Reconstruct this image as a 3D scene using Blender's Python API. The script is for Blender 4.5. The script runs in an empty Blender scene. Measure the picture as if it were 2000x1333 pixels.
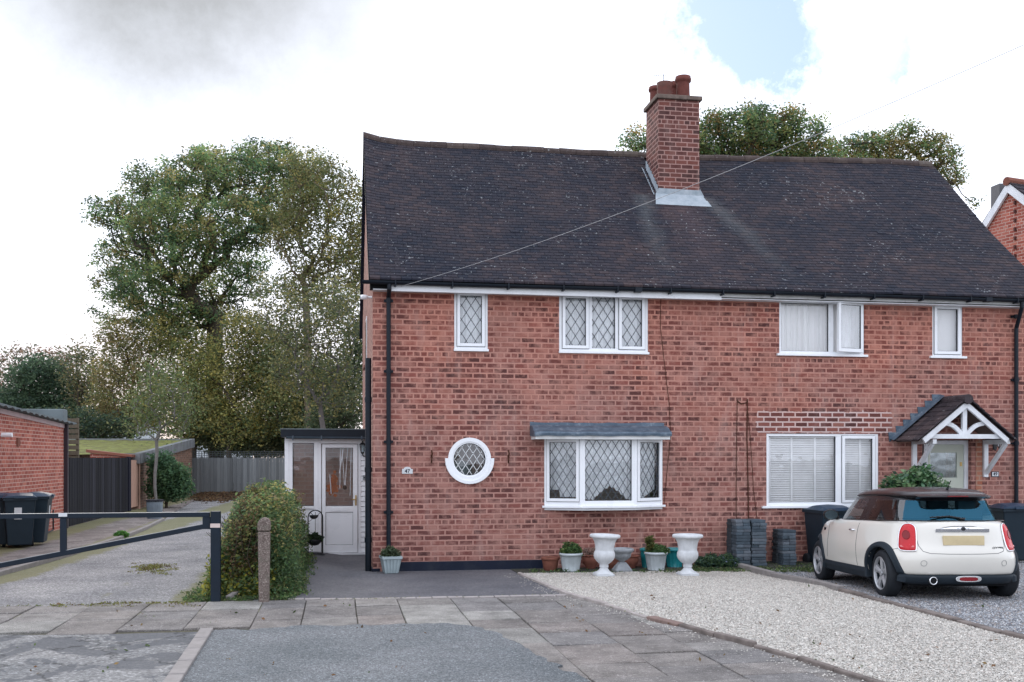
import bpy, bmesh, math, random
import numpy as np
from mathutils import Vector, Matrix
from mathutils.bvhtree import BVHTree
from mathutils import noise as mnoise
R = math.radians
rng = random.Random(7)
npr = np.random.RandomState(11)
scene = bpy.context.scene
col = scene.collection

# ------------------------------------------------------------------ camera frame (metres, house aligned axes)
H = 1.80
TH = R(9.6)
ST, CT = math.sin(TH), math.cos(TH)
FPX = 2000.0
HOR = 893.0
YF = 16.85            # facade plane

def gz(x, y):
    dip = -.055 * max(0, 1 - ((x - 7.3) / 2.2) ** 2) * max(0, 1 - ((y - 14.9) / 1.7) ** 2) if abs(x - 7.3) < 2.2 and abs(y - 14.9) < 1.7 else 0
    s = min(max((x + .6) / .6, 0), 1); s = s * s * (3 - 2 * s)
    return -.0184 * min(max(y - 12.5, 0), 4.35) * s + dip
def ray(px):
    u = (px - 1000) / FPX
    return ST + u * CT, CT - u * ST
def W(px, py, Y):                     # point on the plane y = Y
    rx, ry = ray(px); t = Y / ry
    return rx * t, H + (HOR - py) / FPX * t
def WX(px, Y): return W(px, 893, Y)[0]
def WZ(px, py, Y): return W(px, py, Y)[1]
def PT(px, py, t):                    # point at depth t along the view axis
    rx, ry = ray(px)
    return Vector((rx * t, ry * t, H + (HOR - py) / FPX * t))
def G(px, py, z0=None):
    rx, ry = ray(px); z = 0
    for _ in range(6):
        t = (H - z) * FPX / (py - HOR)
        z = gz(rx * t, ry * t) if z0 is None else z0
    return rx * t, ry * t

# ------------------------------------------------------------------ object helpers
def tag(o, label=None, cat=None, group=None, kind=None):
    if label: o['label'] = label
    if cat: o['category'] = cat
    if group: o['group'] = group
    if kind: o['kind'] = kind
    return o
WORLD = {}
def thing(name, label, cat, loc=(0, 0, 0), group=None, rz=0):
    o = bpy.data.objects.new(name, None); col.objects.link(o)
    o.location = loc; o.rotation_euler = (0, 0, rz); o.empty_display_size = .2
    tag(o, label, cat, group)
    return o
def copy_tree(o, parent=None):
    c = o.copy(); col.objects.link(c)
    c.parent = parent
    for ch in list(o.children): copy_tree(ch, c)
    return c

class MB:
    """collects geometry; build() links it as one mesh object"""
    def __init__(s, xf=None):
        s.v = []; s.f = []; s.m = []; s.c = []; s.xf = xf; s.mi = 0; s.cc = None
    def _add(s, vs, fs):
        b = len(s.v)
        if s.xf is not None: vs = [s.xf @ Vector(p) for p in vs]
        s.v += [tuple(p) for p in vs]
        for f in fs:
            s.f.append(tuple(b + i for i in f)); s.m.append(s.mi); s.c.append(s.cc or (1, 1, 1, 1))
    def quad(s, a, b, c, d): s._add([a, b, c, d], [(0, 1, 2, 3)])
    def poly(s, pts): s._add(pts, [tuple(range(len(pts)))])
    def box(s, x0, x1, y0, y1, z0, z1):
        vs = [(x0, y0, z0), (x1, y0, z0), (x1, y1, z0), (x0, y1, z0), (x0, y0, z1), (x1, y0, z1), (x1, y1, z1), (x0, y1, z1)]
        s._add(vs, [(0, 3, 2, 1), (4, 5, 6, 7), (0, 1, 5, 4), (1, 2, 6, 5), (2, 3, 7, 6), (3, 0, 4, 7)])
    def obox(s, c, hx, hy, hz, M=None):
        M = M or Matrix.Identity(3)
        vs = [Vector(c) + M @ Vector((sx * hx, sy * hy, sz * hz)) for sz in (-1, 1) for sx, sy in ((-1, -1), (1, -1), (1, 1), (-1, 1))]
        s._add(vs, [(0, 3, 2, 1), (4, 5, 6, 7), (0, 1, 5, 4), (1, 2, 6, 5), (2, 3, 7, 6), (3, 0, 4, 7)])
    def bar(s, a, b, w, h, up=(0, 0, 1)):
        a = Vector(a); b = Vector(b); d = (b - a); L = d.length; d.normalize()
        sd = d.cross(Vector(up)).normalized(); u = sd.cross(d).normalized()
        M = Matrix((sd, d, u)).transposed()
        s.obox((a + b) / 2, w / 2, L / 2, h / 2, M)
    def prism(s, pts, z0, z1):
        n = len(pts)
        vs = [(x, y, z0) for x, y in pts] + [(x, y, z1) for x, y in pts]
        s._add(vs, [tuple(range(n - 1, -1, -1)), tuple(range(n, 2 * n))] + [(i, (i + 1) % n, n + (i + 1) % n, n + i) for i in range(n)])
    def prismY(s, pts, y0, y1):       # pts in x,z
        n = len(pts)
        vs = [(x, y0, z) for x, z in pts] + [(x, y1, z) for x, z in pts]
        s._add(vs, [tuple(range(n)), tuple(range(2 * n - 1, n - 1, -1))] + [(i, n + i, n + (i + 1) % n, (i + 1) % n) for i in range(n)])
    def tube(s, pts, r, n=8, cap=True):
        pts = [Vector(p) for p in pts]; rs = r if isinstance(r, (list, tuple)) else [r] * len(pts)
        vs = []; fs = []; pu = None
        for i, p in enumerate(pts):
            d = (pts[min(i + 1, len(pts) - 1)] - pts[max(i - 1, 0)]).normalized()
            if pu is None:
                pu = Vector((0, 0, 1)) if abs(d.z) < .9 else Vector((0, 1, 0))
            sd = d.cross(pu).normalized(); pu = sd.cross(d).normalized()
            for k in range(n):
                a = 2 * math.pi * k / n
                vs.append(p + (sd * math.cos(a) + pu * math.sin(a)) * rs[i])
        for i in range(len(pts) - 1):
            for k in range(n):
                k2 = (k + 1) % n
                fs.append((i * n + k, i * n + k2, (i + 1) * n + k2, (i + 1) * n + k))
        if cap:
            fs.append(tuple(range(n - 1, -1, -1))); fs.append(tuple((len(pts) - 1) * n + k for k in range(n)))
        s._add(vs, fs)
    def lathe(s, prof, c=(0, 0, 0), n=24, flute=None, square=None):
        # prof: list of (r, z); flute(z index, angle) -> factor
        vs = []; fs = []
        for i, (r, z) in enumerate(prof):
            for k in range(n):
                a = 2 * math.pi * k / n; rr = r
                if flute: rr = r * flute(i, a)
                if square and i in square:
                    q = max(abs(math.cos(a - math.pi/4 + R(0))), abs(math.sin(a - math.pi/4))); rr = r / q * .78 if square[i] else r
                vs.append((c[0] + rr * math.cos(a), c[1] + rr * math.sin(a), c[2] + z))
        for i in range(len(prof) - 1):
            for k in range(n):
                k2 = (k + 1) % n
                fs.append((i * n + k, i * n + k2, (i + 1) * n + k2, (i + 1) * n + k))
        s._add(vs, fs)
    def build(s, name, mat, parent=None, bevel=0, smooth=False, subsurf=0, seg=2, uv=True, origin=None, merge=False):
        me = bpy.data.meshes.new(name)
        V = np.array(s.v, dtype=float)
        off = np.zeros(3)
        if parent is not None:
            o = parent
            if parent.get('_abs') is not None: off = np.array(list(parent['_abs']))
        elif origin is not None: off = np.array(origin)
        UV = V.copy()
        me.from_pydata([tuple(p) for p in (V - off)], [], s.f)
        mats = mat if isinstance(mat, (list, tuple)) else [mat]
        for m in mats: me.materials.append(m)
        if len(mats) > 1: me.polygons.foreach_set('material_index', s.m)
        at = me.attributes.new('Col', 'FLOAT_COLOR', 'FACE')
        at.data.foreach_set('color', np.array(s.c, dtype=np.float32).ravel())
        me.update()
        if uv:
            ul = me.uv_layers.new(name='UV')
            co = np.zeros(len(me.loops) * 2, dtype=np.float32)
            li = 0
            for p in me.polygons:
                nn = p.normal; ax = max(range(3), key=lambda i: abs(nn[i]))
                for vi in p.vertices:
                    q = UV[vi]
                    if ax == 0: a, b = q[1], q[2]
                    elif ax == 1: a, b = q[0], q[2]
                    else: a, b = q[0], q[1]
                    co[li] = a; co[li + 1] = b; li += 2
            ul.data.foreach_set('uv', co)
        if smooth:
            me.polygons.foreach_set('use_smooth', [True] * len(me.polygons))
        if merge:
            bm = bmesh.new(); bm.from_mesh(me); bmesh.ops.remove_doubles(bm, verts=bm.verts, dist=1e-5)
            bmesh.ops.recalc_face_normals(bm, faces=bm.faces); bm.to_mesh(me); bm.free()
        ob = bpy.data.objects.new(name, me); col.objects.link(ob)
        if parent is not None: ob.parent = parent; ob['_abs'] = [float(q) for q in off]
        else:
            ob.location = [float(q) for q in off]; ob['_abs'] = [float(q) for q in off]
        if bevel:
            b = ob.modifiers.new('b', 'BEVEL'); b.width = bevel; b.segments = seg; b.limit_method = 'ANGLE'; b.angle_limit = R(40)
        if subsurf:
            b = ob.modifiers.new('s', 'SUBSURF'); b.levels = subsurf; b.render_levels = subsurf
        return ob
def athing(name, label, cat, loc=(0, 0, 0), group=None):
    """a thing whose parts are given in world coordinates"""
    o = thing(name, label, cat, loc, group); o['_abs'] = [float(q) for q in loc]; return o

def frame_rect(mb, x0, x1, z0, z1, w, y0, y1, wb=None, wt=None):
    wb = wb or w; wt = wt or w
    mb.box(x0, x0 + w, y0, y1, z0, z1); mb.box(x1 - w, x1, y0, y1, z0, z1)
    mb.box(x0 + w, x1 - w, y0, y1, z0, z0 + wb); mb.box(x0 + w, x1 - w, y0, y1, z1 - wt, z1)

def raw_mesh(name, V, F4, colors, mats, mi=None, smooth=False):
    """fast quad mesh from numpy: V (n,3), F4 (m,4) ints, colors (m,3)"""
    me = bpy.data.meshes.new(name)
    n = len(V); m = len(F4); k = F4.shape[1]
    me.vertices.add(n); me.vertices.foreach_set('co', V.astype(np.float32).ravel())
    me.loops.add(m * k); me.loops.foreach_set('vertex_index', F4.astype(np.int32).ravel())
    me.polygons.add(m); me.polygons.foreach_set('loop_start', np.arange(0, m * k, k, dtype=np.int32))
    for q in mats: me.materials.append(q)
    if mi is not None: me.polygons.foreach_set('material_index', mi.astype(np.int32))
    me.update(calc_edges=True); me.validate()
    if colors is not None:
        at = me.attributes.new('Col', 'FLOAT_COLOR', 'FACE')
        c = np.ones((m, 4), dtype=np.float32); c[:, :3] = colors
        at.data.foreach_set('color', c.ravel())
    if smooth: me.polygons.foreach_set('use_smooth', np.ones(m, dtype=bool))
    return me

# ------------------------------------------------------------------ materials
def newmat(name):
    m = bpy.data.materials.new(name); m.use_nodes = True
    nt = m.node_tree; nt.nodes.clear()
    out = nt.nodes.new('ShaderNodeOutputMaterial')
    return m, nt, out
class N:
    def __init__(s, nt): s.nt = nt
    def __call__(s, t, **kw):
        n = s.nt.nodes.new(t)
        for k, v in kw.items():
            if k in ('inp',):
                for kk, vv in v.items():
                    if isinstance(vv, bpy.types.NodeSocket): s.nt.links.new(vv, n.inputs[kk])
                    else: n.inputs[kk].default_value = vv
            else: setattr(n, k, v)
        return n
    def noise(s, vec, scale, detail=4, rough=.55, dist=0):
        return s('ShaderNodeTexNoise', inp={'Vector': vec, 'Scale': scale, 'Detail': detail, 'Roughness': rough, 'Distortion': dist})
    def ramp(s, fac, stops, interp='LINEAR'):
        n = s('ShaderNodeValToRGB'); n.color_ramp.interpolation = interp
        e = n.color_ramp.elements
        while len(e) > 1: e.remove(e[-1])
        for i, (p, c) in enumerate(stops):
            q = e[0] if i == 0 else e.new(p)
            q.position = p; q.color = (c[0], c[1], c[2], 1) if not isinstance(c, (int, float)) else (c, c, c, 1)
        s.nt.links.new(fac, n.inputs[0]); return n.outputs[0]
    def mix(s, fac, a, b, mode='MIX'):
        n = s('ShaderNodeMix', data_type='RGBA', blend_type=mode)
        for k, v in ((0, fac), (6, a), (7, b)):
            if isinstance(v, bpy.types.NodeSocket): s.nt.links.new(v, n.inputs[k])
            elif k == 0: n.inputs[0].default_value = v
            else: n.inputs[k].default_value = (v[0], v[1], v[2], 1)
        return n.outputs[2]
    def math(s, op, a, b=0, c=0, clamp=False):
        n = s('ShaderNodeMath', operation=op, use_clamp=clamp)
        for k, v in ((0, a), (1, b), (2, c)):
            if isinstance(v, bpy.types.NodeSocket): s.nt.links.new(v, n.inputs[k])
            else: n.inputs[k].default_value = v
        return n.outputs[0]
    def bump(s, h, strength=.5, dist=.01, normal=None):
        n = s('ShaderNodeBump', inp={'Height': h, 'Strength': strength, 'Distance': dist})
        if normal is not None: s.nt.links.new(normal, n.inputs['Normal'])
        return n.outputs[0]
    def bsdf(s, color, rough=.6, normal=None, spec=.5, metal=0, **kw):
        n = s('ShaderNodeBsdfPrincipled')
        for k, v in (('Base Color', color), ('Roughness', rough), ('Specular IOR Level', spec), ('Metallic', metal)):
            if isinstance(v, bpy.types.NodeSocket): s.nt.links.new(v, n.inputs[k])
            else: n.inputs[k].default_value = v if not (k == 'Base Color') else (v[0], v[1], v[2], 1)
        if normal is not None: s.nt.links.new(normal, n.inputs['Normal'])
        for k, v in kw.items(): n.inputs[k].default_value = v
        return n
    def uv(s): return s('ShaderNodeUVMap').outputs[0]
    def obj(s): return s('ShaderNodeTexCoord').outputs['Object']
    def pos(s): return s('ShaderNodeNewGeometry').outputs['Position']
    def attr(s): return s('ShaderNodeAttribute', attribute_name='Col').outputs['Color']
    def link(s, a, b): s.nt.links.new(a, b)

MATS = {}
def simple(name, c, rough=.5, spec=.5, metal=0, var=.12, scale=6, bump=0, bscale=60, dirt=None, coat=0):
    """a painted / plastic / metal surface with slight mottling"""
    if name in MATS: return MATS[name]
    m, nt, out = newmat(name); n = N(nt)
    p = n.pos()
    a = n.noise(p, scale, 5).outputs[0]
    f = n.ramp(a, [(.25, 1 - var), (.75, 1 + var * .4)])
    c0 = n.mix(1, c, f, 'MULTIPLY')
    if dirt:
        dz = n.noise(p, 2.2, 6, .65).outputs[0]
        c0 = n.mix(n.ramp(dz, [(.5, 0), (.72, .8)]), c0, dirt)
    nm = None
    if bump: nm = n.bump(n.noise(p, bscale, 4).outputs[0], bump, .004)
    rv = n.math('MULTIPLY_ADD', a, .2, rough - .1)
    b = n.bsdf(c0, rv, nm, spec, metal)
    if coat: b.inputs['Coat Weight'].default_value = coat; b.inputs['Coat Roughness'].default_value = .04
    n.link(b.outputs[0], out.inputs[0]); MATS[name] = m
    return m
def attrmat(name, rough=.7, spec=.3, mul=1, translucent=0, nscale=0, bump=0):
    m, nt, out = newmat(name); n = N(nt)
    c = n.attr()
    if nscale:
        a = n.noise(n.pos(), nscale, 5).outputs[0]
        c = n.mix(1, c, n.ramp(a, [(.25, .72), (.75, 1.2)]), 'MULTIPLY')
    nm = n.bump(n.noise(n.pos(), nscale * 3 or 40, 4).outputs[0], bump, .004) if bump else None
    b = n.bsdf(c, rough, nm, spec)
    if translucent:
        t = n('ShaderNodeBsdfTranslucent'); n.link(c, t.inputs[0])
        mx = n('ShaderNodeMixShader', inp={0: translucent}); n.link(b.outputs[0], mx.inputs[1]); n.link(t.outputs[0], mx.inputs[2])
        n.link(mx.outputs[0], out.inputs[0])
    else: n.link(b.outputs[0], out.inputs[0])
    return m

def brickmat(name, stops, mortar, mortar2, bw=.232, rh=.0865, msize=.0150, smear=.5, tint=None, white=None, upper=None, warp=.006):
    m, nt, out = newmat(name); n = N(nt)
    uv = n.uv()
    w1 = n.noise(uv, 9, 3)
    wv = n('ShaderNodeVectorMath', operation='SCALE', inp={0: w1.outputs['Color'], 'Scale': warp * 2})
    wv2 = n('ShaderNodeVectorMath', operation='ADD', inp={0: uv, 1: wv.outputs[0]})
    w2 = n.noise(uv, 60, 3)
    wv3 = n('ShaderNodeVectorMath', operation='SCALE', inp={0: w2.outputs['Color'], 'Scale': warp * 1.2})
    vec = n('ShaderNodeVectorMath', operation='ADD', inp={0: wv2.outputs[0], 1: wv3.outputs[0]}).outputs[0]
    bt = n('ShaderNodeTexBrick', offset=.5, offset_frequency=2, squash=.5, squash_frequency=8,
           inp={'Vector': vec, 'Color1': (0, 0, 0, 1), 'Color2': (1, 1, 1, 1), 'Mortar': (.5, .5, .5, 1), 'Scale': 1.0,
                'Mortar Size': msize, 'Mortar Smooth': .28, 'Bias': 0.0, 'Brick Width': bw, 'Row Height': rh})
    rnd = bt.outputs[0]; mf = bt.outputs[1]
    bc = n.ramp(rnd, stops)
    fine = n.noise(uv, 45, 6, .7).outputs[0]
    bc = n.mix(1, bc, n.ramp(fine, [(.2, .84), (.8, 1.14)]), 'MULTIPLY')
    # mortar smeared over some bricks, in patches
    sm = n.noise(uv, 5.5, 6, .68).outputs[0]
    big = n.noise(uv, .55, 3, .6).outputs[0]
    smm = n.math('MULTIPLY_ADD', big, .35, sm)
    smf = n.ramp(smm, [(.60, 0), (.76, smear)])
    mc = n.mix(n.noise(uv, 2.1, 5).outputs[0], mortar, mortar2)
    mc = n.mix(1, mc, n.ramp(n.noise(uv, 80, 4, .7).outputs[0], [(.2, .85), (.8, 1.12)]), 'MULTIPLY')
    mm = n.math('MAXIMUM', mf, smf)
    if white:
        sx = n('ShaderNodeSeparateXYZ', inp={0: n('ShaderNodeVectorMath', operation='ADD', inp={0: uv, 1: n('ShaderNodeVectorMath', operation='SCALE', inp={0: w1.outputs['Color'], 'Scale': .18}).outputs[0]}).outputs[0]})
        x0, x1, z0, z1 = white
        def win(s, a, b): return n.math('MULTIPLY', n.math('GREATER_THAN', s, a), n.math('LESS_THAN', s, b))
        wm = n.math('MULTIPLY', win(sx.outputs[0], x0 + .09, x1 + .09), win(sx.outputs[1], z0 + .09, z1 + .09))
        mc = n.mix(n.math('MULTIPLY', wm, .85), mc, (.62, .50, .47))
        mm = n.math('MAXIMUM', mf, n.math('MULTIPLY', smf, n.math('SUBTRACT', 1, wm)))
    c = n.mix(mm, bc, mc)
    if upper:   # redder tint high up, greyer low down, boundary varied by noise
        sz = n('ShaderNodeSeparateXYZ', inp={0: uv})
        f = n.math('MULTIPLY_ADD', n.noise(uv, .9, 4).outputs[0], 1.6, n.math('MULTIPLY_ADD', sz.outputs[1], .28, -1.35), clamp=True)
        c = n.mix(1, c, n.mix(f, (.94, .93, .95), (1.18, .95, .86)), 'MULTIPLY')
    st = n.noise(uv, 1.7, 6, .6).outputs[0]
    c = n.mix(1, c, n.ramp(st, [(.3, .86), (.7, 1.1)]), 'MULTIPLY')
    sv = n('ShaderNodeMapping', inp={0: uv}); sv.inputs['Scale'].default_value = (2.6, .5, 1)
    c = n.mix(n.ramp(n.noise(sv.outputs[0], 1.4, 6, .65).outputs[0], [(.54, 0), (.74, .30)]), c, (.42, .33, .30))
    c = n.mix(n.ramp(n.noise(sv.outputs[0], 2.3, 6, .7).outputs[0], [(.62, 0), (.80, .16)]), c, (.10, .06, .055))
    sp = n.noise(uv, 16, 2, .5).outputs[0]
    c = n.mix(n.ramp(sp, [(.76, 0), (.80, .45)]), c, (.52, .42, .38))
    hgt = n.math('SUBTRACT', n.math('MULTIPLY', fine, .35), n.math('MULTIPLY', mf, 1.0))
    nm = n.bump(hgt, .7, .006)
    b = n.bsdf(c, .88, nm, .2)
    n.link(b.outputs[0], out.inputs[0])
    return m

def glassmat(name, tint=(.8, .86, .9), refl=.1, rough=.01, mul=1.0, gcol=(1, 1, 1)):
    m, nt, out = newmat(name); n = N(nt)
    tr = n('ShaderNodeBsdfTransparent'); tr.inputs[0].default_value = (*tint, 1)
    nm = n.bump(n.noise(n.pos(), 2.5, 2).outputs[0], .12, .02)
    gl = n('ShaderNodeBsdfGlossy', inp={'Roughness': rough}); gl.inputs[0].default_value = (*gcol, 1); n.link(nm, gl.inputs['Normal'])
    lw = n('ShaderNodeLayerWeight', inp={'Blend': .22})
    fac = n.math('MULTIPLY_ADD', lw.outputs[0], .75 * mul, refl, clamp=True)
    mx = n('ShaderNodeMixShader', inp={0: fac}); n.link(tr.outputs[0], mx.inputs[1]); n.link(gl.outputs[0], mx.inputs[2])
    n.link(mx.outputs[0], out.inputs[0])
    return m
# ------------------------------------------------------------------ material library
BR = [(.0, (.085, .038, .036)), (.2, (.13, .052, .046)), (.55, (.18, .066, .056)), (.85, (.24, .088, .072)), (1, (.31, .14, .11))]
M_brick = brickmat('facade_brick', BR, (.44, .215, .168), (.46, .268, .222), white=(WX(1478, YF), WX(1742, YF), WZ(1600, 846, YF), WZ(1600, 803, YF)), upper=True, smear=.62)
M_brick_side = brickmat('gable_brick', BR, (.42, .23, .18), (.42, .27, .22), smear=.55)
M_brick_chim = brickmat('chimney_brick', [(0, (.06, .028, .027)), (.4, (.11, .04, .036)), (1, (.17, .06, .048))], (.36, .20, .175), (.40, .25, .22), rh=.0865, smear=.1, warp=.004, msize=.0115)
M_brick_red = brickmat('garage_brick', [(0, (.28, .075, .055)), (.5, (.38, .11, .08)), (1, (.48, .17, .12))], (.55, .36, .30), (.6, .42, .36), rh=.0795, smear=.0, msize=.009, warp=.004)
M_brick_old = brickmat('old_brick', [(0, (.08, .045, .035)), (.5, (.18, .085, .06)), (1, (.30, .15, .10))], (.24, .17, .13), (.28, .21, .16), smear=.3)
M_upvc = simple('upvc_white', (.84, .86, .89), .28, .5, var=.06, scale=2)
M_upvc_warm = simple('white_paint', (.78, .80, .83), .55, .3, var=.2, scale=5, dirt=None, bump=.25)
M_peel = simple('peeling_paint', (.70, .71, .71), .7, .2, var=.1, dirt=(.36, .36, .35), bump=.4, bscale=40)
M_gasket = simple('gasket', (.02, .024, .03), .5)
M_black = simple('black_plastic', (.007, .012, .020), .5, .25, var=.3)
M_navy = simple('navy_paint', (.006, .011, .028), .6, .25, var=.3, dirt=(.03, .035, .045))
M_iron = simple('wrought_iron', (.012, .014, .018), .5, .5)
M_rust = simple('rusty_iron', (.07, .03, .02), .9, .1)
M_dark = simple('dark_void', (.012, .013, .015), .9, .1)
M_room = simple('room_wall', (.60, .57, .55), .9, .1)
M_chrome = simple('chrome', (.75, .76, .78), .18, .5, 1.0, var=.05)
M_silver = simple('alloy_silver', (.42, .43, .45), .35, .5, .5, var=.1)
M_brass = simple('brass', (.50, .34, .13), .35, .5, .9)
M_glass = glassmat('window_glass', (.98, .99, 1.0), .085)
M_glass_porch = glassmat('porch_glass', (.98, .98, .98), .04)
M_glass_obs = glassmat('door_glass', (.75, .85, .88), .16, .08)
M_leadcame = simple('lead_came', (.085, .095, .11), .6, .3)
M_whitecame = simple('pale_came', (.72, .74, .75), .5, .3)
M_terracotta = simple('terracotta', (.22, .085, .06), .8, .2, var=.3, scale=12)
M_pot = simple('chimney_pot_clay', (.15, .05, .04), .8, .2, var=.35, scale=9, dirt=(.08, .06, .05))
M_soil = simple('soil', (.035, .027, .022), .95, .1, var=.5, scale=30, bump=1, bscale=40)
M_concrete = simple('concrete', (.27, .25, .24), .9, .2, var=.25, scale=9, bump=.5, bscale=90)

def lead():
    m, nt, out = newmat('lead_sheet'); n = N(nt)
    p = n.pos(); a = n.noise(p, 7, 6, .7).outputs[0]
    c = n.ramp(a, [(.3, (.045, .075, .11)), (.55, (.10, .14, .185)), (.75, (.28, .32, .36))])
    nm = n.bump(n.noise(p, 14, 4).outputs[0], .6, .02)
    b = n.bsdf(c, .5, nm, .5, .25); n.link(b.outputs[0], out.inputs[0]); return m
M_lead = lead()
def leadpale():
    m, nt, out = newmat('mortar_flashing'); n = N(nt)
    p = n.pos(); a = n.noise(p, 5, 6, .7).outputs[0]
    c = n.ramp(a, [(.3, (.24, .29, .33)), (.7, (.42, .46, .50))])
    nm = n.bump(n.noise(p, 25, 4).outputs[0], .5, .01)
    b = n.bsdf(c, .75, nm, .3); n.link(b.outputs[0], out.inputs[0]); return m
M_flash = leadpale()

CHX = None
def rooftile(name, chim=None, base=((.012, .015, .026), (.026, .023, .031), (.054, .038, .040))):
    m, nt, out = newmat(name); n = N(nt)
    p = n.pos(); at = n.attr()
    sep = n('ShaderNodeSeparateColor'); n.link(at, sep.inputs[0])
    big = n.noise(p, .55, 4, .6).outputs[0]
    f = n.math('ADD', n.math('MULTIPLY', sep.outputs[0], .45), n.math('MULTIPLY_ADD', big, 1.3, -.42))
    c = n.ramp(f, [(.1, base[0]), (.5, base[1]), (.9, base[2])])
    grime = n.noise(p, 12, 6, .7).outputs[0]
    c = n.mix(1, c, n.ramp(grime, [(.25, .6), (.75, 1.35)]), 'MULTIPLY')
    lich = n.noise(p, 15, 3, .75).outputs[0]
    patch = n.noise(p, .8, 3).outputs[0]
    lf = n.ramp(n.math('MULTIPLY_ADD', patch, .22, lich), [(.772, 0), (.80, .7)])
    c = n.mix(lf, c, (.33, .35, .36))
    if chim:
        cx, cy = chim     # washed-down streaks that run from the chimney flashing to the eaves
        s = n('ShaderNodeSeparateXYZ', inp={0: p})
        wob = n.noise(p, 1.3, 4).outputs[0]
        xx = n.math('ADD', s.outputs[0], n.math('MULTIPLY_ADD', wob, .5, -.25))
        def streak(x, w, fan):
            dy = n.math('SUBTRACT', cy, s.outputs[1])
            c0 = n.math('ABSOLUTE', n.math('SUBTRACT', xx, n.math('MULTIPLY_ADD', dy, fan, x)))
            g = n.math('SUBTRACT', 1, n.math('DIVIDE', c0, w), clamp=True)
            on = n.math('GREATER_THAN', dy, 0)
            fade = n.math('SUBTRACT', 1.1, n.math('MULTIPLY', dy, .42), clamp=True)
            return n.math('MULTIPLY', n.math('MULTIPLY', g, on), fade)
        s1 = n.math('MAXIMUM', streak(cx + .55, .30, .35), streak(cx - .75, .28, -.1))
        c = n.mix(n.math('MULTIPLY', s1, .20), c, (.22, .24, .24))
        s2 = streak(cx - .1, .55, .02)
        c = n.mix(n.math('MULTIPLY', s2, .35), c, (.13, .085, .085))
    nm = n.bump(grime, .5, .006)
    b = n.bsdf(c, .8, nm, .18); n.link(b.outputs[0], out.inputs[0]); return m

def asphalt(name, c0, c1, speck, sscale=140, moss=None, patch=None, coarse=.5, bstr=.8, lines=None, cracks=0):
    m, nt, out = newmat(name); n = N(nt)
    p = n.pos()
    big = n.noise(p, .9, 5, .6).outputs[0]
    c = n.mix(n.ramp(big, [(.3, 0), (.7, 1)]), c0, c1)
    vo = n('ShaderNodeTexVoronoi', feature='F1', inp={'Vector': p, 'Scale': sscale * .55})
    sc = n('ShaderNodeSeparateColor'); n.link(vo.outputs['Color'], sc.inputs[0])
    g = n.ramp(sc.outputs[0], [(0, .55), (.6, 1.0), (.85, 1.25), (1, 2.0)])
    c = n.mix(coarse, c, n.mix(1, c, g, 'MULTIPLY'))
    g2 = n.noise(p, 22, 4, .7).outputs[0]
    c = n.mix(1, c, n.ramp(g2, [(.25, .72), (.75, 1.25)]), 'MULTIPLY')
    hsh = vo.outputs['Distance']
    if patch:
        q = n.noise(p, 1.15, 6, .62, 1.2).outputs[0]
        c = n.mix(n.ramp(q, [(.50, 0), (.53, .8)]), c, patch)
    if cracks:
        cv = n('ShaderNodeTexVoronoi', feature='DISTANCE_TO_EDGE', inp={'Vector': n('ShaderNodeVectorMath', operation='ADD', inp={0: p, 1: n('ShaderNodeVectorMath', operation='SCALE', inp={0: n.noise(p, 2.5, 5).outputs['Color'], 'Scale': .8}).outputs[0]}).outputs[0], 'Scale': 1.1})
        ck = n.ramp(cv.outputs['Distance'], [(.0, 1), (.03, 0)])
        c = n.mix(n.math('MULTIPLY', ck, cracks), c, (.02, .022, .025))
    if moss:
        q = n.math('ADD', n.math('MULTIPLY', n.noise(p, 1.6, 6, .7).outputs[0], .6), n.math('MULTIPLY', n.noise(p, 16, 6, .75).outputs[0], .4))
        # moss gathers at the lane's edges, its centre strip and the joint with the pavement
        s = n('ShaderNodeSeparateXYZ', inp={0: p})
        mask = None
        for kind, at_, wd, amt in moss:
            if kind == 'x': d = n.math('ABSOLUTE', n.math('SUBTRACT', s.outputs[0], at_))
            elif kind == 'y': d = n.math('ABSOLUTE', n.math('SUBTRACT', s.outputs[1], at_))
            else:
                (ax, ay), (bx, by) = at_; L = math.hypot(bx - ax, by - ay)
                nx, ny = -(by - ay) / L, (bx - ax) / L
                d = n.math('ABSOLUTE', n.math('ADD', n.math('MULTIPLY', s.outputs[0], nx), n.math('MULTIPLY_ADD', s.outputs[1], ny, -(ax * nx + ay * ny))))
            g = n.math('MULTIPLY', n.math('SUBTRACT', 1, n.math('DIVIDE', d, wd), clamp=True), amt)
            mask = g if mask is None else n.math('MAXIMUM', mask, g)
        mm = n.ramp(n.math('MULTIPLY_ADD', mask, .5, q), [(.74, 0), (.84, .8)])
        mcol = n.mix(n.noise(p, 30, 4).outputs[0], (.10, .11, .045), (.26, .24, .11))
        c = n.mix(mm, c, mcol)
    nm = n.bump(n.math('ADD', n.math('MULTIPLY', hsh, 1.0), g2), bstr, .012)
    b = n.bsdf(c, .85, nm, .25); n.link(b.outputs[0], out.inputs[0]); return m

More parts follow.
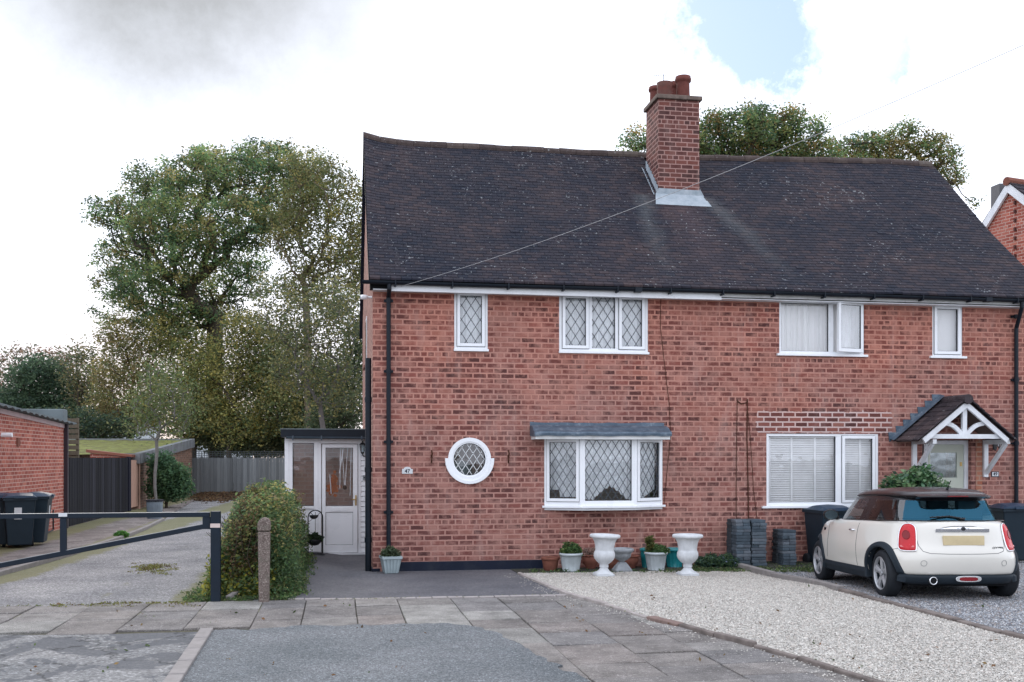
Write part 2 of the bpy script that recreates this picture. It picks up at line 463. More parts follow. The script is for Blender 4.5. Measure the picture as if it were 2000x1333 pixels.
def slabmat():
    m, nt, out = newmat('paving_slab'); n = N(nt)
    p = n.pos(); at = n.attr()
    c = n.mix(1, at, n.ramp(n.noise(p, 3, 6, .65).outputs[0], [(.3, .60), (.7, 1.22)]), 'MULTIPLY')
    c = n.mix(n.ramp(n.noise(p, 26, 5, .75).outputs[0], [(.56, 0), (.64, .7)]), c, (.42, .39, .38))
    c = n.mix(n.ramp(n.noise(p, 1.3, 6, .7).outputs[0], [(.52, 0), (.72, .5)]), c, (.09, .085, .085))
    g = n.noise(p, 130, 3, .8).outputs[0]
    c = n.mix(1, c, n.ramp(g, [(.35, .40), (.65, 1.45)]), 'MULTIPLY')
    b = n.bsdf(c, .85, n.bump(g, .9, .008), .2); n.link(b.outputs[0], out.inputs[0]); return m
M_slab = slabmat()

def woodfence(name, c0, c1, rough=.85):
    m, nt, out = newmat(name); n = N(nt)
    p = n.pos()
    mp = n('ShaderNodeMapping', inp={0: p}); mp.inputs['Scale'].default_value = (14, 14, .8)
    a = n.noise(mp.outputs[0], 1.5, 6, .7).outputs[0]
    at = n.attr()
    c = n.mix(1, n.mix(a, c0, c1), at, 'MULTIPLY')
    b = n.bsdf(c, rough, n.bump(a, .5, .005), .2); n.link(b.outputs[0], out.inputs[0]); return m
M_woodgrey = woodfence('grey_weathered_wood', (.10, .115, .12), (.26, .27, .27))
M_woodblack = woodfence('black_stained_wood', (.006, .008, .014), (.045, .045, .055))
M_woodpink = woodfence('bare_pink_wood', (.40, .24, .18), (.55, .36, .28))
M_woodslat = woodfence('brown_slat_wood', (.07, .06, .045), (.17, .14, .10))

def curtainmat(name, c=(.75, .78, .82), tr=.25, lace=0):
    m, nt, out = newmat(name); n = N(nt)
    d = n('ShaderNodeBsdfDiffuse'); d.inputs[0].default_value = (*c, 1)
    t = n('ShaderNodeBsdfTranslucent'); t.inputs[0].default_value = (*c, 1)
    mx = n('ShaderNodeMixShader', inp={0: .14}); n.link(d.outputs[0], mx.inputs[1]); n.link(t.outputs[0], mx.inputs[2])
    x = n('ShaderNodeBsdfTransparent')
    m2 = n('ShaderNodeMixShader'); n.link(x.outputs[0], m2.inputs[2]); n.link(mx.outputs[0], m2.inputs[1])
    if lace:
        v = n('ShaderNodeTexVoronoi', inp={'Vector': n.uv(), 'Scale': 22.})
        q = n.noise(n.uv(), 6, 3).outputs[0]
        f = n.ramp(n.math('ADD', n.math('MULTIPLY', v.outputs['Distance'], .5), q), [(.55, tr * .5), (.9, tr + lace)])
        n.link(f, m2.inputs[0])
    else: m2.inputs[0].default_value = tr
    n.link(m2.outputs[0], out.inputs[0]); return m
M_net = curtainmat('net_curtain', (.9, .92, .94), .08)
M_lace = curtainmat('lace_curtain', (.94, .97, 1.0), .05, .22)
M_sheer = curtainmat('plain_curtain', (.90, .89, .88), .03)
M_blind = simple('blind_slat', (.88, .88, .88), .5)
M_leaf = attrmat('leaf', .55, .35, translucent=.55)
M_bark = simple('bark', (.085, .07, .055), .95, .1, var=.4, scale=9, bump=.8, bscale=30)
M_stone = attrmat('gravel_stone', .8, .25, nscale=25)
M_block = attrmat('paving_block', .85, .25, nscale=9, bump=.6)
M_urn = simple('urn_stone', (.62, .64, .66), .75, .25, var=.2, scale=10, bump=.35, bscale=70)
M_greyurn = simple('grey_urn_stone', (.30, .32, .34), .85, .2, var=.35, scale=10, bump=.4, bscale=70)
M_sage = simple('sage_plastic', (.36, .43, .45), .5, .4, var=.15, scale=8)
M_palepot = simple('pale_plastic', (.50, .55, .57), .5, .4, var=.2, scale=8)
M_teal = simple('teal_glaze', (.015, .20, .22), .25, .5, var=.25, scale=8)
M_bin = simple('bin_plastic', (.014, .026, .038), .5, .25, var=.15, scale=5, bump=.15, bscale=200)
M_binlid = simple('bin_lid_plastic', (.020, .045, .085), .4, .45, var=.15, scale=5)
M_label = simple('paper_label', (.62, .64, .66), .6)
M_gatepaint = simple('gate_paint', (.004, .012, .024), .5, .3, var=.25)
M_galv = simple('galvanised_edge', (.25, .27, .29), .5, .5, .3)
M_cream = simple('cream_door_paint', (.52, .55, .47), .45, .4, var=.06)
M_felt = simple('roofing_felt', (.17, .20, .21), .9, .2, var=.3, scale=3, bump=.4)
M_red_wood = simple('brown_fascia', (.24, .09, .06), .7, .3)

# car
def carpaint():
    m, nt, out = newmat('cream_car_paint'); n = N(nt)
    b = n.bsdf((.66, .65, .58), .35, None, .5); b.inputs['Coat Weight'].default_value = .8; b.inputs['Coat Roughness'].default_value = .05
    g = n.noise(n.pos(), 2.0, 5, .6).outputs[0]
    c = n.mix(n.ramp(g, [(.4, 0), (.8, .25)]), (.69, .665, .605), (.52, .50, .45)); n.link(c, b.inputs['Base Color'])
    n.link(b.outputs[0], out.inputs[0]); return m
M_paint = carpaint()
M_roofpaint = simple('dark_car_roof', (.018, .011, .013), .3, .35, var=.2, coat=.25)
M_gloss = simple('black_gloss', (.008, .009, .012), .25, .4)
M_trim = simple('grey_trim', (.014, .022, .031), .65, .25, var=.15)
M_tyre = simple('tyre_rubber', (.014, .017, .022), .75, .3, var=.2)
M_redlens = simple('red_lens', (.50, .008, .016), .25, .35, var=.15, coat=.15)
M_redlens2 = simple('dark_red_lens', (.20, .003, .008), .25, .4)
M_plate = simple('yellow_plate', (.60, .49, .29), .5, .4, var=.15, scale=7)
M_carglass = glassmat('car_side_glass', (.50, .52, .54), .10)
M_rearglass = glassmat('car_rear_glass', (.55, .85, .95), .28, mul=.6, gcol=(.06, .22, .34))  # blue sky reflection is painted in through the blue gloss tint
M_seat = simple('car_seat_fabric', (.09, .10, .11), .85, .2)
# ------------------------------------------------------------------ the semi-detached house
YE, YR = YF - .30, 20.45
YB = 2 * YR - YF
XL = WX(728, YF)
ZE = WZ(728, 550, YE)
ZR = WZ(735, 278, YR)
XVL = XL - .06
XVR = WX(1820, YR)
XR = XVR - .08
ZB = -.30
def sm(t): t = min(max(t, 0), 1); return t * t * (3 - 2 * t)
def ridge_z(x): return ZR + .13 * sm((x - 6.5) / 5.5) + .13 * math.exp(-max(x - XVL, 0) / .35) + .02 * mnoise.noise((x * .9, 3, 1))
def roof_pt(x, v, side=1):
    y = YE + (YR - YE) * v
    z = ZE + (ridge_z(x) - ZE) * v - .07 * math.sin(math.pi * v) + .035 * mnoise.noise((x * .55, v * 3, 0)) * math.sin(math.pi * v)
    z += .05 * (1 - v) ** 6
    if side < 0: y = 2 * YR - y
    return x, y, z
def roof_hit(px, py):
    rx, ry = ray(px)
    lo, hi = YE, YR
    for _ in range(40):
        y = (lo + hi) / 2; t = y / ry; x = rx * t; z = H + (HOR - py) / FPX * t
        if z > roof_pt(x, (y - YE) / (YR - YE))[2]: lo = y
        else: hi = y
    return x, y, z

house = athing('semi_detached_house', 'red brick two storey pair of houses with dark tiled roof, chimney and round window', 'house', (XL, YF, 0))

def prect(px0, px1, py0, py1, Y=YF):
    return WX(px0, Y), WX(px1, Y), WZ(px0, py1, Y), WZ(px0, py0, Y)
r1 = prect(887, 953, 566, 683); r2 = prect(1092, 1266, 571, 687); r3 = prect(1522, 1688, 580, 692)
r4 = prect(1821, 1880, 589, 697); r5 = prect(1497, 1716, 847, 990)
bx0, bx1 = WX(1063, YF), WX(1294, YF); bz0, bz1 = WZ(1063, 988, YF), WZ(1063, 850, YF)
d49 = (WX(1801, YF), WX(1897, YF), -.15, WZ(1801, 859, YF))
ccx, ccz = W(917, 897.5, YF); cro, cri = 44.5 / 2000 * 17.0, 32 / 2000 * 17.0
holes = [r1, r2, r3, r4, r5, (bx0, bx1, bz0, bz1), d49, (ccx - cro + .03, ccx + cro - .03, ccz - cro + .03, ccz + cro - .03)]

def holed_wall(mb, x0, x1, z0, z1, holes, y, flip=False):
    xs = sorted({x0, x1, *[h[0] for h in holes], *[h[1] for h in holes]}); zs = sorted({z0, z1, *[h[2] for h in holes], *[h[3] for h in holes]})
    xs = [x for x in xs if x0 <= x <= x1]; zs = [z for z in zs if z0 <= z <= z1]
    for a, b in zip(xs, xs[1:]):
        for c, d in zip(zs, zs[1:]):
            mx, mz = (a + b) / 2, (c + d) / 2
            if any(h[0] < mx < h[1] and h[2] < mz < h[3] for h in holes): continue
            mb.quad((a, y, c), (b, y, c), (b, y, d), (a, y, d))
ZT = ZE - .02
w = MB()
holed_wall(w, XL, XR, ZB, ZT, holes, YF)
for h in holes:      # reveals
    a, b, c, d = h; e = YF + .24
    w.quad((a, YF, c), (a, YF, d), (a, e, d), (a, e, c)); w.quad((b, YF, c), (b, e, c), (b, e, d), (b, YF, d))
    w.quad((a, YF, d), (b, YF, d), (b, e, d), (a, e, d)); w.quad((a, YF, c), (a, e, c), (b, e, c), (b, YF, c))
# infill round the porthole
h = holes[-1]; n = 32; R0 = cro - .035
def sq(a):
    c, s = math.cos(a), math.sin(a); k = (h[1] - h[0]) / 2 / max(abs(c), abs(s)); return c * k, s * k
for i in range(n):
    a0, a1 = 2 * math.pi * i / n, 2 * math.pi * (i + 1) / n
    p0, p1 = sq(a0), sq(a1)
    w.quad((ccx + R0 * math.cos(a0), YF, ccz + R0 * math.sin(a0)), (ccx + p0[0], YF, ccz + p0[1]), (ccx + p1[0], YF, ccz + p1[1]), (ccx + R0 * math.cos(a1), YF, ccz + R0 * math.sin(a1)))
wf = w.build('front_wall', M_brick, house)
w = MB()
w.poly([(XR, YF, ZB), (XR, YB, ZB), (XR, YB, ZT), (XR, YR, ZR - .1), (XR, YF, ZT)])
w.quad((XL, YB, ZB), (XL, YB, ZT), (XR, YB, ZT), (XR, YB, ZB))
pz = [roof_pt(XL, v)[1:] for v in [.0769 + i * (1 - .0769) / 8 for i in range(9)]]
w.poly([(XL, YF, ZB)] + [(XL, y, z - .04) for y, z in pz] + [(XL, 2 * YR - y, z - .04) for y, z in reversed(pz[:-1])] + [(XL, YB, ZB)])
w.build('side_wall', M_brick_side, house)
# brick soldier quoin edge: slightly irregular protruding corner bricks
pl = MB(); pl.box(WX(779, YF), WX(1060, YF), YF - .035, YF, -.3, WZ(780, 1098, YF)); pl.build('plinth', M_navy, house, bevel=.008)
pl = MB(); pl.box(XL - .02, WX(742, YF), YF - .03, YF + .3, -.3, -.02); pl.build('plinth', M_navy, house, bevel=.008)

# roof: courses of individual clay tiles
def tile_field(side, nrow=50, tw=.168, seed=3):
    rs = np.random.RandomState(seed)
    V = []; F = []; C = []
    for r in range(nrow):
        v0, v1 = r / nrow - .006, (r + 1) / nrow + .028
        x = XVL - (.084 if r % 2 else 0) + rs.uniform(-.01, .01)
        while x < XVR:
            xa, xb = max(x + .003, XVL), min(x + tw - .003, XVR)
            x += tw
            if xb - xa < .03: continue
            if side > 0 and chim_box and r > 3:
                ym = YE + (YR - YE) * (v0 + .02)
                if chim_box[0] + .03 < (xa + xb) / 2 < chim_box[1] - .03 and ym > chim_box[2] + .05: continue
            lift = rs.uniform(-.001, .003) + (.012 if rs.rand() < .006 else 0)
            a = roof_pt(xa, v0, side); b = roof_pt(xb, v0, side); c = roof_pt(xb, min(v1, 1), side); d = roof_pt(xa, min(v1, 1), side)
            tl = rs.uniform(-.0015, .0015)
            th = .030
            b0 = len(V)
            V += [(a[0], a[1], a[2] + th + lift + tl), (b[0], b[1], b[2] + th + lift - tl), (c[0], c[1], c[2] + .002), (d[0], d[1], d[2] + .002),
                  (a[0], a[1], a[2] - .004 + lift), (b[0], b[1], b[2] - .004 + lift)]
            q = rs.rand()
            for f in ((0, 1, 2, 3), (4, 5, 1, 0), (4, 0, 3, 3), (5, 2, 1, 1)):
                F.append([b0 + k for k in f]); C.append((q, q, q))
    V = np.array(V) - np.array([XL, YF, 0]); F = np.array(F); C = np.array(C)
    return V, F, C
chx0, chy, chz = roof_hit(1286, 384); chx1 = WX(1366, chy)
chim_box = (chx0, chx1, chy)
M_tile = rooftile('clay_roof_tile', ((chx0 + chx1) / 2, chy))
def faces_mesh(name, V, F, C, mat):
    me = bpy.data.meshes.new(name)
    fs = [tuple(dict.fromkeys(int(i) for i in f)) for f in F]
    me.from_pydata([tuple(p) for p in V], [], fs); me.materials.append(mat)
    at = me.attributes.new('Col', 'FLOAT_COLOR', 'FACE'); c = np.ones((len(F), 4), np.float32); c[:, :3] = C
    at.data.foreach_set('color', c.ravel()); me.update(); return me
V1, F1, C1 = tile_field(1); V2, F2, C2 = tile_field(-1, 50, .168, 9)
V = np.vstack([V1, V2]); F = np.vstack([F1, F2 + len(V1)]); C = np.vstack([C1, C2])
roof = bpy.data.objects.new('roof', faces_mesh('roof', V, F, C, M_tile)); col.objects.link(roof); roof.parent = house; roof['_abs'] = (XL, YF, 0)
dk = MB()
nx, nv = 24, 10
for i in range(nx):
    for j in range(nv):
        for sd in (1, -1):
            xa, xb = XVL + .01 + (XVR - XVL - .02) * i / nx, XVL + .01 + (XVR - XVL - .02) * (i + 1) / nx
            q = [roof_pt(xa, j / nv, sd), roof_pt(xb, j / nv, sd), roof_pt(xb, (j + 1) / nv, sd), roof_pt(xa, (j + 1) / nv, sd)]
            dk.quad(*[(a, b, c - .03) for a, b, c in q])
dk.build('roof_deck', M_dark, house)
# ridge tiles, half round, bedded in mortar
rd = MB(); x = XVL - .01; k = 0
while x < XVR - .05:
    L = min(.33, XVR - x)
    n = 8; pa = []; z0 = ridge_z(x) - .05; z1 = ridge_z(min(x + L, XVR)) - .05
    j = rng.uniform(-.006, .01); rr = .115 + rng.uniform(-.004, .006)
    vs = []
    for xx, zz in ((x, z0), (x + L - .006, z1)):
        for i in range(n + 1):
            a = math.pi * (-.08 + 1.16 * i / n); vs.append((xx, YR - rr * math.cos(a), zz + j + rr * math.sin(a)))
    fs = [(i, i + 1, n + 2 + i, n + 1 + i) for i in range(n)] + [tuple(range(n + 1)), tuple(range(2 * n + 1, n, -1))]
    q = rng.random(); rd.cc = (q, q, q, 1)
    rd._add(vs, fs); x += L; k += 1
M_ridge = rooftile('ridge_tile', None, ((.045, .034, .034), (.075, .055, .05), (.13, .11, .095)))
rd.build('ridge_tiles', M_ridge, house)
# verge mortar/undercloak on the left gable
vg = MB(); vp = [roof_pt(XVL - .005, i / 12) for i in range(13)]
for side in (1, -1):
    for a, b in zip(vp, vp[1:]):
        ya, yb = (a[1], b[1]) if side > 0 else (2 * YR - a[1], 2 * YR - b[1])
        vg._add([(XVL - .012, ya, a[2] - .09), (XVL - .012, yb, b[2] - .09), (XVL - .012, yb, b[2] + .012), (XVL - .012, ya, a[2] + .012),
                 (XL + .01, ya, a[2] - .09), (XL + .01, yb, b[2] - .09)], [(0, 1, 2, 3), (0, 4, 5, 1)])
vg.build('verge', M_navy, house)

# soffit, fascia, gutter
XFB = WX(1408, YE + .1)
fa = MB(); fa.box(WX(757, YE + .08), XFB, YE + .065, YE + .09, ZE - .135, ZE + .0); fa.build('fascia_board', M_upvc, house, bevel=.003)
fa = MB(); fa.box(XFB + .004, XVR, YE + .075, YE + .095, ZE - .085, ZE - .0); fa.build('fascia_board', M_peel, house, bevel=.003)
so = MB(); so.box(XL, XVR, YE + .096, YF - .001, ZE - .115, ZE - .10); so.build('soffit', M_upvc_warm, house)
fb = MB(); fb.box(XVL + .01, XVR, YE + .097, YF - .001, ZE - .098, ZE + .02); fb.build('eaves_timber', M_dark, house)
gt = MB()
def gutter(mb, x0, x1, yc, zc, r=.056, droop=0):
    n = 7; nseg = 24
    for s in range(nseg):
        for k in range(n):
            vs = []
            for xx in (x0 + (x1 - x0) * s / nseg, x0 + (x1 - x0) * (s + 1) / nseg):
                zz = zc - .02 * math.sin((xx - x0) * .7) * .3
                for kk in (k, k + 1):
                    a = math.pi + math.pi * kk / n
                    vs.append((xx, yc + r * math.cos(a), zz + r * math.sin(a)))
            mb._add(vs, [(0, 2, 3, 1)])
    for xx in (x0, x1):
        mb.poly([(xx, yc + r * math.cos(math.pi + math.pi * k / n), zc + r * math.sin(math.pi + math.pi * k / n)) for k in range(n + 1)])
gutter(gt, XVL - .12, XVR + .1, YE - .005, ZE + .012)
gutter(gt, XVL - .12, XVR + .1, YE - .005, ZE + .010, .051)
x = XL + .35
while x < XVR:
    gt.box(x - .016, x + .016, YE - .068, YE + .07, ZE - .07, ZE - .045); gt.box(x - .01, x + .01, YE - .075, YE - .061, ZE - .05, ZE + .018)
    if rng.random() < .35: gt.box(x + .30, x + .42, YE - .068, YE + .055, ZE - .055, ZE + .016)
    x += .92
gt.build('gutter', M_black, house)
def downpipe(xc, ztop, zbot, side=-1, swan=None, r=.036):
    d = MB(); yp = YF - .06
    if swan: pts = [(swan, YE, ZE - .03), (swan, YE, ZE - .13), (xc, yp, ZE - .48), (xc, yp, zbot)]
    else: pts = [(xc, YE, ZE - .03), (xc, YE, ZE - .10), (xc, yp, ZE - .22), (xc, yp, zbot)]
    d.tube(pts[:2] + [pts[1]], r, 12)
    d.tube(pts, r, 12)
    z = ztop - .3
    while z > zbot + .2:
        d.tube([(xc, yp, z), (xc, yp, z + .07)], r + .008, 12); d.box(xc - .075, xc + .075, yp + .02, YF, z + .015, z + .055); z -= 1.15
    return d
dp = downpipe(WX(759, YF - .06), ZE, .08); dp.build('downpipe', M_black, house, smooth=False)
dp = downpipe(WX(1985, YF - .06), ZE, -.05, swan=WX(1996, YE)); dp.build('downpipe', M_black, house)
# soil pipe on the gable
sp = MB(); sp.tube([(XL - .07, YF + .10, -.28), (XL - .07, YF + .10, WZ(722, 700, YF + .1))], .05, 12)
for z in (.4, 1.55, 2.7): sp.tube([(XL - .07, YF + .10, z), (XL - .07, YF + .10, z + .08)], .06, 12)
sp.build('soil_pipe', M_black, house)

# ---- chimney
ch = MB(); cz1 = WZ(1283, 193, chy); cdy = .80
ch.box(chx0, chx1, chy, chy + cdy, chz - .5, cz1)
chim = ch.build('chimney', M_brick_chim, house)
cp = MB(); cp.box(chx0 - .05, chx1 + .05, chy - .05, chy + cdy + .05, cz1, cz1 + .085)
cp.build('chimney_cap', simple('cap_stone', (.17, .13, .11), .9, .2, var=.4, scale=12, bump=.6), chim, bevel=.015)
fl = MB()
# front apron & stepped side flashing
n = 12
for i in range(n):
    xa, xb = chx0 - .06 + (chx1 - chx0 + .12) * i / n, chx0 - .06 + (chx1 - chx0 + .12) * (i + 1) / n
    v = (chy - YE) / (YR - YE); dv = .075
    sk = lambda x, t: (x - (chx0 + chx1) / 2) * (1 + .18 * t) + (chx0 + chx1) / 2
    rows = []
    for t in (0, .5, 1):
        rows.append([(sk(xx, t), *[q for q in roof_pt(xx, v - dv * t)[1:]]) for xx in (xa, xb)])
    for r0, r1_ in zip(rows, rows[1:]):
        fl.quad((r1_[0][0], r1_[0][1], r1_[0][2] + .04), (r1_[1][0], r1_[1][1], r1_[1][2] + .04), (r0[1][0], r0[1][1] - .012, r0[1][2] + .055), (r0[0][0], r0[0][1] - .012, r0[0][2] + .055))
    a, b = rows[0]
    fl.quad((a[0], chy - .012, a[2] + .05), (b[0], chy - .012, b[2] + .05), (min(max(xb, chx0), chx1), chy - .012, a[2] + .16), (min(max(xa, chx0), chx1), chy - .012, a[2] + .16))
for sd, xs_ in ((-1, chx0), (1, chx1)):
    k = 0; y = chy
    while y < chy + cdy:
        v = (y - YE) / (YR - YE); v2 = (y + .1 - YE) / (YR - YE)
        a = roof_pt(xs_, v); b = roof_pt(xs_, v2)
        fl._add([(xs_ + sd * .012, y, a[2] + .0), (xs_ + sd * .012, y + .1, b[2] + .0), (xs_ + sd * .012, y + .1, b[2] + .13 + .05), (xs_ + sd * .012, y, b[2] + .13),
                 (xs_ + sd * .10, y, a[2] + .04), (xs_ + sd * .10, y + .1, b[2] + .04)], [(0, 1, 2, 3), (0, 4, 5, 1)])
        y += .1
fl.tube([(chx0 - .22, chy + cdy - .05, roof_pt(chx0, .78)[2] + .06), (chx0 - .12, chy + cdy, roof_pt(chx0, .80)[2] + .04), (chx0 - .01, chy + cdy, roof_pt(chx0, .82)[2] + .14)], .02, 6)
fl.build('lead_flashing', M_flash, chim)
def chpot(px, py_top, yoff, r, taper=1.0, rim=True):
    y = chy + yoff; xx = WX(px, y); zt = WZ(px, py_top, y); zb = cz1 + .08; hgt = zt - zb
    p = MB(); pr = [(r * 1.05, 0), (r * .98, hgt * .3), (r * .95, hgt * .7)]
    if rim: pr += [(r * .95, hgt * .74), (r * 1.16, hgt * .78), (r * 1.2, hgt * .9), (r * 1.12, hgt * .92), (r * 1.12, hgt), (r * .85, hgt), (r * .8, hgt * .3)]
    else: pr += [(r * 1.02, hgt), (r * .82, hgt), (r * .8, hgt * .3)]
    p.lathe(pr, (xx, y, zb), 20); return p.build('chimney_pot', M_pot, chim, smooth=True)
chpot(1298, 163, .20, .155, rim=False)
chpot(1334, 151, .22, .135)
chpot(1281, 171, .60, .125); chpot(1318, 163, .60, .13)
# mortar flaunching
fm = MB()
for i in range(10):
    for j in range(10):
        def fz(u, v_): return cz1 + .086 + .05 * (1 - (2 * u - 1) ** 2) * (1 - (2 * v_ - 1) ** 2) + .01 * mnoise.noise((u * 6, v_ * 6, 0))
        q = []
        for u, v_ in ((i / 10, j / 10), ((i + 1) / 10, j / 10), ((i + 1) / 10, (j + 1) / 10), (i / 10, (j + 1) / 10)):
            q.append((chx0 + (chx1 - chx0) * u, chy + cdy * v_, fz(u, v_)))
        fm.quad(*q)
fm.build('mortar_bed', M_concrete, chim)

# tv aerial wires behind the pots
ae = athing('tv_aerial', 'thin wire television aerial behind the clay pots on the chimney', 'aerial', (WX(1290, chy + .9), chy + .9, cz1))
a = MB(); ax, ay = WX(1296, chy + .75), chy + .75; zt = WZ(1296, 146, ay)
a.tube([(ax, ay, cz1 + .08), (ax, ay, zt)], .009, 6); a.build('mast', M_galv, ae)
a = MB(); a.tube([(ax - .2, ay, zt - .03), (ax + .14, ay, zt - .0)], .006, 5)
for i in range(8):
    t = i / 7; xx = ax - .2 + .34 * t; zc = zt - .03 + .03 * t; a.tube([(xx, ay - .02, zc - .07 - .04 * (i == 0)), (xx, ay + .02, zc + .07 + .04 * (i == 0))], .003, 4)
a.build('antenna_bars', M_galv, ae)

# ---- windows
def lattice_lines(x0, x1, z0, z1, p, q, off=(0, 0), circle=None):
    segs = []; cx, cz = (x0 + x1) / 2 + off[0], (z0 + z1) / 2 + off[1]
    for sgn in (1, -1):
        sl = sgn * q / p
        for k in range(-30, 31):
            # z - cz = sl*(x-cx) + k*q
            pts = []
            xa, xb = x0, x1
            za, zb = cz + sl * (xa - cx) + k * q, cz + sl * (xb - cx) + k * q
            # clip in z
            t0, t1 = 0, 1; dz = zb - za
            for lo, hi in ((z0, z1),):
                ta, tb = (lo - za) / dz, (hi - za) / dz
                if ta > tb: ta, tb = tb, ta
                t0, t1 = max(t0, ta), min(t1, tb)
            if circle:
                (ox, oz, r) = circle; dx = xb - xa
                A = dx * dx + dz * dz; B = 2 * (dx * (xa - ox) + dz * (za - oz)); Cc = (xa - ox) ** 2 + (za - oz) ** 2 - r * r
                D = B * B - 4 * A * Cc
                if D <= 0: continue
                t0, t1 = max(t0, (-B - math.sqrt(D)) / 2 / A), min(t1, (-B + math.sqrt(D)) / 2 / A)
            if t1 - t0 < .01: continue
            segs.append(((xa + (xb - xa) * t0, za + dz * t0), (xa + (xb - xa) * t1, za + dz * t1)))
    return segs
def wavy(mb, x0, x1, z0, z1, y, amp=.02, folds=7, nz=8, bottom=None, seed=0):
    rr = random.Random(seed); nx_ = int(folds * 8); ph = [rr.uniform(0, 6.28) for _ in range(3)]
    def yy(x, z):
        u = (x - x0) / (x1 - x0)
        return y + amp * (math.sin(u * folds * 6.283 + ph[0]) + .5 * math.sin(u * folds * 2.3 * 6.283 + ph[1] + z * .6) + .4 * math.sin(u * folds * .6 * 6.283 + ph[2]))
    g = []
    for i in range(nx_ + 1):
        x = x0 + (x1 - x0) * i / nx_; zb = bottom((x - x0) / (x1 - x0)) if bottom else z0
        g.append([(x, yy(x, z1 + (zb - z1) * j / nz), z1 + (zb - z1) * j / nz) for j in range(nz + 1)])
    for i in range(nx_):
        for j in range(nz): mb.quad(g[i][j], g[i][j + 1], g[i + 1][j + 1], g[i + 1][j])
def make_window(parent, x0, x1, z0, z1, lights, xf, name='window', fw=.055, sill=True, head=0, lat=None, glass=M_glass, sillext=.008, wb=None, came=M_leadcame, cur=M_net, label=None):
    """lights: (x0, x1, kind) in fractions of the inner width; xf maps local to world"""
    f = MB(xf)
    if head: f.box(x0, x1, .0, .07, z1 - head, z1); 
    zt = z1 - head
    frame_rect(f, x0, x1, z0, zt, fw, .015, .085, wb or fw * 1.25)
    if sill: f.box(x0 - sillext, x1 + sillext, -.05, .014, z0 - .028, z0 + .012)
    ix0, ix1, iz0, iz1 = x0 + fw, x1 - fw, z0 + (wb or fw * 1.25), zt - fw
    iw = ix1 - ix0
    ws = [(ix0 + iw * a, ix0 + iw * b, k) for a, b, k in lights]
    for (a, b, k), (c, d, k2) in zip(ws, ws[1:]): f.box(b, c, .016, .084, iz0, iz1)
    wo = f.build(name, M_upvc, parent, bevel=.004)
    if label: wo['label'] = label
    outp = []
    for a, b, k in ws:
        za, zb_ = iz0, iz1
        if k == 'sash':
            s = MB(xf); e = .006
            frame_rect(s, a - .012, b + .012, iz0 - .012, iz1 + .012, .052, -.012, .05)
            s.build('sash', M_upvc, wo, bevel=.005)
            g = MB(xf); frame_rect(g, a - .019, b + .019, iz0 - .019, iz1 + .019, .006, .008, .016); a2, b2, za, zb_ = a + .040, b - .040, iz0 + .040, iz1 - .040
        else:
            g = MB(xf); a2, b2, za, zb_ = a, b, iz0, iz1
        yg = .012 if k == 'sash' else .045
        frame_rect(g, a2 - .001, b2 + .001, za - .001, zb_ + .001, .007, yg - .0, yg + .03)
        g.build('gasket', M_gasket, wo)
        p = MB(xf); p.quad((a2, yg + .02, za), (b2, yg + .02, za), (b2, yg + .02, zb_), (a2, yg + .02, zb_)); p.build('pane', glass, wo)
        if lat:
            l = MB(xf)
            for (p0, p1) in lattice_lines(a2 + .006, b2 - .006, za + .006, zb_ - .006, lat[0], lat[1]):
                l.bar((p0[0], yg + .012, p0[1]), (p1[0], yg + .012, p1[1]), .004, .0095, up=(0, 0, 1) if False else (0, 1, 0)) if False else l._add(*strip2(p0, p1, yg + .010, .0105))
            l.build('lead_lattice', came, wo)
        outp.append((a2, b2, za, zb_))
    return wo, outp
def strip2(p0, p1, y, w_):
    d = Vector((p1[0] - p0[0], p1[1] - p0[1])).normalized(); nx_, nz_ = -d.y * w_ / 2, d.x * w_ / 2
    vs = []
    for yy in (y, y + .004):
        vs += [(p0[0] + nx_, yy, p0[1] + nz_), (p1[0] + nx_, yy, p1[1] + nz_), (p1[0] - nx_, yy, p1[1] - nz_), (p0[0] - nx_, yy, p0[1] - nz_)]
    return vs, [(0, 1, 2, 3), (7, 6, 5, 4), (0, 4, 5, 1), (2, 6, 7, 3)]
TF = Matrix.Translation((0, YF, 0))
LAT = (.155, .235)
def curtain_for(wo, x0, x1, z0, z1, mat, y=.10, xf=TF, name='net_curtain', **k):
    c = MB(xf); wavy(c, x0, x1, z0, z1, y, **k); return c.build(name, mat, wo, smooth=True)
w1, _ = make_window(house, *r1, [(.015, .985, 'sash')], TF, lat=LAT, head=.0)
curtain_for(w1, r1[0], r1[1], r1[2], r1[3], M_net, folds=4, amp=.012, seed=1)
w2, _ = make_window(house, *r2, [(.01, .31, 'sash'), (.36, .64, 'fixed'), (.69, .99, 'sash')], TF, lat=LAT, head=.0)
curtain_for(w2, r2[0], r2[1], r2[2], r2[3], M_net, folds=11, amp=.012, seed=2)
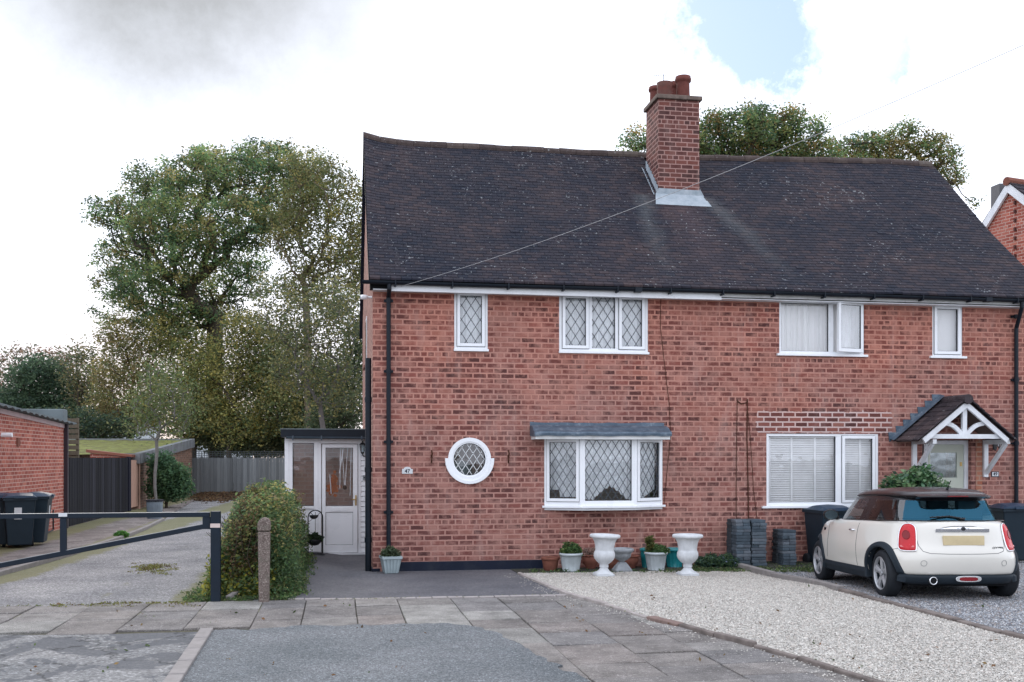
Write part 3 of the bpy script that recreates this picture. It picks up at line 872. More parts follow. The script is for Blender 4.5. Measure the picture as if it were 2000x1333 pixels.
# upstairs right: fixed light with plain curtains and an outward open casement
w3, _ = make_window(house, *r3, [(.0, .59, 'fixed')], TF, head=.055, fw=.042, wb=.06, sillext=.05)
x0, x1, z0, z1 = r3; ix0 = x0 + .042; iw = x1 - x0 - .084
m = MB(TF); m.box(ix0 + iw * .59, ix0 + iw * .645, .016, .084, z0 + .06, z1 - .097); m.build('mullion', M_upvc, w3, bevel=.004)
hx = x1 - .05; cw = iw * .35
Mo = TF @ Matrix.Translation((hx, -.02, 0)) @ Matrix.Rotation(R(14), 4, 'Z')
s = MB(Mo); frame_rect(s, -cw - .02, 0, z0 + .045, z1 - .07, .058, -.035, .02, .065); s.build('sash', M_upvc, w3, bevel=.005)
s = MB(Mo); frame_rect(s, -cw + .037, -.057, z0 + .109, z1 - .127, .007, -.03, -.0); s.build('gasket', M_gasket, w3)
s = MB(Mo); s.box(-cw + .038, -.058, -.018, -.012, z0 + .11, z1 - .128); s.build('pane', M_glass, w3)
curtain_for(w3, x0 + .02, x0 + (x1 - x0) * .36, z0, z1, M_sheer, folds=4, amp=.022, seed=3, name='curtain')
curtain_for(w3, x0 + (x1 - x0) * .34, x1 - .02, z0, z1, M_sheer, folds=5, amp=.022, seed=5, y=.15, name='curtain')
w4, _ = make_window(house, *r4, [(.015, .985, 'sash')], TF, head=.045, fw=.045, wb=.06, sillext=.06)
bl = MB(TF); bl.box(r4[0] + .03, r4[1] - .03, .12, .125, r4[2] + .02, r4[3] - .02); bl.build('roller_blind', M_sheer, w4)
# downstairs right with venetian blind
w5, _ = make_window(house, *r5, [(.0, .625, 'fixed'), (.685, .985, 'sash')], TF, fw=.048, wb=.07, sillext=.09)
b = MB(TF); z = r5[2] + .04
for (xa, xb) in ((r5[0] + .03, r5[0] + (r5[1] - r5[0]) * .645), (r5[0] + (r5[1] - r5[0]) * .655, r5[1] - .02)):
    z = r5[2] + .05; k = 0
    while z < r5[3] - .08:
        tl = .0150 + rng.uniform(-.0012, .0012)
        b._add([(xa, .125, z - tl), (xb, .125, z - tl), (xb, .145, z + tl), (xa, .145, z + tl)], [(0, 1, 2, 3)])
        b._add([(xa, .125, z - tl - .003), (xb, .125, z - tl - .003), (xb, .145, z + tl - .003), (xa, .145, z + tl - .003)], [(3, 2, 1, 0)])
        b._add([(xa, .125, z - tl - .003), (xb, .125, z - tl - .003), (xb, .125, z - tl), (xa, .125, z - tl)], [(0, 1, 2, 3)])
        z += .040; k += 1
    b.box(xa, xb, .12, .18, r5[3] - .075, r5[3] - .03)
    for u in ([.06, .37, .70] if xb - xa > 1 else [.62]):
        b.box(xa + (xb - xa) * u - .018, xa + (xb - xa) * u + .018, .122, .125, r5[2] + .03, r5[3] - .05)
b.build('venetian_blind', M_blind, w5)
rb = MB(TF); rb.box(r5[0] - .1, r5[1] + .1, .30, .31, r5[2] - .1, r5[3] + .1); rb.build('blind_lining', M_room, w5)

# porthole window
po = MB(); pr = []
n = 48
def ring(mb, r0, r1_, y0, y1, a0=0, a1=2 * math.pi, n=48):
    for i in range(n):
        a, b_ = a0 + (a1 - a0) * i / n, a0 + (a1 - a0) * (i + 1) / n
        P = lambda r, t, y: (ccx + r * math.cos(t), y, ccz + r * math.sin(t))
        mb.quad(P(r0, a, y0), P(r1_, a, y0), P(r1_, b_, y0), P(r0, b_, y0)); mb.quad(P(r1_, a, y0), P(r1_, a, y1), P(r1_, b_, y1), P(r1_, b_, y0))
        mb.quad(P(r0, a, y0), P(r0, b_, y0), P(r0, b_, y1), P(r0, a, y1))
ring(po, cri + .02, cro - .02, YF - .025, YF + .08)
ring(po, cri - .005, cri + .02, YF - .012, YF + .08)
ring(po, cro - .02, cro + .03, YF - .045, YF + .01, math.pi * .985, math.pi * 2.015, 26)
w6 = po.build('porthole_window', M_upvc, house)
g = MB(); ring(g, cri - .012, cri - .005, YF + .0, YF + .06); g.build('gasket', M_gasket, w6)
g = MB(); g.poly([(ccx + cri * math.cos(2 * math.pi * i / 40), YF + .03, ccz + cri * math.sin(2 * math.pi * i / 40)) for i in range(40)]); g.build('pane', M_glass, w6)
l = MB()
for p0, p1 in lattice_lines(ccx - cri, ccx + cri, ccz - cri, ccz + cri, .125, .19, circle=(ccx, ccz, cri - .006)): l._add(*strip2(p0, p1, YF + .022, .010))
l.build('lead_lattice', M_whitecame, w6)
rm = MB(); rm.box(ccx - .6, ccx + .6, YF + .9, YF + .92, ccz - .7, ccz + .7); rm.build('inner_wall', simple('pink_room', (.42, .26, .24), .9), w6)
rm = MB(); rm.lathe([(.0, 0), (.20, .0), (.24, .16), (.20, .34), (.12, .42), (0, .43)], (ccx - .12, YF + .45, ccz - .45), 16); rm.build('vase', simple('dark_teal_vase', (.02, .06, .07), .4), w6, smooth=True)

# splayed bay window
YB1 = YF - .27
A = Vector((bx0, YF)); B = Vector((WX(1136, YB1), YB1)); C_ = Vector((WX(1241, YB1), YB1)); D = Vector((bx1, YF))
bay = MB()
hg = bz1 - .015
# sill board and soffit board follow the splay
out_ = [(A.x - .04, YF), (A.x - .04, YF - .05), (B.x - .02, YB1 - .05), (C_.x + .02, YB1 - .05), (D.x + .04, YF - .05), (D.x + .04, YF)]
bay.prism(out_, bz0 - .035, bz0)
bay.prism([(A.x + .0, YF), (B.x, YB1 + .0), (C_.x, YB1 + .0), (D.x, YF)], bz0 - .075, bz0 - .0351)
bayo = bay.build('bay_window', M_upvc, house, bevel=.004)
def facet(P, Q, lights, fw=.05, last=0):
    d = (Q - P); L = d.length; ang = math.atan2(d.y, d.x)
    xf = Matrix.Translation((P.x, P.y, 0)) @ Matrix.Rotation(ang, 4, 'Z')
    f = MB(xf); z0, z1 = bz0, hg
    frame_rect(f, .0, L, z0, z1, fw, .0, .07, .085, .07)
    f.build('bay_frame', M_upvc, bayo, bevel=.004)
    ix0, ix1, iz0, iz1 = fw, L - fw, z0 + .085, z1 - .07
    if lights == 'sash':
        s = MB(xf); frame_rect(s, ix0 - .012, ix1 + .012, iz0 - .012, iz1 + .012, .05, -.025, .04); s.build('sash', M_upvc, bayo, bevel=.005)
        g = MB(xf); frame_rect(g, ix0 - .018, ix1 + .018, iz0 - .018, iz1 + .018, .006, -.008, .0); g.build('gasket', M_gasket, bayo)
        ix0 += .038; ix1 -= .038; iz0 += .038; iz1 -= .038; yg = .0
    else: yg = .03
    g = MB(xf); frame_rect(g, ix0 - .001, ix1 + .001, iz0 - .001, iz1 + .001, .007, yg, yg + .03); g.build('gasket', M_gasket, bayo)
    p = MB(xf); p.quad((ix0, yg + .02, iz0), (ix1, yg + .02, iz0), (ix1, yg + .02, iz1), (ix0, yg + .02, iz1)); p.build('pane', M_glass, bayo)
    l = MB(xf)
    for (p0, p1) in lattice_lines(ix0 + .006, ix1 - .006, iz0 + .006, iz1 - .006, .130, .205): l._add(*strip2(p0, p1, yg + .010, .0095))
    l.build('lead_lattice', M_leadcame, bayo)
    return xf, ix0, ix1, iz0, iz1
pw = .035
f1 = facet(A, B, 'sash', .055); f2 = facet(B, C_, 'fixed', .06); f3 = facet(C_, D, 'sash', .05)
# corner posts
for P in (B, C_):
    cpst = MB(); cpst.tube([(P.x, P.y + .035, bz0), (P.x, P.y + .035, hg)], .045, 12); cpst.build('corner_post', M_upvc, bayo)
lc = MB(); zt = hg - .05
arch = lambda u: f2[3] + .0 + .22 * max(0, 1 - (abs(u - .55) / .30) ** 1.3) + .03 * abs(math.sin(u * 38))
lc.xf = Matrix.Identity(4)
wavy(lc, B.x - .02, C_.x + .02, bz0, zt, YB1 + .095, amp=.012, folds=9, bottom=arch, seed=8); lc.build('lace_curtain', M_lace, bayo, smooth=True)
lc = MB(f1[0]); wavy(lc, .02, f1[2] + .02, bz0, zt, .14, amp=.010, folds=5, bottom=lambda u: f1[3] + .02 + .12 * (u < .4), seed=9); lc.build('lace_curtain', M_lace, bayo, smooth=True)
lc = MB(f3[0]); wavy(lc, .02, f3[2] + .02, bz0, zt, .14, amp=.010, folds=4, bottom=lambda u: f3[3] + .30 * max(0, u - .55), seed=10); lc.build('lace_curtain', M_lace, bayo, smooth=True)
# window board with a low dark plant trough behind the lace
ib = MB(); ib.box(bx0 + .1, bx1 - .1, YF - .02, YF + .25, bz0 - .02, bz0 + .03); ib.build('window_board', M_upvc_warm, bayo)
# lead roof and fascia of the bay
YBR = YF - .40
zf0, zf1 = WZ(1046, 857, YBR), WZ(1046, 849, YBR); zl = WZ(1046, 829, YF)
xa, xb = WX(1046, YBR), WX(1309, YBR)
fz_ = MB(); fz_.box(xa, xb, YBR, YBR + .025, zf0 - .01, zf1 + .005); fz_.box(xa, xa + .02, YBR + .026, YF, zf0 - .01, zf1 + .005); fz_.box(xb - .02, xb, YBR + .026, YF, zf0 - .01, zf1 + .005)
fz_.box(xa + .021, xb - .021, YBR + .026, YF, zf0 + .01, zf0 + .025)
fz_.build('bay_fascia', M_peel, bayo, bevel=.003)
lr = MB(); nx_, ny_ = 60, 10; grid = []
prof = [(YBR - .03, zf1 - .02), (YBR - .035, zf1 + .02), (YBR - .025, zf1 + .045), (YBR + .0, zf1 + .055), (YBR + .06, zf1 + .075), (YBR + .14, zf1 + .12), (YBR + .25, zf1 + .16), (YF - .03, zl - .04), (YF - .012, zl - .02), (YF - .010, zl + .03)]
for i in range(nx_ + 1):
    x = xa - .02 + (xb - xa + .04) * i / nx_
    grid.append([(x, y + .012 * mnoise.noise((x * 6, y * 9, 1)), z + .018 * mnoise.noise((x * 4, y * 14, 5))) for y, z in prof])
for i in range(nx_):
    for j in range(len(prof) - 1): lr.quad(grid[i][j], grid[i + 1][j], grid[i + 1][j + 1], grid[i][j + 1])
for g_, fl_ in ((grid[0], 0), (grid[-1], 1)):
    lr.poly([*g_, (g_[0][0], YF - .01, zf1 - .02)])
lr.build('lead_roof', M_lead, bayo, smooth=True)

# ---- door 49 with its gabled canopy
dr = MB(); x0, x1, z0, z1 = d49; DY = YF + .12
fo = MB(); frame_rect(fo, WX(1803, DY), x1 - .0, z0, z1 - .01, .075, DY - .03, DY + .06, .05); door = fo.build('front_door', M_upvc_warm, house, bevel=.004)
xl, xr = WX(1803, DY) + .075, x1 - .075
gx0, gx1, gz0, gz1 = WX(1817, DY), WX(1869, DY), WZ(1817, 933.5, DY), WZ(1817, 884.7, DY)
lf = MB(); zz0, zz1 = z0 + .05, z1 - .085
lf.box(xl, gx0, DY, DY + .045, zz0, zz1); lf.box(gx1, xr, DY, DY + .045, zz0, zz1); lf.box(gx0, gx1, DY, DY + .045, zz0, gz0); lf.box(gx0, gx1, DY, DY + .045, gz1, zz1)
leaf = lf.build('door_leaf', M_cream, door, bevel=.003)
p = MB(); p.box(gx0, gx1, DY + .02, DY + .026, gz0, gz1); p.build('pane', M_glass_obs, door)
p = MB(); p.box(gx0 - .1, gx1 + .1, DY + .5, DY + .51, gz0 - .2, gz1 + .1); p.build('hall_backdrop', simple('hall_wall', (.10, .14, .16), .9), door)
p = MB(); p.box(xr - .075, xr - .035, DY - .012, DY, WZ(1880, 911, DY), WZ(1880, 903, DY)); p.build('door_lock', M_brass, door, bevel=.003)
p = MB(); p.box(x1 + .09, x1 + .21, YF - .012, YF - .0, z0, WZ(1903, 858, YF)); p.build('orange_brick_pier', brickmat('orange_brick', [(0, (.30, .10, .06)), (1, (.46, .20, .13))], (.40, .24, .18), (.42, .27, .2), smear=.2), house)

cano = MB(); YC = 16.12
ax_, az_ = W(1888.3, 784, YC); lx_, lz_ = W(1801.7, 857.1, YC); rx_, _ = W(1971.8, 858.7, YC); 
def board(mb, p, q, wd, y0, y1):      # board in x,z from p to q (top edge), width below
    d = Vector((q[0] - p[0], q[1] - p[1])).normalized(); nrm = Vector((d.y, -d.x))
    if nrm.y > 0: nrm = -nrm
    a = Vector(p); b_ = Vector(q)
    mb.prismY([tuple(a), tuple(b_), tuple(b_ + nrm * wd), tuple(a + nrm * wd)], y0, y1)
board(cano, (lx_, lz_), (ax_, az_), .095, YC, YC + .05); board(cano, (ax_, az_), (rx_, lz_), .085, YC + .001, YC + .051)
ztb0, ztb1 = WZ(1830, 857, YC), WZ(1830, 848, YC)
cano.box(lx_ + .10, rx_ - .10, YC + .052, YC + .12, ztb0, ztb1)
cano.box(ax_ - .042, ax_ + .042, YC + .053, YC + .11, ztb1, az_ - .09)
for sgn in (-1, 1):      # curved struts
    pts = []
    e = Vector((ax_ + sgn * .86 * .43, az_ - .095 - .86 * .43 * (az_ - lz_) / (ax_ - lx_)))
    for k in range(7):
        t = k / 6; xx = ax_ + sgn * (.05 + (abs(e.x - ax_) - .05) * t); zz = ztb1 + (e.y - ztb1) * (1 - (1 - t) ** 1.0) + .05 * math.sin(math.pi * t)
        pts.append((xx, YC + .082, zz))
    for a_, b_ in zip(pts, pts[1:]): cano.bar(a_, b_, .055, .065, up=(0, 1, 0)) if False else cano.bar(a_, b_, .055, .07, up=(0, 0, 1))
canopy = cano.build('door_canopy', M_upvc_warm, house, bevel=.003)
zeb = lz_ - .03
for xx, lab in ((lx_ + .17, 0), (rx_ - .17, 1)):
    cb = MB()
    wp = WX(1784, YF) if not lab else WX(1923, YF)
    cb.box(wp - .04, wp + .04, YF - .055, YF, WZ(1784 if not lab else 1923, 932, YF), ztb0 - .012)
    cb.box(wp - .035, wp + .035, YC + .06, YF - .056, ztb0 - .09, ztb0 - .012)
    cb.bar((wp, YC + .14, ztb0 - .09), (wp, YF - .05, WZ(1784 if not lab else 1923, 924, YF)), .065, .06)
    cb.build('bracket', M_upvc_warm, canopy, bevel=.003)
M_canbl = rooftile('canopy_tile', None, ((.025, .022, .028), (.055, .045, .05), (.10, .075, .075)))
ct = MB(); nr = 9
for sgn in (-1, 1):
    ex = lx_ - .12 if sgn < 0 else rx_ + .12; ez = lz_ - .03
    for r in range(nr):
        u0, u1 = r / nr, (r + 1.35) / nr
        xs0, zs0 = ex + (ax_ - ex) * u0, ez + (az_ + .07 - ez) * u0
        xs1, zs1 = ex + (ax_ - ex) * min(u1, 1), ez + (az_ + .07 - ez) * min(u1, 1)
        y = YC - .05; 
        while y < YF - .01:
            y2 = min(y + .17, YF - .002); q = rng.random(); ct.cc = (q, q, q, 1); l_ = rng.uniform(0, .006)
            ct._add([(xs0, y + .003, zs0 + .022 + l_), (xs0, y2 - .003, zs0 + .022 + l_), (xs1, y2 - .003, zs1 + .004), (xs1, y + .003, zs1 + .004), (xs0, y + .003, zs0), (xs0, y2 - .003, zs0), (xs1, y2 - .003, zs1 - .015), (xs1, y + .003, zs1 - .015)],
                    [(0, 1, 2, 3), (4, 7, 6, 5), (4, 5, 1, 0), (4, 0, 3, 7), (5, 6, 2, 1)]); y += .17
for k in range(3):
    ct.cc = (.6, .6, .6, 1); y0 = YC - .06 + k * .26
    ct.tube([(ax_, y0, az_ + .035), (ax_, min(y0 + .25, YF - .01), az_ + .035)], .085, 12)
ct.build('canopy_tiles', M_canbl, canopy)
cf = MB(); nst = 7
for sgn in (-1,):
    ex = lx_ - .20 if sgn < 0 else rx_ + .2; ez = lz_ - .05
    for i in range(nst):
        xa_, xb_ = ex + (ax_ - .05 - ex) * i / nst, ex + (ax_ - .05 - ex) * (i + 1) / nst
        za_, zb_2 = ez + (az_ + .10 - ez) * i / nst, ez + (az_ + .10 - ez) * (i + 1) / nst
        cf.prismY([(xa_, za_ + .0), (xb_, zb_2 + .0), (xb_, zb_2 + .06), (xa_ - .02, zb_2 + .06)], YF - .018, YF - .003)
        cf._add([(xa_, YF - .019, za_ + .06), (xb_, YF - .019, zb_2 + .06), (xb_ + .02, YF - .13, zb_2 + .03), (xa_ + .02, YF - .13, za_ + .03)], [(0, 3, 2, 1)])
cf.build('stepped_flashing', M_lead, canopy)
sf = MB(); 
sf.quad((lx_ - .08, YC + .0, lz_ - .05), (lx_ - .08, YF - .01, lz_ - .05), (ax_, YF - .01, az_ + .02), (ax_, YC, az_ + .02)); sf.quad((rx_ + .08, YC + .0, lz_ - .05), (rx_ + .08, YF - .01, lz_ - .05), (ax_, YF - .01, az_ + .02), (ax_, YC, az_ + .02))
sf.build('canopy_lining', simple('brown_lining', (.16, .12, .11), .9), canopy)

# ---- text helper and number plaques
def text_mesh(name, s, size, loc, rotz=0, mat=None, parent=None, depth=.002, tilt=0, bold=False, sx=1):
    cu = bpy.data.curves.new('t', 'FONT'); cu.body = s; cu.size = size; cu.align_x = 'CENTER'; cu.align_y = 'CENTER'; cu.extrude = depth
    if bold: cu.offset = size * .02
    t = bpy.data.objects.new('t', cu); col.objects.link(t)
    bpy.context.view_layer.update()
    me = bpy.data.meshes.new_from_object(t.evaluated_get(bpy.context.evaluated_depsgraph_get()))
    bpy.data.objects.remove(t); me.materials.clear(); me.materials.append(mat)
    M = Matrix.Translation(loc) @ Matrix.Rotation(rotz, 4, 'Z') @ Matrix.Rotation(R(90) + tilt, 4, 'X') @ Matrix.Diagonal((sx, 1, 1, 1))
    if parent is not None and parent.get('_abs') is not None: M = Matrix.Translation(-Vector(list(parent['_abs']))) @ M
    me.transform(M); me.name = name
    o = bpy.data.objects.new(name, me); col.objects.link(o)
    if parent is not None: o.parent = parent
    return o
px_, pz_ = W(795.5, 919.5, YF)
s47 = athing('house_number_plaque', 'white plaque with an arched top reading 47, left of the round window', 'plaque', (px_, YF, pz_))
b = MB(); hw, hh = .088, .052
pts = [(px_ - hw, pz_ - hh), (px_ + hw, pz_ - hh), (px_ + hw, pz_ + hh * .5)] + [(px_ + hw * .7 * math.cos(a), pz_ + hh * .5 + .035 * math.sin(a)) for a in [math.pi * k / 8 for k in range(9)]] + [(px_ - hw, pz_ + hh * .5)]
b.prismY(pts, YF - .016, YF - .001); b.build('plate', M_label, s47, bevel=.002)
text_mesh('numerals', '47', .085, (px_, YF - .017, pz_ - .012), 0, M_navy, s47, .001, bold=True)
px_, pz_ = W(1943, 926.5, YF)
s49 = athing('house_number_plaque', 'small dark bordered plaque reading 49 under the right canopy bracket', 'plaque', (px_, YF, pz_))
b = MB(); b.box(px_ - .075, px_ + .075, YF - .012, YF - .001, pz_ - .05, pz_ + .05); b.build('plate', M_navy, s49, bevel=.002)
b = MB(); b.box(px_ - .062, px_ + .062, YF - .014, YF - .0121, pz_ - .038, pz_ + .038); b.build('panel', M_label, s49)
text_mesh('numerals', '49', .085, (px_, YF - .015, pz_), 0, M_navy, s49, .001, bold=True)

# lanterns
def lantern(name, label, x, y, z, s, hang=False, arm=(0, .10)):
    t = athing(name, label, 'lantern', (x, y, z))
    k = MB(); k.lathe([(0, .17), (.012, .165), (.015, .14), (.03, .135), (.058, .11), (.062, .10), (.055, .098)], (x, y, z), 6); k.lathe([(.038, -.045), (.03, -.06), (.012, -.08), (.01, -.1), (0, -.11)], (x, y, z), 6)
    for i in range(6):
        a = math.pi * i / 3; k.tube([(x + .053 * math.cos(a), y + .053 * math.sin(a), z + .1), (x + .036 * math.cos(a), y + .036 * math.sin(a), z - .045)], .004, 5)
    k.build('lantern_frame', M_iron, t)
    g = MB(); g.lathe([(.034, -.042), (.050, .098)], (x, y, z), 6); g.build('glass', M_glass_obs, t)
    a_ = MB(); pts = [(x, y, z - .085), (x + arm[0] * .3, y + arm[1] * .3, z - .13), (x + arm[0] * .8, y + arm[1] * .8, z - .12), (x + arm[0], y + arm[1], z - .06)]
    a_.tube(pts, .009, 6); a_.obox((x + arm[0], y + arm[1], z - .05), .02 + abs(arm[1]) * .1, .012, .05); a_.build('bracket_arm', M_iron, t)
    return t
lx, lz = W(1952, 868, YF - .14)
lantern('wall_lantern', 'black lantern on the brick wall beside the right end of the door canopy', lx, YF - .14, lz, 1, arm=(0, .13))
# rusty hooks beside the porthole, cables
for px, lab in ((843, 'rusty iron hook on the brickwork left of the round window'), (993, 'rusty iron hook on the brickwork right of the round window')):
    hx_, hz_ = W(px, 893, YF); o = MB(); o.tube([(hx_, YF - .01, hz_ + .11), (hx_ + .005, YF - .04, hz_ + .06), (hx_, YF - .015, hz_ - .01), (hx_ - .005, YF - .05, hz_ - .05), (hx_, YF - .015, hz_ - .1)], .012, 6)
    o.box(hx_ - .015, hx_ + .015, YF - .012, YF, hz_ - .02, hz_ + .03)
    tag(o.build('wall_hook', M_rust, origin=(hx_, YF, hz_)), lab, 'hook')
def cable(pts, r, label, mat):
    o = MB(); P = [(*[WX(px, YF - .012)], YF - .012, WZ(px, py, YF - .012)) for px, py in pts]
    o.tube(P, r, 5); tag(o.build('wall_cable', mat, origin=P[-1]), label, 'cable')
cable([(1291, 575), (1290, 640), (1299, 720), (1307, 790), (1310, 850), (1303, 920), (1297, 985)], .005, 'thin dark cable wandering down the brickwork right of the bay window', M_rust)
cable([(1440, 780), (1439, 850), (1438, 940), (1438, 1016)], .006, 'straight brown cable left of the pair above the block stacks', M_rust)
cable([(1440, 784), (1448, 789), (1458, 787), (1460, 780), (1459, 850), (1461, 940), (1462, 1016)], .010, 'thick looped brown cable in the middle above the block stacks', M_rust)
cable([(1460, 800), (1466, 860), (1472, 960), (1479, 1016)], .005, 'thin brown cable leaning right above the block stacks', M_rust)
# gable details
gw = MB(); yy = 20.6
zz1, zz0 = WZ(714, 622, yy), WZ(714, 716, yy)
gw.box(XL - .012, XL + .0, yy - .35, yy + .35, zz0, zz1); wo = gw.build('gable_window', M_upvc, house, bevel=.003)
g = MB(); g.box(XL - .016, XL - .0125, yy - .28, yy + .28, zz0 + .08, zz1 - .07); g.build('pane', M_gloss, wo)
g = MB(); g.box(XL - .07, XL + .0, yy - .4, yy + .4, zz0 - .05, zz0 - .005); g.build('sill', M_brick_side, wo)
fz = WZ(716, 581, 17.2); fld = athing('security_light', 'white security lamp sticking out of the left gable under the eaves', 'lamp', (XL, 17.2, fz))
g = MB(); g.tube([(XL, 17.2, fz), (XL - .08, 17.2, fz)], .022, 10); g.build('bracket', M_upvc, fld)
g = MB(); g.lathe([(0, .13), (.05, .13), (.06, .08), (.055, 0), (.035, -.05), (0, -.05)], (0, 0, 0), 14); 
g.v = [(XL - .10 - v[2] * .7, 17.2 + v[1] * .7, fz + v[0] * .7) for v in g.v]; g.build('lamp_head', M_upvc, fld, smooth=True)

# ------------------------------------------------------------------ glazed entrance porch of 47
PY = 19.9; GP = gz(.3, PY)
porch = athing('entrance_porch', 'white glazed porch with flat dark roof against the left gable', 'porch', (WX(556, PY), PY, GP))
qx = lambda px: WX(px, PY)
qz = lambda py: WZ(640, py, PY)
rf = MB(); rf.box(qx(549), XL - .002, PY - .16, PY + 2.4, qz(854.5), qz(840)); rf.build('roof', M_black, porch, bevel=.006)
rf = MB(); rf.box(qx(549) - .01, XL - .004, PY - .165, PY + 2.4, qz(840) + .001, qz(840) + .02); rf.build('roof_felt', M_felt, porch)
gt = MB(); gutter(gt, qx(560), XL - .03, PY - .20, qz(853.5), .045)
for px in (573, 628, 706): gt.box(qx(px) - .012, qx(px) + .012, PY - .25, PY - .15, qz(861), qz(852))
gt.build('gutter', simple('blue_grey_gutter', (.05, .075, .10), .4), porch)
fr = MB(); zt, zb = qz(861), GP + .02
fr.box(qx(556), qx(571.5), PY, PY + .07, zb, zt); fr.box(qx(613), qx(627.5), PY, PY + .07, zb, zt); fr.box(qx(571.5), qx(613), PY + .001, PY + .069, qz(866), zt)
fr.box(qx(571.5), qx(613), PY + .001, PY + .069, qz(994), qz(988)); fr.box(qx(571.5), qx(613), PY + .002, PY + .068, zb, qz(1075)); fr.box(qx(627.5), qx(705), PY + .001, PY + .069, qz(867), zt)
fr.box(qx(699), qx(705), PY + .0, PY + .07, zb, qz(867)); fr.box(qx(556) + .001, XL - .006, PY + .002, PY + .068, zt, qz(854.5)); fr.box(qx(562), qx(564), PY - .006, PY + .001, zb, zt); fr.box(qx(619), qx(621), PY - .006, PY + .001, zb, zt)
fr.build('frame', M_upvc, porch, bevel=.004)
g = MB(); g.box(qx(571.5), qx(613), PY + .03, PY + .045, qz(1075), qz(994)); g.build('lower_panel', M_upvc, porch)
g = MB(); frame_rect(g, qx(571.5), qx(613), qz(988), qz(866), .008, PY - .002, PY + .03); g.build('gasket', M_gasket, porch)
g = MB(); g.quad((qx(572), PY + .022, qz(988)), (qx(612.5), PY + .022, qz(988)), (qx(612.5), PY + .022, qz(866)), (qx(572), PY + .022, qz(866))); g.build('side_pane', M_glass_porch, porch)
# door
dx0, dx1, dz0, dz1 = qx(629), qx(698.5), GP + .05, qz(868)
gx0, gx1, gz0, gz1 = qx(636), qx(689.5), qz(989), qz(875)
dl = MB(); dl.box(dx0, gx0, PY - .015, PY + .05, dz0, dz1); dl.box(gx1, dx1, PY - .015, PY + .05, dz0, dz1); dl.box(gx0, gx1, PY - .014, PY + .05, gz1, dz1); dl.box(gx0, gx1, PY - .014, PY + .05, qz(1000.7), gz0); dl.box(gx0, gx1, PY - .014, PY + .05, dz0, qz(1065))
dl.box(gx0, gx1, PY + .003, PY + .04, qz(1065), qz(1000.7))
pd = dl.build('porch_door', M_upvc, porch, bevel=.004)
g = MB(); frame_rect(g, dx0 - .007, dx1 + .007, dz0 - .007, dz1 + .007, .006, PY - .010, PY + .02); frame_rect(g, gx0, gx1, gz0, gz1, .008, PY - .003, PY + .03); frame_rect(g, gx0, gx1, qz(1065), qz(1000.7), .006, PY - .004, PY + .0029); g.build('gasket', M_gasket, pd)
g = MB(); g.quad((gx0, PY + .022, gz0), (gx1, PY + .022, gz0), (gx1, PY + .022, gz1), (gx0, PY + .022, gz1)); g.build('pane', M_glass_porch, pd)
g = MB(); g.box(qx(648), qx(679), PY - .022, PY - .0145, qz(998.3), qz(991.8)); g.build('letterbox', M_upvc, pd, bevel=.003)
g = MB(); g.box(qx(693.5), qx(696.5), PY - .026, PY - .0155, qz(988), qz(968)); g.box(qx(686), qx(695), PY - .055, PY - .035, qz(977), qz(975)); g.box(qx(694), qx(696), PY - .055, PY - .0155, qz(977), qz(975)); g.build('handle', M_brass, pd, bevel=.002)
g = MB(); g.box(qx(556), XL - .003, PY - .06, PY + .05, GP - .12, GP + .045); g.build('threshold', M_upvc_warm, porch)
# shiplap cladding
g = MB(); z = GP + .05
while z < zt - .01:
    z2 = min(z + .098, zt); g._add([(qx(705) + .002, PY + .0, z), (XL - .004, PY + .0, z), (XL - .004, PY + .014, z2 - .012), (qx(705) + .002, PY + .014, z2 - .012), (qx(705) + .002, PY + .03, z2), (XL - .004, PY + .03, z2), (qx(705) + .002, PY + .03, z), (XL - .004, PY + .03, z)], [(0, 1, 2, 3), (3, 2, 5, 4), (0, 6, 7, 1)]); z += .098
g.build('shiplap_cladding', M_upvc, porch)
g = MB(); yb = PY + 2.2
g.quad((qx(556), yb, GP), (XL, yb, GP), (XL, yb, zt), (qx(556), yb, zt))
g.build('rear_wall', brickmat('porch_inner_brick', [(0, (.62, .40, .33)), (1, (.70, .48, .40))], (.70, .54, .48), (.7, .55, .5), smear=.3), porch)
g = MB(); g.box(qx(556), XL, PY + .08, PY + 2.2, GP - .02, GP + .01); g.build('floor', M_room, porch)
g = MB(); sx_0 = qx(556)
for k in range(4): g.box(sx_0, sx_0 + .06, PY + .071 + k * .7, PY + .131 + k * .7, GP + .02, zt)
g.box(sx_0 + .001, sx_0 + .059, PY + .132, PY + 2.17, GP + .02, GP + .75); g.build('side_frame', M_upvc, porch)
for k in range(3):
    g = MB(); g.box(sx_0 + .02, sx_0 + .026, PY + .132 + k * .7, PY + .770 + k * .7, GP + .76, zt - .01); g.build('side_pane', M_glass, porch)
# hanging things seen through the door
hg_ = athing('hanging_ornament', 'white string of ornaments hanging inside the porch door glass', 'ornament', (qx(672), PY + .2, qz(876)))
g = MB()
for a_, b_, r_ in (((668, 876), (673, 950), .007), ((679, 876), (674, 950), .007), ((665, 876), (664, 955), .009), ((671, 876), (663, 925), .012), ((686, 876), (684, 968), .008), ((644, 927), (647, 965), .010)):
    g.tube([(WX(a_[0], PY + .2), PY + .2, WZ(a_[0], a_[1], PY + .2)), (WX(b_[0], PY + .2), PY + .2, WZ(b_[0], b_[1], PY + .2))], r_, 6)
g.build('strings', M_upvc, hg_)
g = MB(); g.lathe([(0, .05), (.03, .035), (.04, 0), (.03, -.03), (0, -.045)], (WX(673.5, PY + .2), PY + .2, WZ(673, 953, PY + .2)), 12); g.build('pendant', M_rust, hg_, smooth=True)
tb = MB(); cxo, czo = W(651, 948, PY + .5)
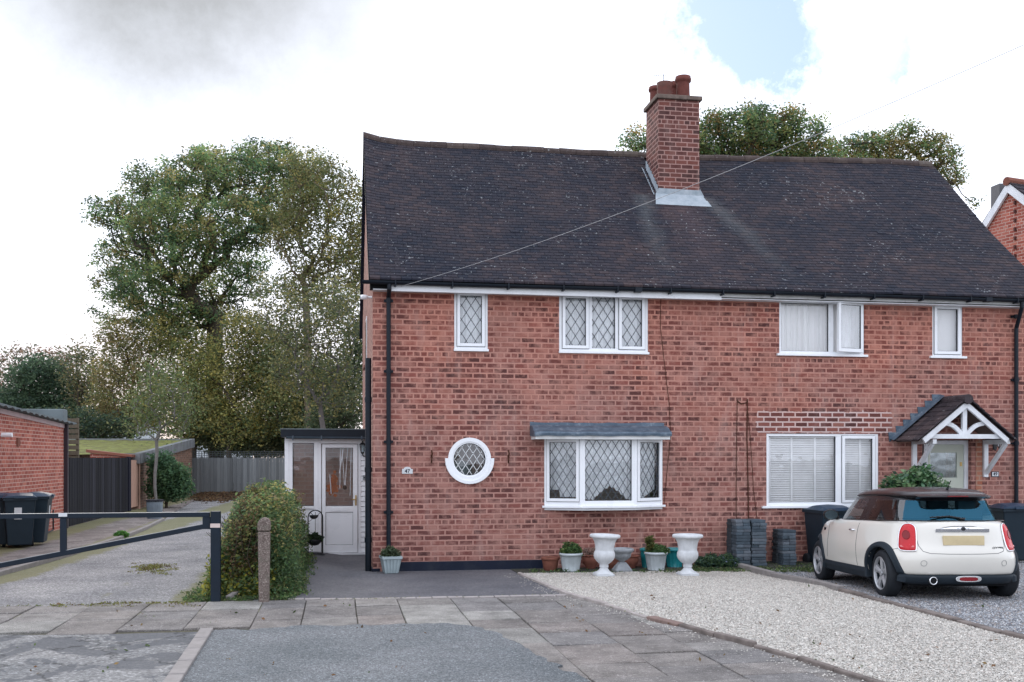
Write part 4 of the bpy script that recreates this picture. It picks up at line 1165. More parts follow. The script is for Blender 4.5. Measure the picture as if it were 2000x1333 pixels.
for k in range(46):
    v = Vector((rng.gauss(0, .055), rng.gauss(0, .03), rng.gauss(0, .11))); tb.obox((cxo + v.x, PY + .5 + v.y, czo + v.z), .028, .012, .03, Matrix.Rotation(rng.uniform(0, 3), 3, 'Y'))
tag(tb.build('dried_flower_bunch', simple('orange_petals', (.60, .17, .04), .8), origin=(cxo, PY + .5, czo)), 'orange dried flower bunch seen through the porch door glass', 'flowers')
lzx, lzz = W(708, 879, PY - .10)
lantern('wall_lantern', 'black lantern on a scrolled arm at the top right of the porch', lzx, PY - .10, lzz, 1, arm=(.09, .10))
dbx, dbz = W(711.5, 933, PY)
g = MB(); g.box(dbx - .03, dbx + .03, PY - .02, PY + .01, dbz - .045, dbz + .045); db = g.build('doorbell', M_galv, origin=(dbx, PY, dbz), bevel=.004); tag(db, 'small grey doorbell box on the white cladding beside the porch door', 'doorbell')
g = MB(); g.box(dbx - .012, dbx + .012, PY - .024, PY - .02, dbz - .01, dbz + .012); g.build('push_button', M_gasket, db)
# ------------------------------------------------------------------ ground surfaces
def clip_cell(poly, x0, x1, y0, y1):
    def clip(P, f, inter):
        out = []
        for i in range(len(P)):
            a, b = P[i - 1], P[i]
            ia, ib = f(a), f(b)
            if ib:
                if not ia: out.append(inter(a, b))
                out.append(b)
            elif ia: out.append(inter(a, b))
        return out
    def ix(x): return lambda a, b: (x, a[1] + (b[1] - a[1]) * (x - a[0]) / (b[0] - a[0]))
    def iy(y): return lambda a, b: (a[0] + (b[0] - a[0]) * (y - a[1]) / (b[1] - a[1]), y)
    P = clip(poly, lambda p: p[0] >= x0, ix(x0))
    if P: P = clip(P, lambda p: p[0] <= x1, ix(x1))
    if P: P = clip(P, lambda p: p[1] >= y0, iy(y0))
    if P: P = clip(P, lambda p: p[1] <= y1, iy(y1))
    return P
def sheet(name, poly, dz, mat, cell=.6, hf=None, skirt=.05, nobump=False):
    m = MB(); xs = [p[0] for p in poly]; ys = [p[1] for p in poly]
    nx, ny = max(1, math.ceil((max(xs) - min(xs)) / cell)), max(1, math.ceil((max(ys) - min(ys)) / cell))
    hf = hf or (lambda x, y: 0)
    for i in range(nx):
        for j in range(ny):
            x0 = min(xs) + (max(xs) - min(xs)) * i / nx; x1 = min(xs) + (max(xs) - min(xs)) * (i + 1) / nx
            y0 = min(ys) + (max(ys) - min(ys)) * j / ny; y1 = min(ys) + (max(ys) - min(ys)) * (j + 1) / ny
            P = clip_cell(poly, x0, x1, y0, y1)
            Q = []
            for p in P:
                if not Q or math.hypot(p[0] - Q[-1][0], p[1] - Q[-1][1]) > 1e-5: Q.append(p)
            if len(Q) > 2 and math.hypot(Q[0][0] - Q[-1][0], Q[0][1] - Q[-1][1]) < 1e-5: Q.pop()
            if len(Q) < 3: continue
            m.poly([(x, y, gz(x, y) + dz + hf(x, y)) for x, y in Q])
    if skirt:
        for a, b in zip(poly, poly[1:] + poly[:1]):
            n = max(1, int(math.hypot(a[0] - b[0], a[1] - b[1]) / cell))
            for k in range(n):
                p = (a[0] + (b[0] - a[0]) * k / n, a[1] + (b[1] - a[1]) * k / n); q = (a[0] + (b[0] - a[0]) * (k + 1) / n, a[1] + (b[1] - a[1]) * (k + 1) / n)
                zp, zq = gz(*p) + dz + hf(*p), gz(*q) + dz + hf(*q)
                m.quad((p[0], p[1], zp), (q[0], q[1], zq), (q[0], q[1], zq - skirt), (p[0], p[1], zp - skirt))
    o = m.build(name, mat); tag(o, kind='structure'); return o
M_ground = asphalt('rough_ground', (.15, .15, .13), (.20, .19, .17), 1, 60)
g = MB(); Rr = 400; Z0 = -.14
g.quad((-Rr, -Rr, Z0), (Rr, -Rr, Z0), (Rr, Rr, Z0), (-Rr, Rr, Z0)); tag(g.build('ground', M_ground), kind='structure')

def PG(lst): return [G(*p) for p in lst]
k0 = G(0, 1124); k1 = G(140, 1084); k2 = G(240, 1052); k3 = G(318, 1017)
LN = G(400, 1187)
XH0, XH1 = -1.55, -.40     # hedge band
# lane
M_lane = asphalt('lane_tarmac', (.17, .17, .18), (.33, .32, .315), 1, 110, moss=[('seg', (k0, k2), .9, 1.35), ('x', -1.75, .6, 1.2), ('y', 12.45, .7, 1.25), ('x', -3.0, .35, .45)], patch=None, coarse=.9, bstr=1)
lane_poly = [(-14, 12.2), (-.9, 12.2), (-.9, 49.5), (-14, 49.5)]
sheet('lane', lane_poly, 0, M_lane, cell=1.5, hf=lambda x, y: .02 * mnoise.noise((x * .5, y * .3, 0)) if y > 12.6 else 0)
# raised concrete apron on the left, with its kerb
M_apron = asphalt('apron_concrete', (.20, .17, .16), (.28, .25, .235), 1, 160, moss=[('seg', (G(130, 1043), G(250, 1009)), .8, 1.1), ('seg', (k1, k3), .3, .7)], patch=(.15, .13, .12), coarse=.4)
ap = [G(-260, 1210), k0, G(80, 1101), k1, k2, k3, G(330, 1008), (-6.2, 49), (-16, 49), (-16, G(-260, 1210)[1])]
sheet('concrete_apron', ap, .06, M_apron, cell=1.2, skirt=.12)
kb = MB(); kp = [G(-260, 1210), k0, G(80, 1101), k1, G(190, 1068), k2, G(285, 1034), k3]
for a, b in zip(kp, kp[1:]):
    kb.bar((a[0], a[1], .015), (b[0], b[1], .015), .09, .11)
tag(kb.build('kerb', M_concrete, bevel=.012), kind='structure')

# pavement slabs (one object; each slab its own raised block)
C0 = G(595, 1173); C1 = G(1110, 1165)
yfar = C0[1] - .05
sl = MB(); y0p = yfar - 2.05
def slab(x0, x1, y0, y1, shear=.12):
    j = rng.uniform(.004, .007); a = rng.uniform(.90, 1.12); t = rng.choice([(.235, .215, .20), (.22, .205, .195), (.25, .235, .22), (.215, .205, .20), (.235, .215, .20), (.225, .20, .185)] + [(.29, .28, .26)] * (rng.random() < .3))
    sl.cc = (t[0] * a, t[1] * a, t[2] * a, 1); z = rng.uniform(-.007, .007); tz = [z + rng.uniform(-.006, .006) for _ in range(4)]; rr_ = rng.uniform(-.008, .008)
    P = [(x0 + j, y0 + j), (x1 - j, y0 + j), (x1 - j, y1 - j), (x0 + j, y1 - j)]
    vs = [(p[0], p[1], -.05) for p in P] + [(p[0], p[1], gz(*p) + .012 + tz[i]) for i, p in enumerate(P)]
    sl._add(vs, [(4, 5, 6, 7), (0, 1, 5, 4), (1, 2, 6, 5), (2, 3, 7, 6), (3, 0, 4, 7)])
x = -9.0
while x < 14:
    wd = rng.choice([.60, .66, .52, .68, .60])
    rows = [yfar, yfar - rng.choice([.9, .6, 1.0]), y0p - .1]
    y = yfar
    while y > 5.0:
        d = rng.choice([.45, .6, .75]) if x > 2.6 else rng.choice([.62, .9, .68])
        if x <= .4 and y < y0p + .2: break
        slab(x, x + wd, y - d, y); y -= d
    x += wd
tag(sl.build('pavement', M_slab, bevel=.006, seg=1), kind='structure')
M_joint = asphalt('joint_sand', (.05, .05, .035), (.10, .09, .06), 1, 120)
sheet('pavement_bed', [(-14, 4), (16, 4), (16, yfar + .12), (-14, yfar + .12)], -.012, M_joint, cell=2, skirt=0)

# road (newer tarmac) and older cracked tarmac to the left of the diagonal kerb line
e0 = G(404, 1238); e1 = G(335, 1345)
def rough_edge(P, amp=.03, step=.12, upto=None):
    out = []
    for i, (a, b) in enumerate(zip(P, P[1:] + P[:1])):
        n = max(1, int(math.hypot(b[0] - a[0], b[1] - a[1]) / step)) if (upto is None or i < upto) else 1
        for k in range(n):
            x, y = a[0] + (b[0] - a[0]) * k / n, a[1] + (b[1] - a[1]) * k / n
            j = amp if n > 1 and (k or i) else 0
            out.append((x + j * mnoise.noise((x * 5, y * 5, 2)) * 1.6, y + j * mnoise.noise((x * 6, y * 6, 9)) * 2))
    return out
M_road = asphalt('road_tarmac', (.13, .145, .155), (.20, .21, .22), 1, 170, coarse=.95, bstr=1)
rd_poly = [e0, G(560, 1231), G(760, 1226), G(880, 1223), G(935, 1232), G(985, 1250), G(1050, 1285), G(1120, 1325), G(1200, 1400), G(1300, 1520), (3.2, 2), (-1.5, 1.5), G(300, 1400)]
sheet('road', rough_edge(rd_poly, .075, .07, 8), .034, M_road, cell=.6, skirt=.03)
M_road2 = asphalt('old_road_tarmac', (.15, .155, .16), (.27, .265, .26), 1, 90, patch=(.085, .09, .10), coarse=.7, cracks=.75, bstr=1)
sheet('old_road', [G(-300, 1246), G(-40, 1244), G(200, 1243), (e0[0] - .05, e0[1]), (e1[0] - .06, e1[1]), (-2.6, 1.5), (-12, 1.5)], .020, M_road2, cell=.5, hf=lambda x, y: .012 * mnoise.noise((x * 1.6, y * 1.6, 3)), skirt=.03)
ke = MB(); nk = 4
for i in range(6):
    a = Vector((*e0, .02)).lerp(Vector((*G(300, 1400), .02)), i / 6 + .004); b = Vector((*e0, .02)).lerp(Vector((*G(300, 1400), .02)), (i + 1) / 6 - .004)
    ke.bar(a + Vector((0, 0, .012)), b + Vector((0, 0, .012)), .13, .06)
tag(ke.build('edging_kerb', M_concrete, bevel=.008), kind='structure')

# tarmac drive of 47 with its block edge
M_drive = asphalt('drive_tarmac', (.095, .095, .108), (.15, .148, .158), 1, 200, coarse=.7, bstr=.6)
g0, g1, g2, g3 = G(1014, 1123), G(1110, 1165), G(1270, 1211), G(1562, 1291)
g4 = G(1712, 1338); g5 = G(1900, 1420)
DX0 = G(597, 1171)
sheet('driveway', [(DX0[0] - .3, C0[1] + .06), C0 and (C1[0], C1[1] + .05), (g0[0], g0[1]), (g0[0], YF + .02), (XL - .01, YF + .02), (XL - .01, 22.2), (-.45, 22.2), (-.9, 22.2), (-.9, C0[1] + .06)][0:], .010, M_drive, cell=.5, skirt=0)
M_bed = simple('edge_block', (.34, .31, .30), .9, .2, var=.2, scale=14, bump=.4)
eb = MB(); x = C0[0] - .2
while x < C1[0] - .02:
    f = (x - C0[0]) / (C1[0] - C0[0]); y = C0[1] + (C1[1] - C0[1]) * f
    eb.box(x, x + .19, y - .05, y + .05, gz(x, y) - .04, gz(x, y) + .022 + rng.uniform(-.003, .003)); x += .2
tag(eb.build('block_edging', M_bed, bevel=.006), kind='structure')

# gravel front gardens
def gravmat(name, stops, scale=34):
    m, nt, out = newmat(name); n = N(nt); p = n.pos()
    v = n('ShaderNodeTexVoronoi', feature='F1', inp={'Vector': p, 'Scale': scale, 'Randomness': 1}); sc = n('ShaderNodeSeparateColor'); n.link(v.outputs['Color'], sc.inputs[0])
    c = n.ramp(sc.outputs[0], stops); e = n.ramp(v.outputs['Distance'], [(.35, 1), (.75, .35)])
    c = n.mix(1, c, e, 'MULTIPLY'); c = n.mix(1, c, n.ramp(n.noise(p, 1.5, 5).outputs[0], [(.3, .85), (.7, 1.08)]), 'MULTIPLY')
    b = n.bsdf(c, .85, n.bump(v.outputs['Distance'], .9, .02), .2); b.inputs['Normal']
    n.link(b.outputs[0], out.inputs[0]); return m
M_gravel = gravmat('cream_gravel', [(0, (.28, .26, .23)), (.3, (.42, .40, .36)), (.8, (.52, .50, .45)), (1, (.46, .36, .30))], 52)
M_gravel2 = gravmat('grey_gravel', [(0, (.13, .14, .16)), (.4, (.24, .25, .27)), (.85, (.40, .41, .42)), (1, (.26, .20, .17))])
s0, s1, s2, s3, s4, s5 = G(1442, 1112), G(1590, 1144), G(1642, 1159), G(1800, 1199), G(1960, 1243), G(2300, 1330)
grav1 = [g0, g1, g2, g3, g4, g5, (9.5, 6.0), s5, s4, s3, s2, s1, s0, G(1442, 1119), G(1200, 1121)]
def pxpoly(l): return l
sheet('gravel_bed', grav1, .022, M_gravel, cell=.6, skirt=.03)
grav2 = [s0, s1, s2, s3, s4, s5, (14.5, 8.0), (14.5, YF - .45), (s0[0] + .15, YF - .45)]
sheet('gravel_drive', grav2, .018, M_gravel2, cell=.6, skirt=0)
M_bedsoil = asphalt('bed_soil', (.03, .035, .03), (.07, .07, .055), 1, 60, bstr=1)
sheet('soil_bed', [(g0[0], YF + .01), (g0[0], g0[1] - .03), G(1200, 1122.5), G(1442, 1120), (s0[0] + .1, s0[1]), G(1600, 1122), G(1700, 1115), (14, YF - .5), (14, YF + .01)], .016, M_bedsoil, cell=.5, skirt=0)
sheet('flower_bed', [(WX(1372, YF), YF + .01), (WX(1366, 16.3), 16.3), (WX(1440, 16.15), 16.15), (WX(1600, 16.1), 16.1), (WX(1640, YF), YF + .01)], .05, M_bedsoil, cell=.12, skirt=.06, hf=lambda x, y: .02 * mnoise.noise((x * 5, y * 5, 0)) + .02 * (y - 16.3))
# loose stones
def stones(name, poly, excl, n, z, pal, size, label):
    P = np.array(poly); lo = P.min(0); hi = P.max(0)
    pts = np.empty((0, 2))
    def inside(Q, poly):
        c = np.zeros(len(Q), bool); j = len(poly) - 1
        for i in range(len(poly)):
            xi, yi = poly[i]; xj, yj = poly[j]
            cond = ((yi > Q[:, 1]) != (yj > Q[:, 1])) & (Q[:, 0] < (xj - xi) * (Q[:, 1] - yi) / (yj - yi + 1e-12) + xi)
            c ^= cond; j = i
        return c
    while len(pts) < n:
        Q = npr.uniform(lo, hi, (n * 2, 2)); Q = Q[inside(Q, poly)]
        # only where the photograph's view reaches
        d = Q[:, 0] * ST + Q[:, 1] * CT; u = (Q[:, 0] * CT - Q[:, 1] * ST) / d
        Q = Q[(u > -.53) & (u < .54) & (d > 7.5)]
        pts = np.vstack([pts, Q])
    pts = pts[:n]
    s = size * npr.uniform(.55, 1.4, n)
    base = np.array([(1, 0, 0), (0, 1, 0), (-1, 0, 0), (0, -1, 0), (0, 0, .62), (0, 0, -.5)], float)
    a = npr.uniform(0, 6.28, n); ca, sa = np.cos(a), np.sin(a)
    el = npr.uniform(.6, 1.0, n)
    V = np.repeat(base[None], n, 0) + npr.uniform(-.22, .22, (n, 6, 3))
    V[:, :, 1] *= el[:, None]
    x = V[:, :, 0] * ca[:, None] - V[:, :, 1] * sa[:, None]; y = V[:, :, 0] * sa[:, None] + V[:, :, 1] * ca[:, None]
    zz = np.array([gz(px, py) for px, py in pts]) + z
    V = np.stack([x * s[:, None] + pts[:, :1], y * s[:, None] + pts[:, 1:], V[:, :, 2] * s[:, None] + (zz + s * .35)[:, None]], -1)
    tri = np.array([(0, 1, 4), (1, 2, 4), (2, 3, 4), (3, 0, 4)]); F = (tri[None] + (np.arange(n) * 6)[:, None, None]).reshape(-1, 3)
    pal = np.array(pal); ci = npr.randint(0, len(pal), n); C = pal[ci] * npr.uniform(.7, 1.15, (n, 1)); C = np.repeat(C, 4, 0)
    me = raw_mesh(name, V.reshape(-1, 3), F, C, [M_stone])
    o = bpy.data.objects.new(name, me); col.objects.link(o); tag(o, label, 'gravel', kind='stuff'); return o
g1poly = grav1
stones('gravel', g1poly, None, 120000, .020, [(.46, .43, .38), (.53, .50, .45), (.60, .57, .52), (.38, .35, .31), (.50, .44, .39), (.56, .53, .48), (.43, .41, .38)], .0105, 'loose cream gravel covering the front garden of the left house')
stones('gravel', grav2, None, 60000, .016, [(.20, .21, .23), (.30, .31, .33), (.40, .41, .43), (.48, .49, .50), (.15, .15, .17), (.32, .27, .24)], .0105, 'loose grey gravel covering the drive under the parked car')
# stone edging along both sides of the gravel
def edging(pts, w_, h_, mat, L=.45, z=0, name='edging'):
    m = MB()
    for a, b in zip(pts, pts[1:]):
        a = Vector(a); b = Vector(b); n = max(1, round((b - a).length / L))
        for k in range(n):
            p, q = a.lerp(b, k / n + .012 / n), a.lerp(b, (k + 1) / n - .012 / n)
            zz = rng.uniform(-.012, .008)
            m.bar((p.x, p.y, gz(*p) + z + zz), (q.x, q.y, gz(*q) + z + zz + rng.uniform(-.006, .006)), w_ * rng.uniform(.85, 1.1), h_)
    return tag(m.build(name, mat, bevel=.012), kind='structure')
edging([s0, s1, s2], .10, .14, M_concrete, 1.2, .03, 'stone_edging')
M_edge2 = simple('brown_edging', (.19, .16, .145), .9, .2, var=.5, scale=6, bump=.5)
edging([s2, s3, s4, s5], .10, .10, M_edge2, .7, .012, 'stone_edging')
edging([g0, g1, g2], .07, .07, simple('pale_edging', (.38, .34, .32), .9, .2, var=.3), .5, .01, 'stone_edging')
edging([g2, G(1330, 1226)], .12, .08, simple('red_edging', (.22, .155, .135), .9, .2, var=.3), .3, .01, 'brick_edging')
edging([G(1330, 1226), g3, g4, g5], .07, .08, M_edge2, .6, .01, 'stone_edging')

# ------------------------------------------------------------------ leaves and trees
PAL_OAK = [(.10, .18, .085), (.13, .21, .09), (.18, .26, .10), (.25, .28, .10), (.085, .145, .08), (.33, .28, .11)]
def leaves(centers, spread, per, size, pal, flat=.75, clump_var=.25, mixauto=None):
    n = len(centers) * per
    cen = np.repeat(centers, per, 0)
    off = np.clip(npr.normal(0, 1, (n, 3)), -1.7, 1.7) * np.array([spread, spread, spread * flat])
    P = cen + off
    a = npr.normal(0, 1, (n, 3)); a[:, 2] *= .6; a /= np.linalg.norm(a, axis=1)[:, None]
    b = npr.normal(0, 1, (n, 3)); b -= (b * a).sum(1)[:, None] * a; b /= np.linalg.norm(b, axis=1)[:, None]
    s = size * npr.uniform(.6, 1.35, (n, 1))
    V = np.stack([P - a * s, P + b * s * .55, P + a * s, P - b * s * .55], 1).reshape(-1, 3)
    F = np.arange(n * 4).reshape(-1, 4)
    pal = np.array(pal)
    cl = npr.randint(0, len(pal), len(centers)); ci = np.where(npr.rand(n) < .55, np.repeat(cl, per), npr.randint(0, len(pal), n))
    C = pal[ci] * npr.uniform(.7, 1.3, (n, 1)) * np.repeat(npr.uniform(1 - clump_var, 1 + clump_var, (len(centers), 1)), per, 0)
    return V, F, C
def skeleton(base, top, tips, r0, seed=0, seg=.7, jit=.12, up=.6, wobble=.1):
    rs = np.random.RandomState(seed)
    base = np.array(base, float); top = np.array(top, float)
    nodes = []; par = []
    k = max(3, int(np.linalg.norm(top - base) / seg))
    for i in range(k + 1):
        t = i / k; p = base + (top - base) * t; p[:2] += wobble * np.array([math.sin(t * 5 + seed), math.cos(t * 4 + seed)]) * t
        nodes.append(p); par.append(i - 1)
    tips = sorted(tips, key=lambda p: np.linalg.norm(p - top))
    tipnode = []
    dist = [0.0] * len(nodes)
    for p in tips:
        A = np.array(nodes); d = A - p; dd = np.linalg.norm(d, axis=1) + np.maximum(0, d[:, 2]) * up + np.array(dist) * .12
        j = int(np.argmin(dd[max(2, k // 2):])) + max(2, k // 2)
        q = nodes[j]; L = np.linalg.norm(p - q); m = max(1, int(L / seg)); prev = j
        for s in range(1, m + 1):
            t = s / m; w_ = q + (p - q) * t
            if s < m: w_ = w_ + rs.normal(0, jit, 3) + np.array([0, 0, -.10 * L * math.sin(math.pi * t) * .5])
            nodes.append(w_); par.append(prev); dist.append(dist[prev] + L / m if prev < len(dist) else 0); prev = len(nodes) - 1
        while len(dist) < len(nodes): dist.append(0)
        tipnode.append(prev)
    cnt = np.zeros(len(nodes))
    for t in tipnode:
        j = t
        while j >= 0: cnt[j] += 1; j = par[j]
    rad = r0 * (cnt / max(cnt.max(), 1)) ** .5
    rad = np.maximum(rad, r0 * .012 + .006)
    return np.array(nodes), par, rad
def branch_mesh(nodes, par, rad, name, mat, ns=6):
    V = []; F = []
    ang = np.arange(ns) * 2 * math.pi / ns
    for i, p in enumerate(par):
        if p < 0: continue
        a, b = nodes[p], nodes[i]; d = b - a; L = np.linalg.norm(d)
        if L < 1e-4: continue
        d = d / L; u = np.cross(d, (0, 0, 1) if abs(d[2]) < .9 else (0, 1, 0)); u /= np.linalg.norm(u); v = np.cross(d, u)
        ring = np.outer(np.cos(ang), u) + np.outer(np.sin(ang), v)
        ra = min(rad[p], rad[i] * 1.6)
        b0 = len(V) * ns
        V.append(a + ring * ra); V.append(b + d * rad[i] * .3 + ring * rad[i])
        for k in range(ns): F.append((b0 + k, b0 + (k + 1) % ns, b0 + ns + (k + 1) % ns, b0 + ns + k))
    return raw_mesh(name, np.vstack(V), np.array(F), None, [mat], smooth=True)
def sample_clumps(clumps, n, seed, mind=.5, shell=.55):
    rs = np.random.RandomState(seed); pts = []
    w_ = np.array([c[3] * c[4] * c[5] for c in clumps]) ** .75; w_ /= w_.sum()
    tries = 0
    while len(pts) < n and tries < n * 60:
        tries += 1
        c = clumps[rs.choice(len(clumps), p=w_)]
        d = rs.normal(0, 1, 3); d /= np.linalg.norm(d); r = shell + (1 - shell) * rs.rand() if rs.rand() < .75 else rs.rand()
        p = np.array(c[:3]) + d * r * np.array(c[3:6])
        if pts and np.min(np.linalg.norm(np.array(pts) - p, axis=1)) < mind: continue
        pts.append(p)
    return pts
def tree(name, label, cat, base, top, clumps, ntips, per, lsize, pal, r0, seed, spread=.42, group=None, mind=.5, seg=.7, bark=None, cv=.25, leaf_frac=1.0, jit=.12, flat=.75, wob=.1, mat=None):
    global npr
    npr = np.random.RandomState(seed)
    tips = sample_clumps(clumps, ntips, seed, mind)
    nodes, par, rad = skeleton(base, top, tips, r0, seed, seg, jit, wobble=wob)
    t = thing(name, label, cat, tuple(base), group)
    off = np.array(base, float)
    me = branch_mesh(nodes - off, par, rad, 'trunk', bark or M_bark); o = bpy.data.objects.new('trunk', me); col.objects.link(o); o.parent = t
    lt = [p for p in tips if np.random.RandomState(int(abs(p[0] * 1000)) % 99999).rand() < leaf_frac]
    V, F, C = leaves(np.array(lt) - off, spread, per, lsize, pal, flat, cv)
    me = raw_mesh('crown', V, F, C, [mat or M_leaf]); o = bpy.data.objects.new('crown', me); col.objects.link(o); o.parent = t
    return t
def clp(px, py, t, rx, ry, rz):
    """crown lobe: centre from the place it stands, radii in metres"""
    p = PT(px, py, t); return (p.x, p.y, p.z, rx, ry, rz)
def lobes(lst, t, sc):     # (px, py, half width px, half height px, depth offset)
    out = []
    for px, py, hw, hh, dd in lst:
        p = PT(px, py, t + dd); k = (t + dd) / FPX; out.append((p.x, p.y, p.z, hw * k, max(hw, hh) * k * .9, hh * k))
    return out
# the big oak on the left
T1 = 54
oakl = lobes([(235, 420, 60, 38, 0), (200, 400, 30, 22, 0), (300, 370, 60, 50, 1), (385, 350, 75, 55, -1), (470, 350, 80, 60, 1), (545, 330, 60, 45, 0), (510, 310, 50, 32, 2), (420, 320, 50, 35, 2),
              (330, 440, 90, 60, -2), (250, 500, 65, 45, 1), (225, 560, 42, 38, 0), (300, 560, 70, 55, -2), (380, 500, 75, 60, -3), (460, 440, 80, 55, -3), (540, 410, 60, 55, 0), (350, 610, 65, 42, -1),
              (420, 590, 60, 50, 1), (480, 540, 50, 55, 2), (210, 610, 25, 30, 0), (600, 350, 40, 45, 3), (275, 620, 35, 25, 0)], T1, 1)
ob_ = PT(425, 893, T1); ob_.z = -.1; ot = PT(415, 590, T1)
tree('oak_tree', 'large dark green oak with spreading crown standing beyond the left fence', 'tree', tuple(ob_), tuple(ot), oakl, 700, 118, .074, PAL_OAK, .42, 3, spread=.26, mind=.60, cv=.5)
# yellowing tree right of the oak, reaching behind the gable
T2 = 50
PAL_Y = [(.24, .24, .09), (.18, .20, .085), (.34, .29, .10), (.13, .17, .07), (.20, .18, .08), (.16, .19, .09)]
yl = lobes([(640, 350, 50, 45, 0), (600, 400, 60, 55, 1), (680, 410, 45, 60, 0), (560, 460, 50, 50, 0), (650, 490, 60, 60, 0), (595, 320, 40, 30, 1), (700, 500, 35, 70, 1), (590, 550, 55, 50, 0), (660, 580, 50, 50, 0)], T2, 1)
b_ = PT(600, 893, T2); b_.z = -.1
tree('maple_tree', 'half bare tree with golden leaves leaning towards the left gable', 'tree', tuple(b_), tuple(PT(598, 560, T2)), yl, 520, 52, .070, PAL_Y, .17, 5, spread=.26, mind=.38, bark=simple('pale_bark', (.20, .16, .12), .9, .1, var=.3), cv=.35)
# grey twiggy tree in front of it
tw = lobes([(590, 640, 85, 70, 0), (650, 620, 60, 80, 0), (540, 600, 50, 60, 0), (610, 720, 90, 60, 0), (660, 760, 55, 60, 0)], 40, 1)
b_ = PT(640, 893, 40); b_.z = -.1
tree('thorn_tree', 'grey twiggy thorn tree with few leaves behind the porch', 'tree', tuple(b_), tuple(PT(630, 790, 40)), tw, 480, 24, .060, [(.15, .17, .08), (.27, .24, .09), (.11, .14, .07)], .10, 6, spread=.24, mind=.28, seg=.45, bark=simple('grey_bark', (.15, .135, .13), .9, .1, var=.3), jit=.10)
# leafy mass beneath the oak, one tree after another
PAL_M = [(.29, .29, .10), (.20, .24, .09), (.38, .33, .11), (.14, .20, .09), (.20, .20, .09), (.46, .40, .13)]
under = [
    (450, 51, [(450, 720, 65, 60, 0), (430, 790, 60, 50, 0), (480, 650, 50, 45, 0), (400, 740, 45, 50, 0), (470, 830, 70, 40, 0), (530, 740, 40, 50, 0)], PAL_M, 'yellow green tree growing straight behind the left end of the fence', 400, 62),
    (380, 52, [(370, 690, 55, 50, 0), (350, 760, 55, 50, 0), (390, 820, 65, 45, 0), (330, 650, 45, 35, 0), (300, 800, 45, 45, 0)], PAL_M, 'olive bushy tree between the oak trunk and the garage roof', 340, 60),
    (250, 53, [(240, 665, 45, 45, 0), (225, 735, 45, 45, 0), (275, 730, 45, 45, 0), (300, 665, 40, 35, 0), (215, 800, 45, 45, 0), (265, 800, 45, 45, 0)], [(.17, .13, .06), (.14, .14, .06), (.12, .14, .06), (.22, .18, .07)], 'thin brown leaved tree left of the oak', 330, 50),
    (560, 51, [(560, 790, 65, 50, 0), (520, 750, 50, 50, 0), (600, 820, 60, 40, 0), (545, 690, 50, 45, 0), (620, 750, 55, 55, 0)], [(.10, .13, .055), (.17, .17, .065), (.07, .10, .05), (.22, .19, .07)], 'dense mixed green tree above the middle of the back fence', 400, 68),
    (500, 53, [(480, 850, 70, 30, 0), (560, 850, 60, 30, 0), (600, 840, 50, 40, 0), (430, 850, 60, 30, 0), (520, 870, 90, 20, 0)], [(.05, .07, .04), (.07, .09, .05), (.10, .10, .05)], 'low dense dark tree filling the gap just above the back fence', 330, 90),
    (670, 43, [(670, 800, 40, 50, 0), (690, 730, 30, 50, 0), (640, 820, 35, 35, 0), (700, 660, 22, 45, 0)], [(.045, .065, .035), (.06, .08, .045), (.08, .10, .05)], 'dark evergreen tree tucked beside the left gable', 200, 60),
]
for i, (bx, t, ls, pal, lab, nt_, per) in enumerate(under):
    b_ = PT(bx, 893, t); b_.z = -.1
    tree('broadleaf_tree', lab, 'tree', tuple(b_), tuple(PT(bx, 850, t)), lobes(ls, t, 1), nt_, per, .070, [tuple(min(q * (1.0 if pal is PAL_M else 1.6), .5) for q in c) for c in pal], .13, 20 + i, spread=.28, group='trees behind the back fence', mind=.36, seg=.6)
# far left trees
fl_ = [(60, 56, [(80, 740, 55, 38, 0), (60, 790, 70, 35, 0), (120, 780, 45, 45, 0)], [(.035, .06, .04), (.05, .08, .045), (.065, .10, .055)], 'rounded dark green tree above the left garage roof', 240, 80),
       (10, 58, [(20, 720, 40, 40, 0), (60, 700, 45, 22, 0), (-20, 760, 50, 50, 0), (120, 710, 50, 28, 0)], [(.16, .10, .07), (.12, .09, .06), (.09, .10, .06)], 'sparse reddish tree at the far left edge', 230, 20),
       (175, 55, [(170, 740, 35, 55, 0), (190, 800, 40, 45, 0), (150, 720, 30, 35, 0), (165, 690, 25, 25, 0)], [(.09, .10, .05), (.13, .11, .05), (.06, .08, .045)], 'spindly open tree between the garage and the oak', 190, 30),
       (150, 50, [(150, 835, 60, 30, 0), (210, 840, 50, 25, 0), (100, 830, 40, 25, 0)], [(.03, .05, .035), (.04, .065, .04), (.06, .075, .035)], 'low dark shrubby tree behind the mossy garage', 170, 60)]
for i, (bx, t, ls, pal, lab, nt_, per) in enumerate(fl_):
    b_ = PT(bx, 893, t); b_.z = -.1
    tree('broadleaf_tree', lab, 'tree', tuple(b_), tuple(PT(bx, 850, t)), lobes(ls, t, 1), nt_, per, .080, [tuple(q * 1.7 for q in c) for c in pal], .13, 40 + i, spread=.32, mind=.42, seg=.7)
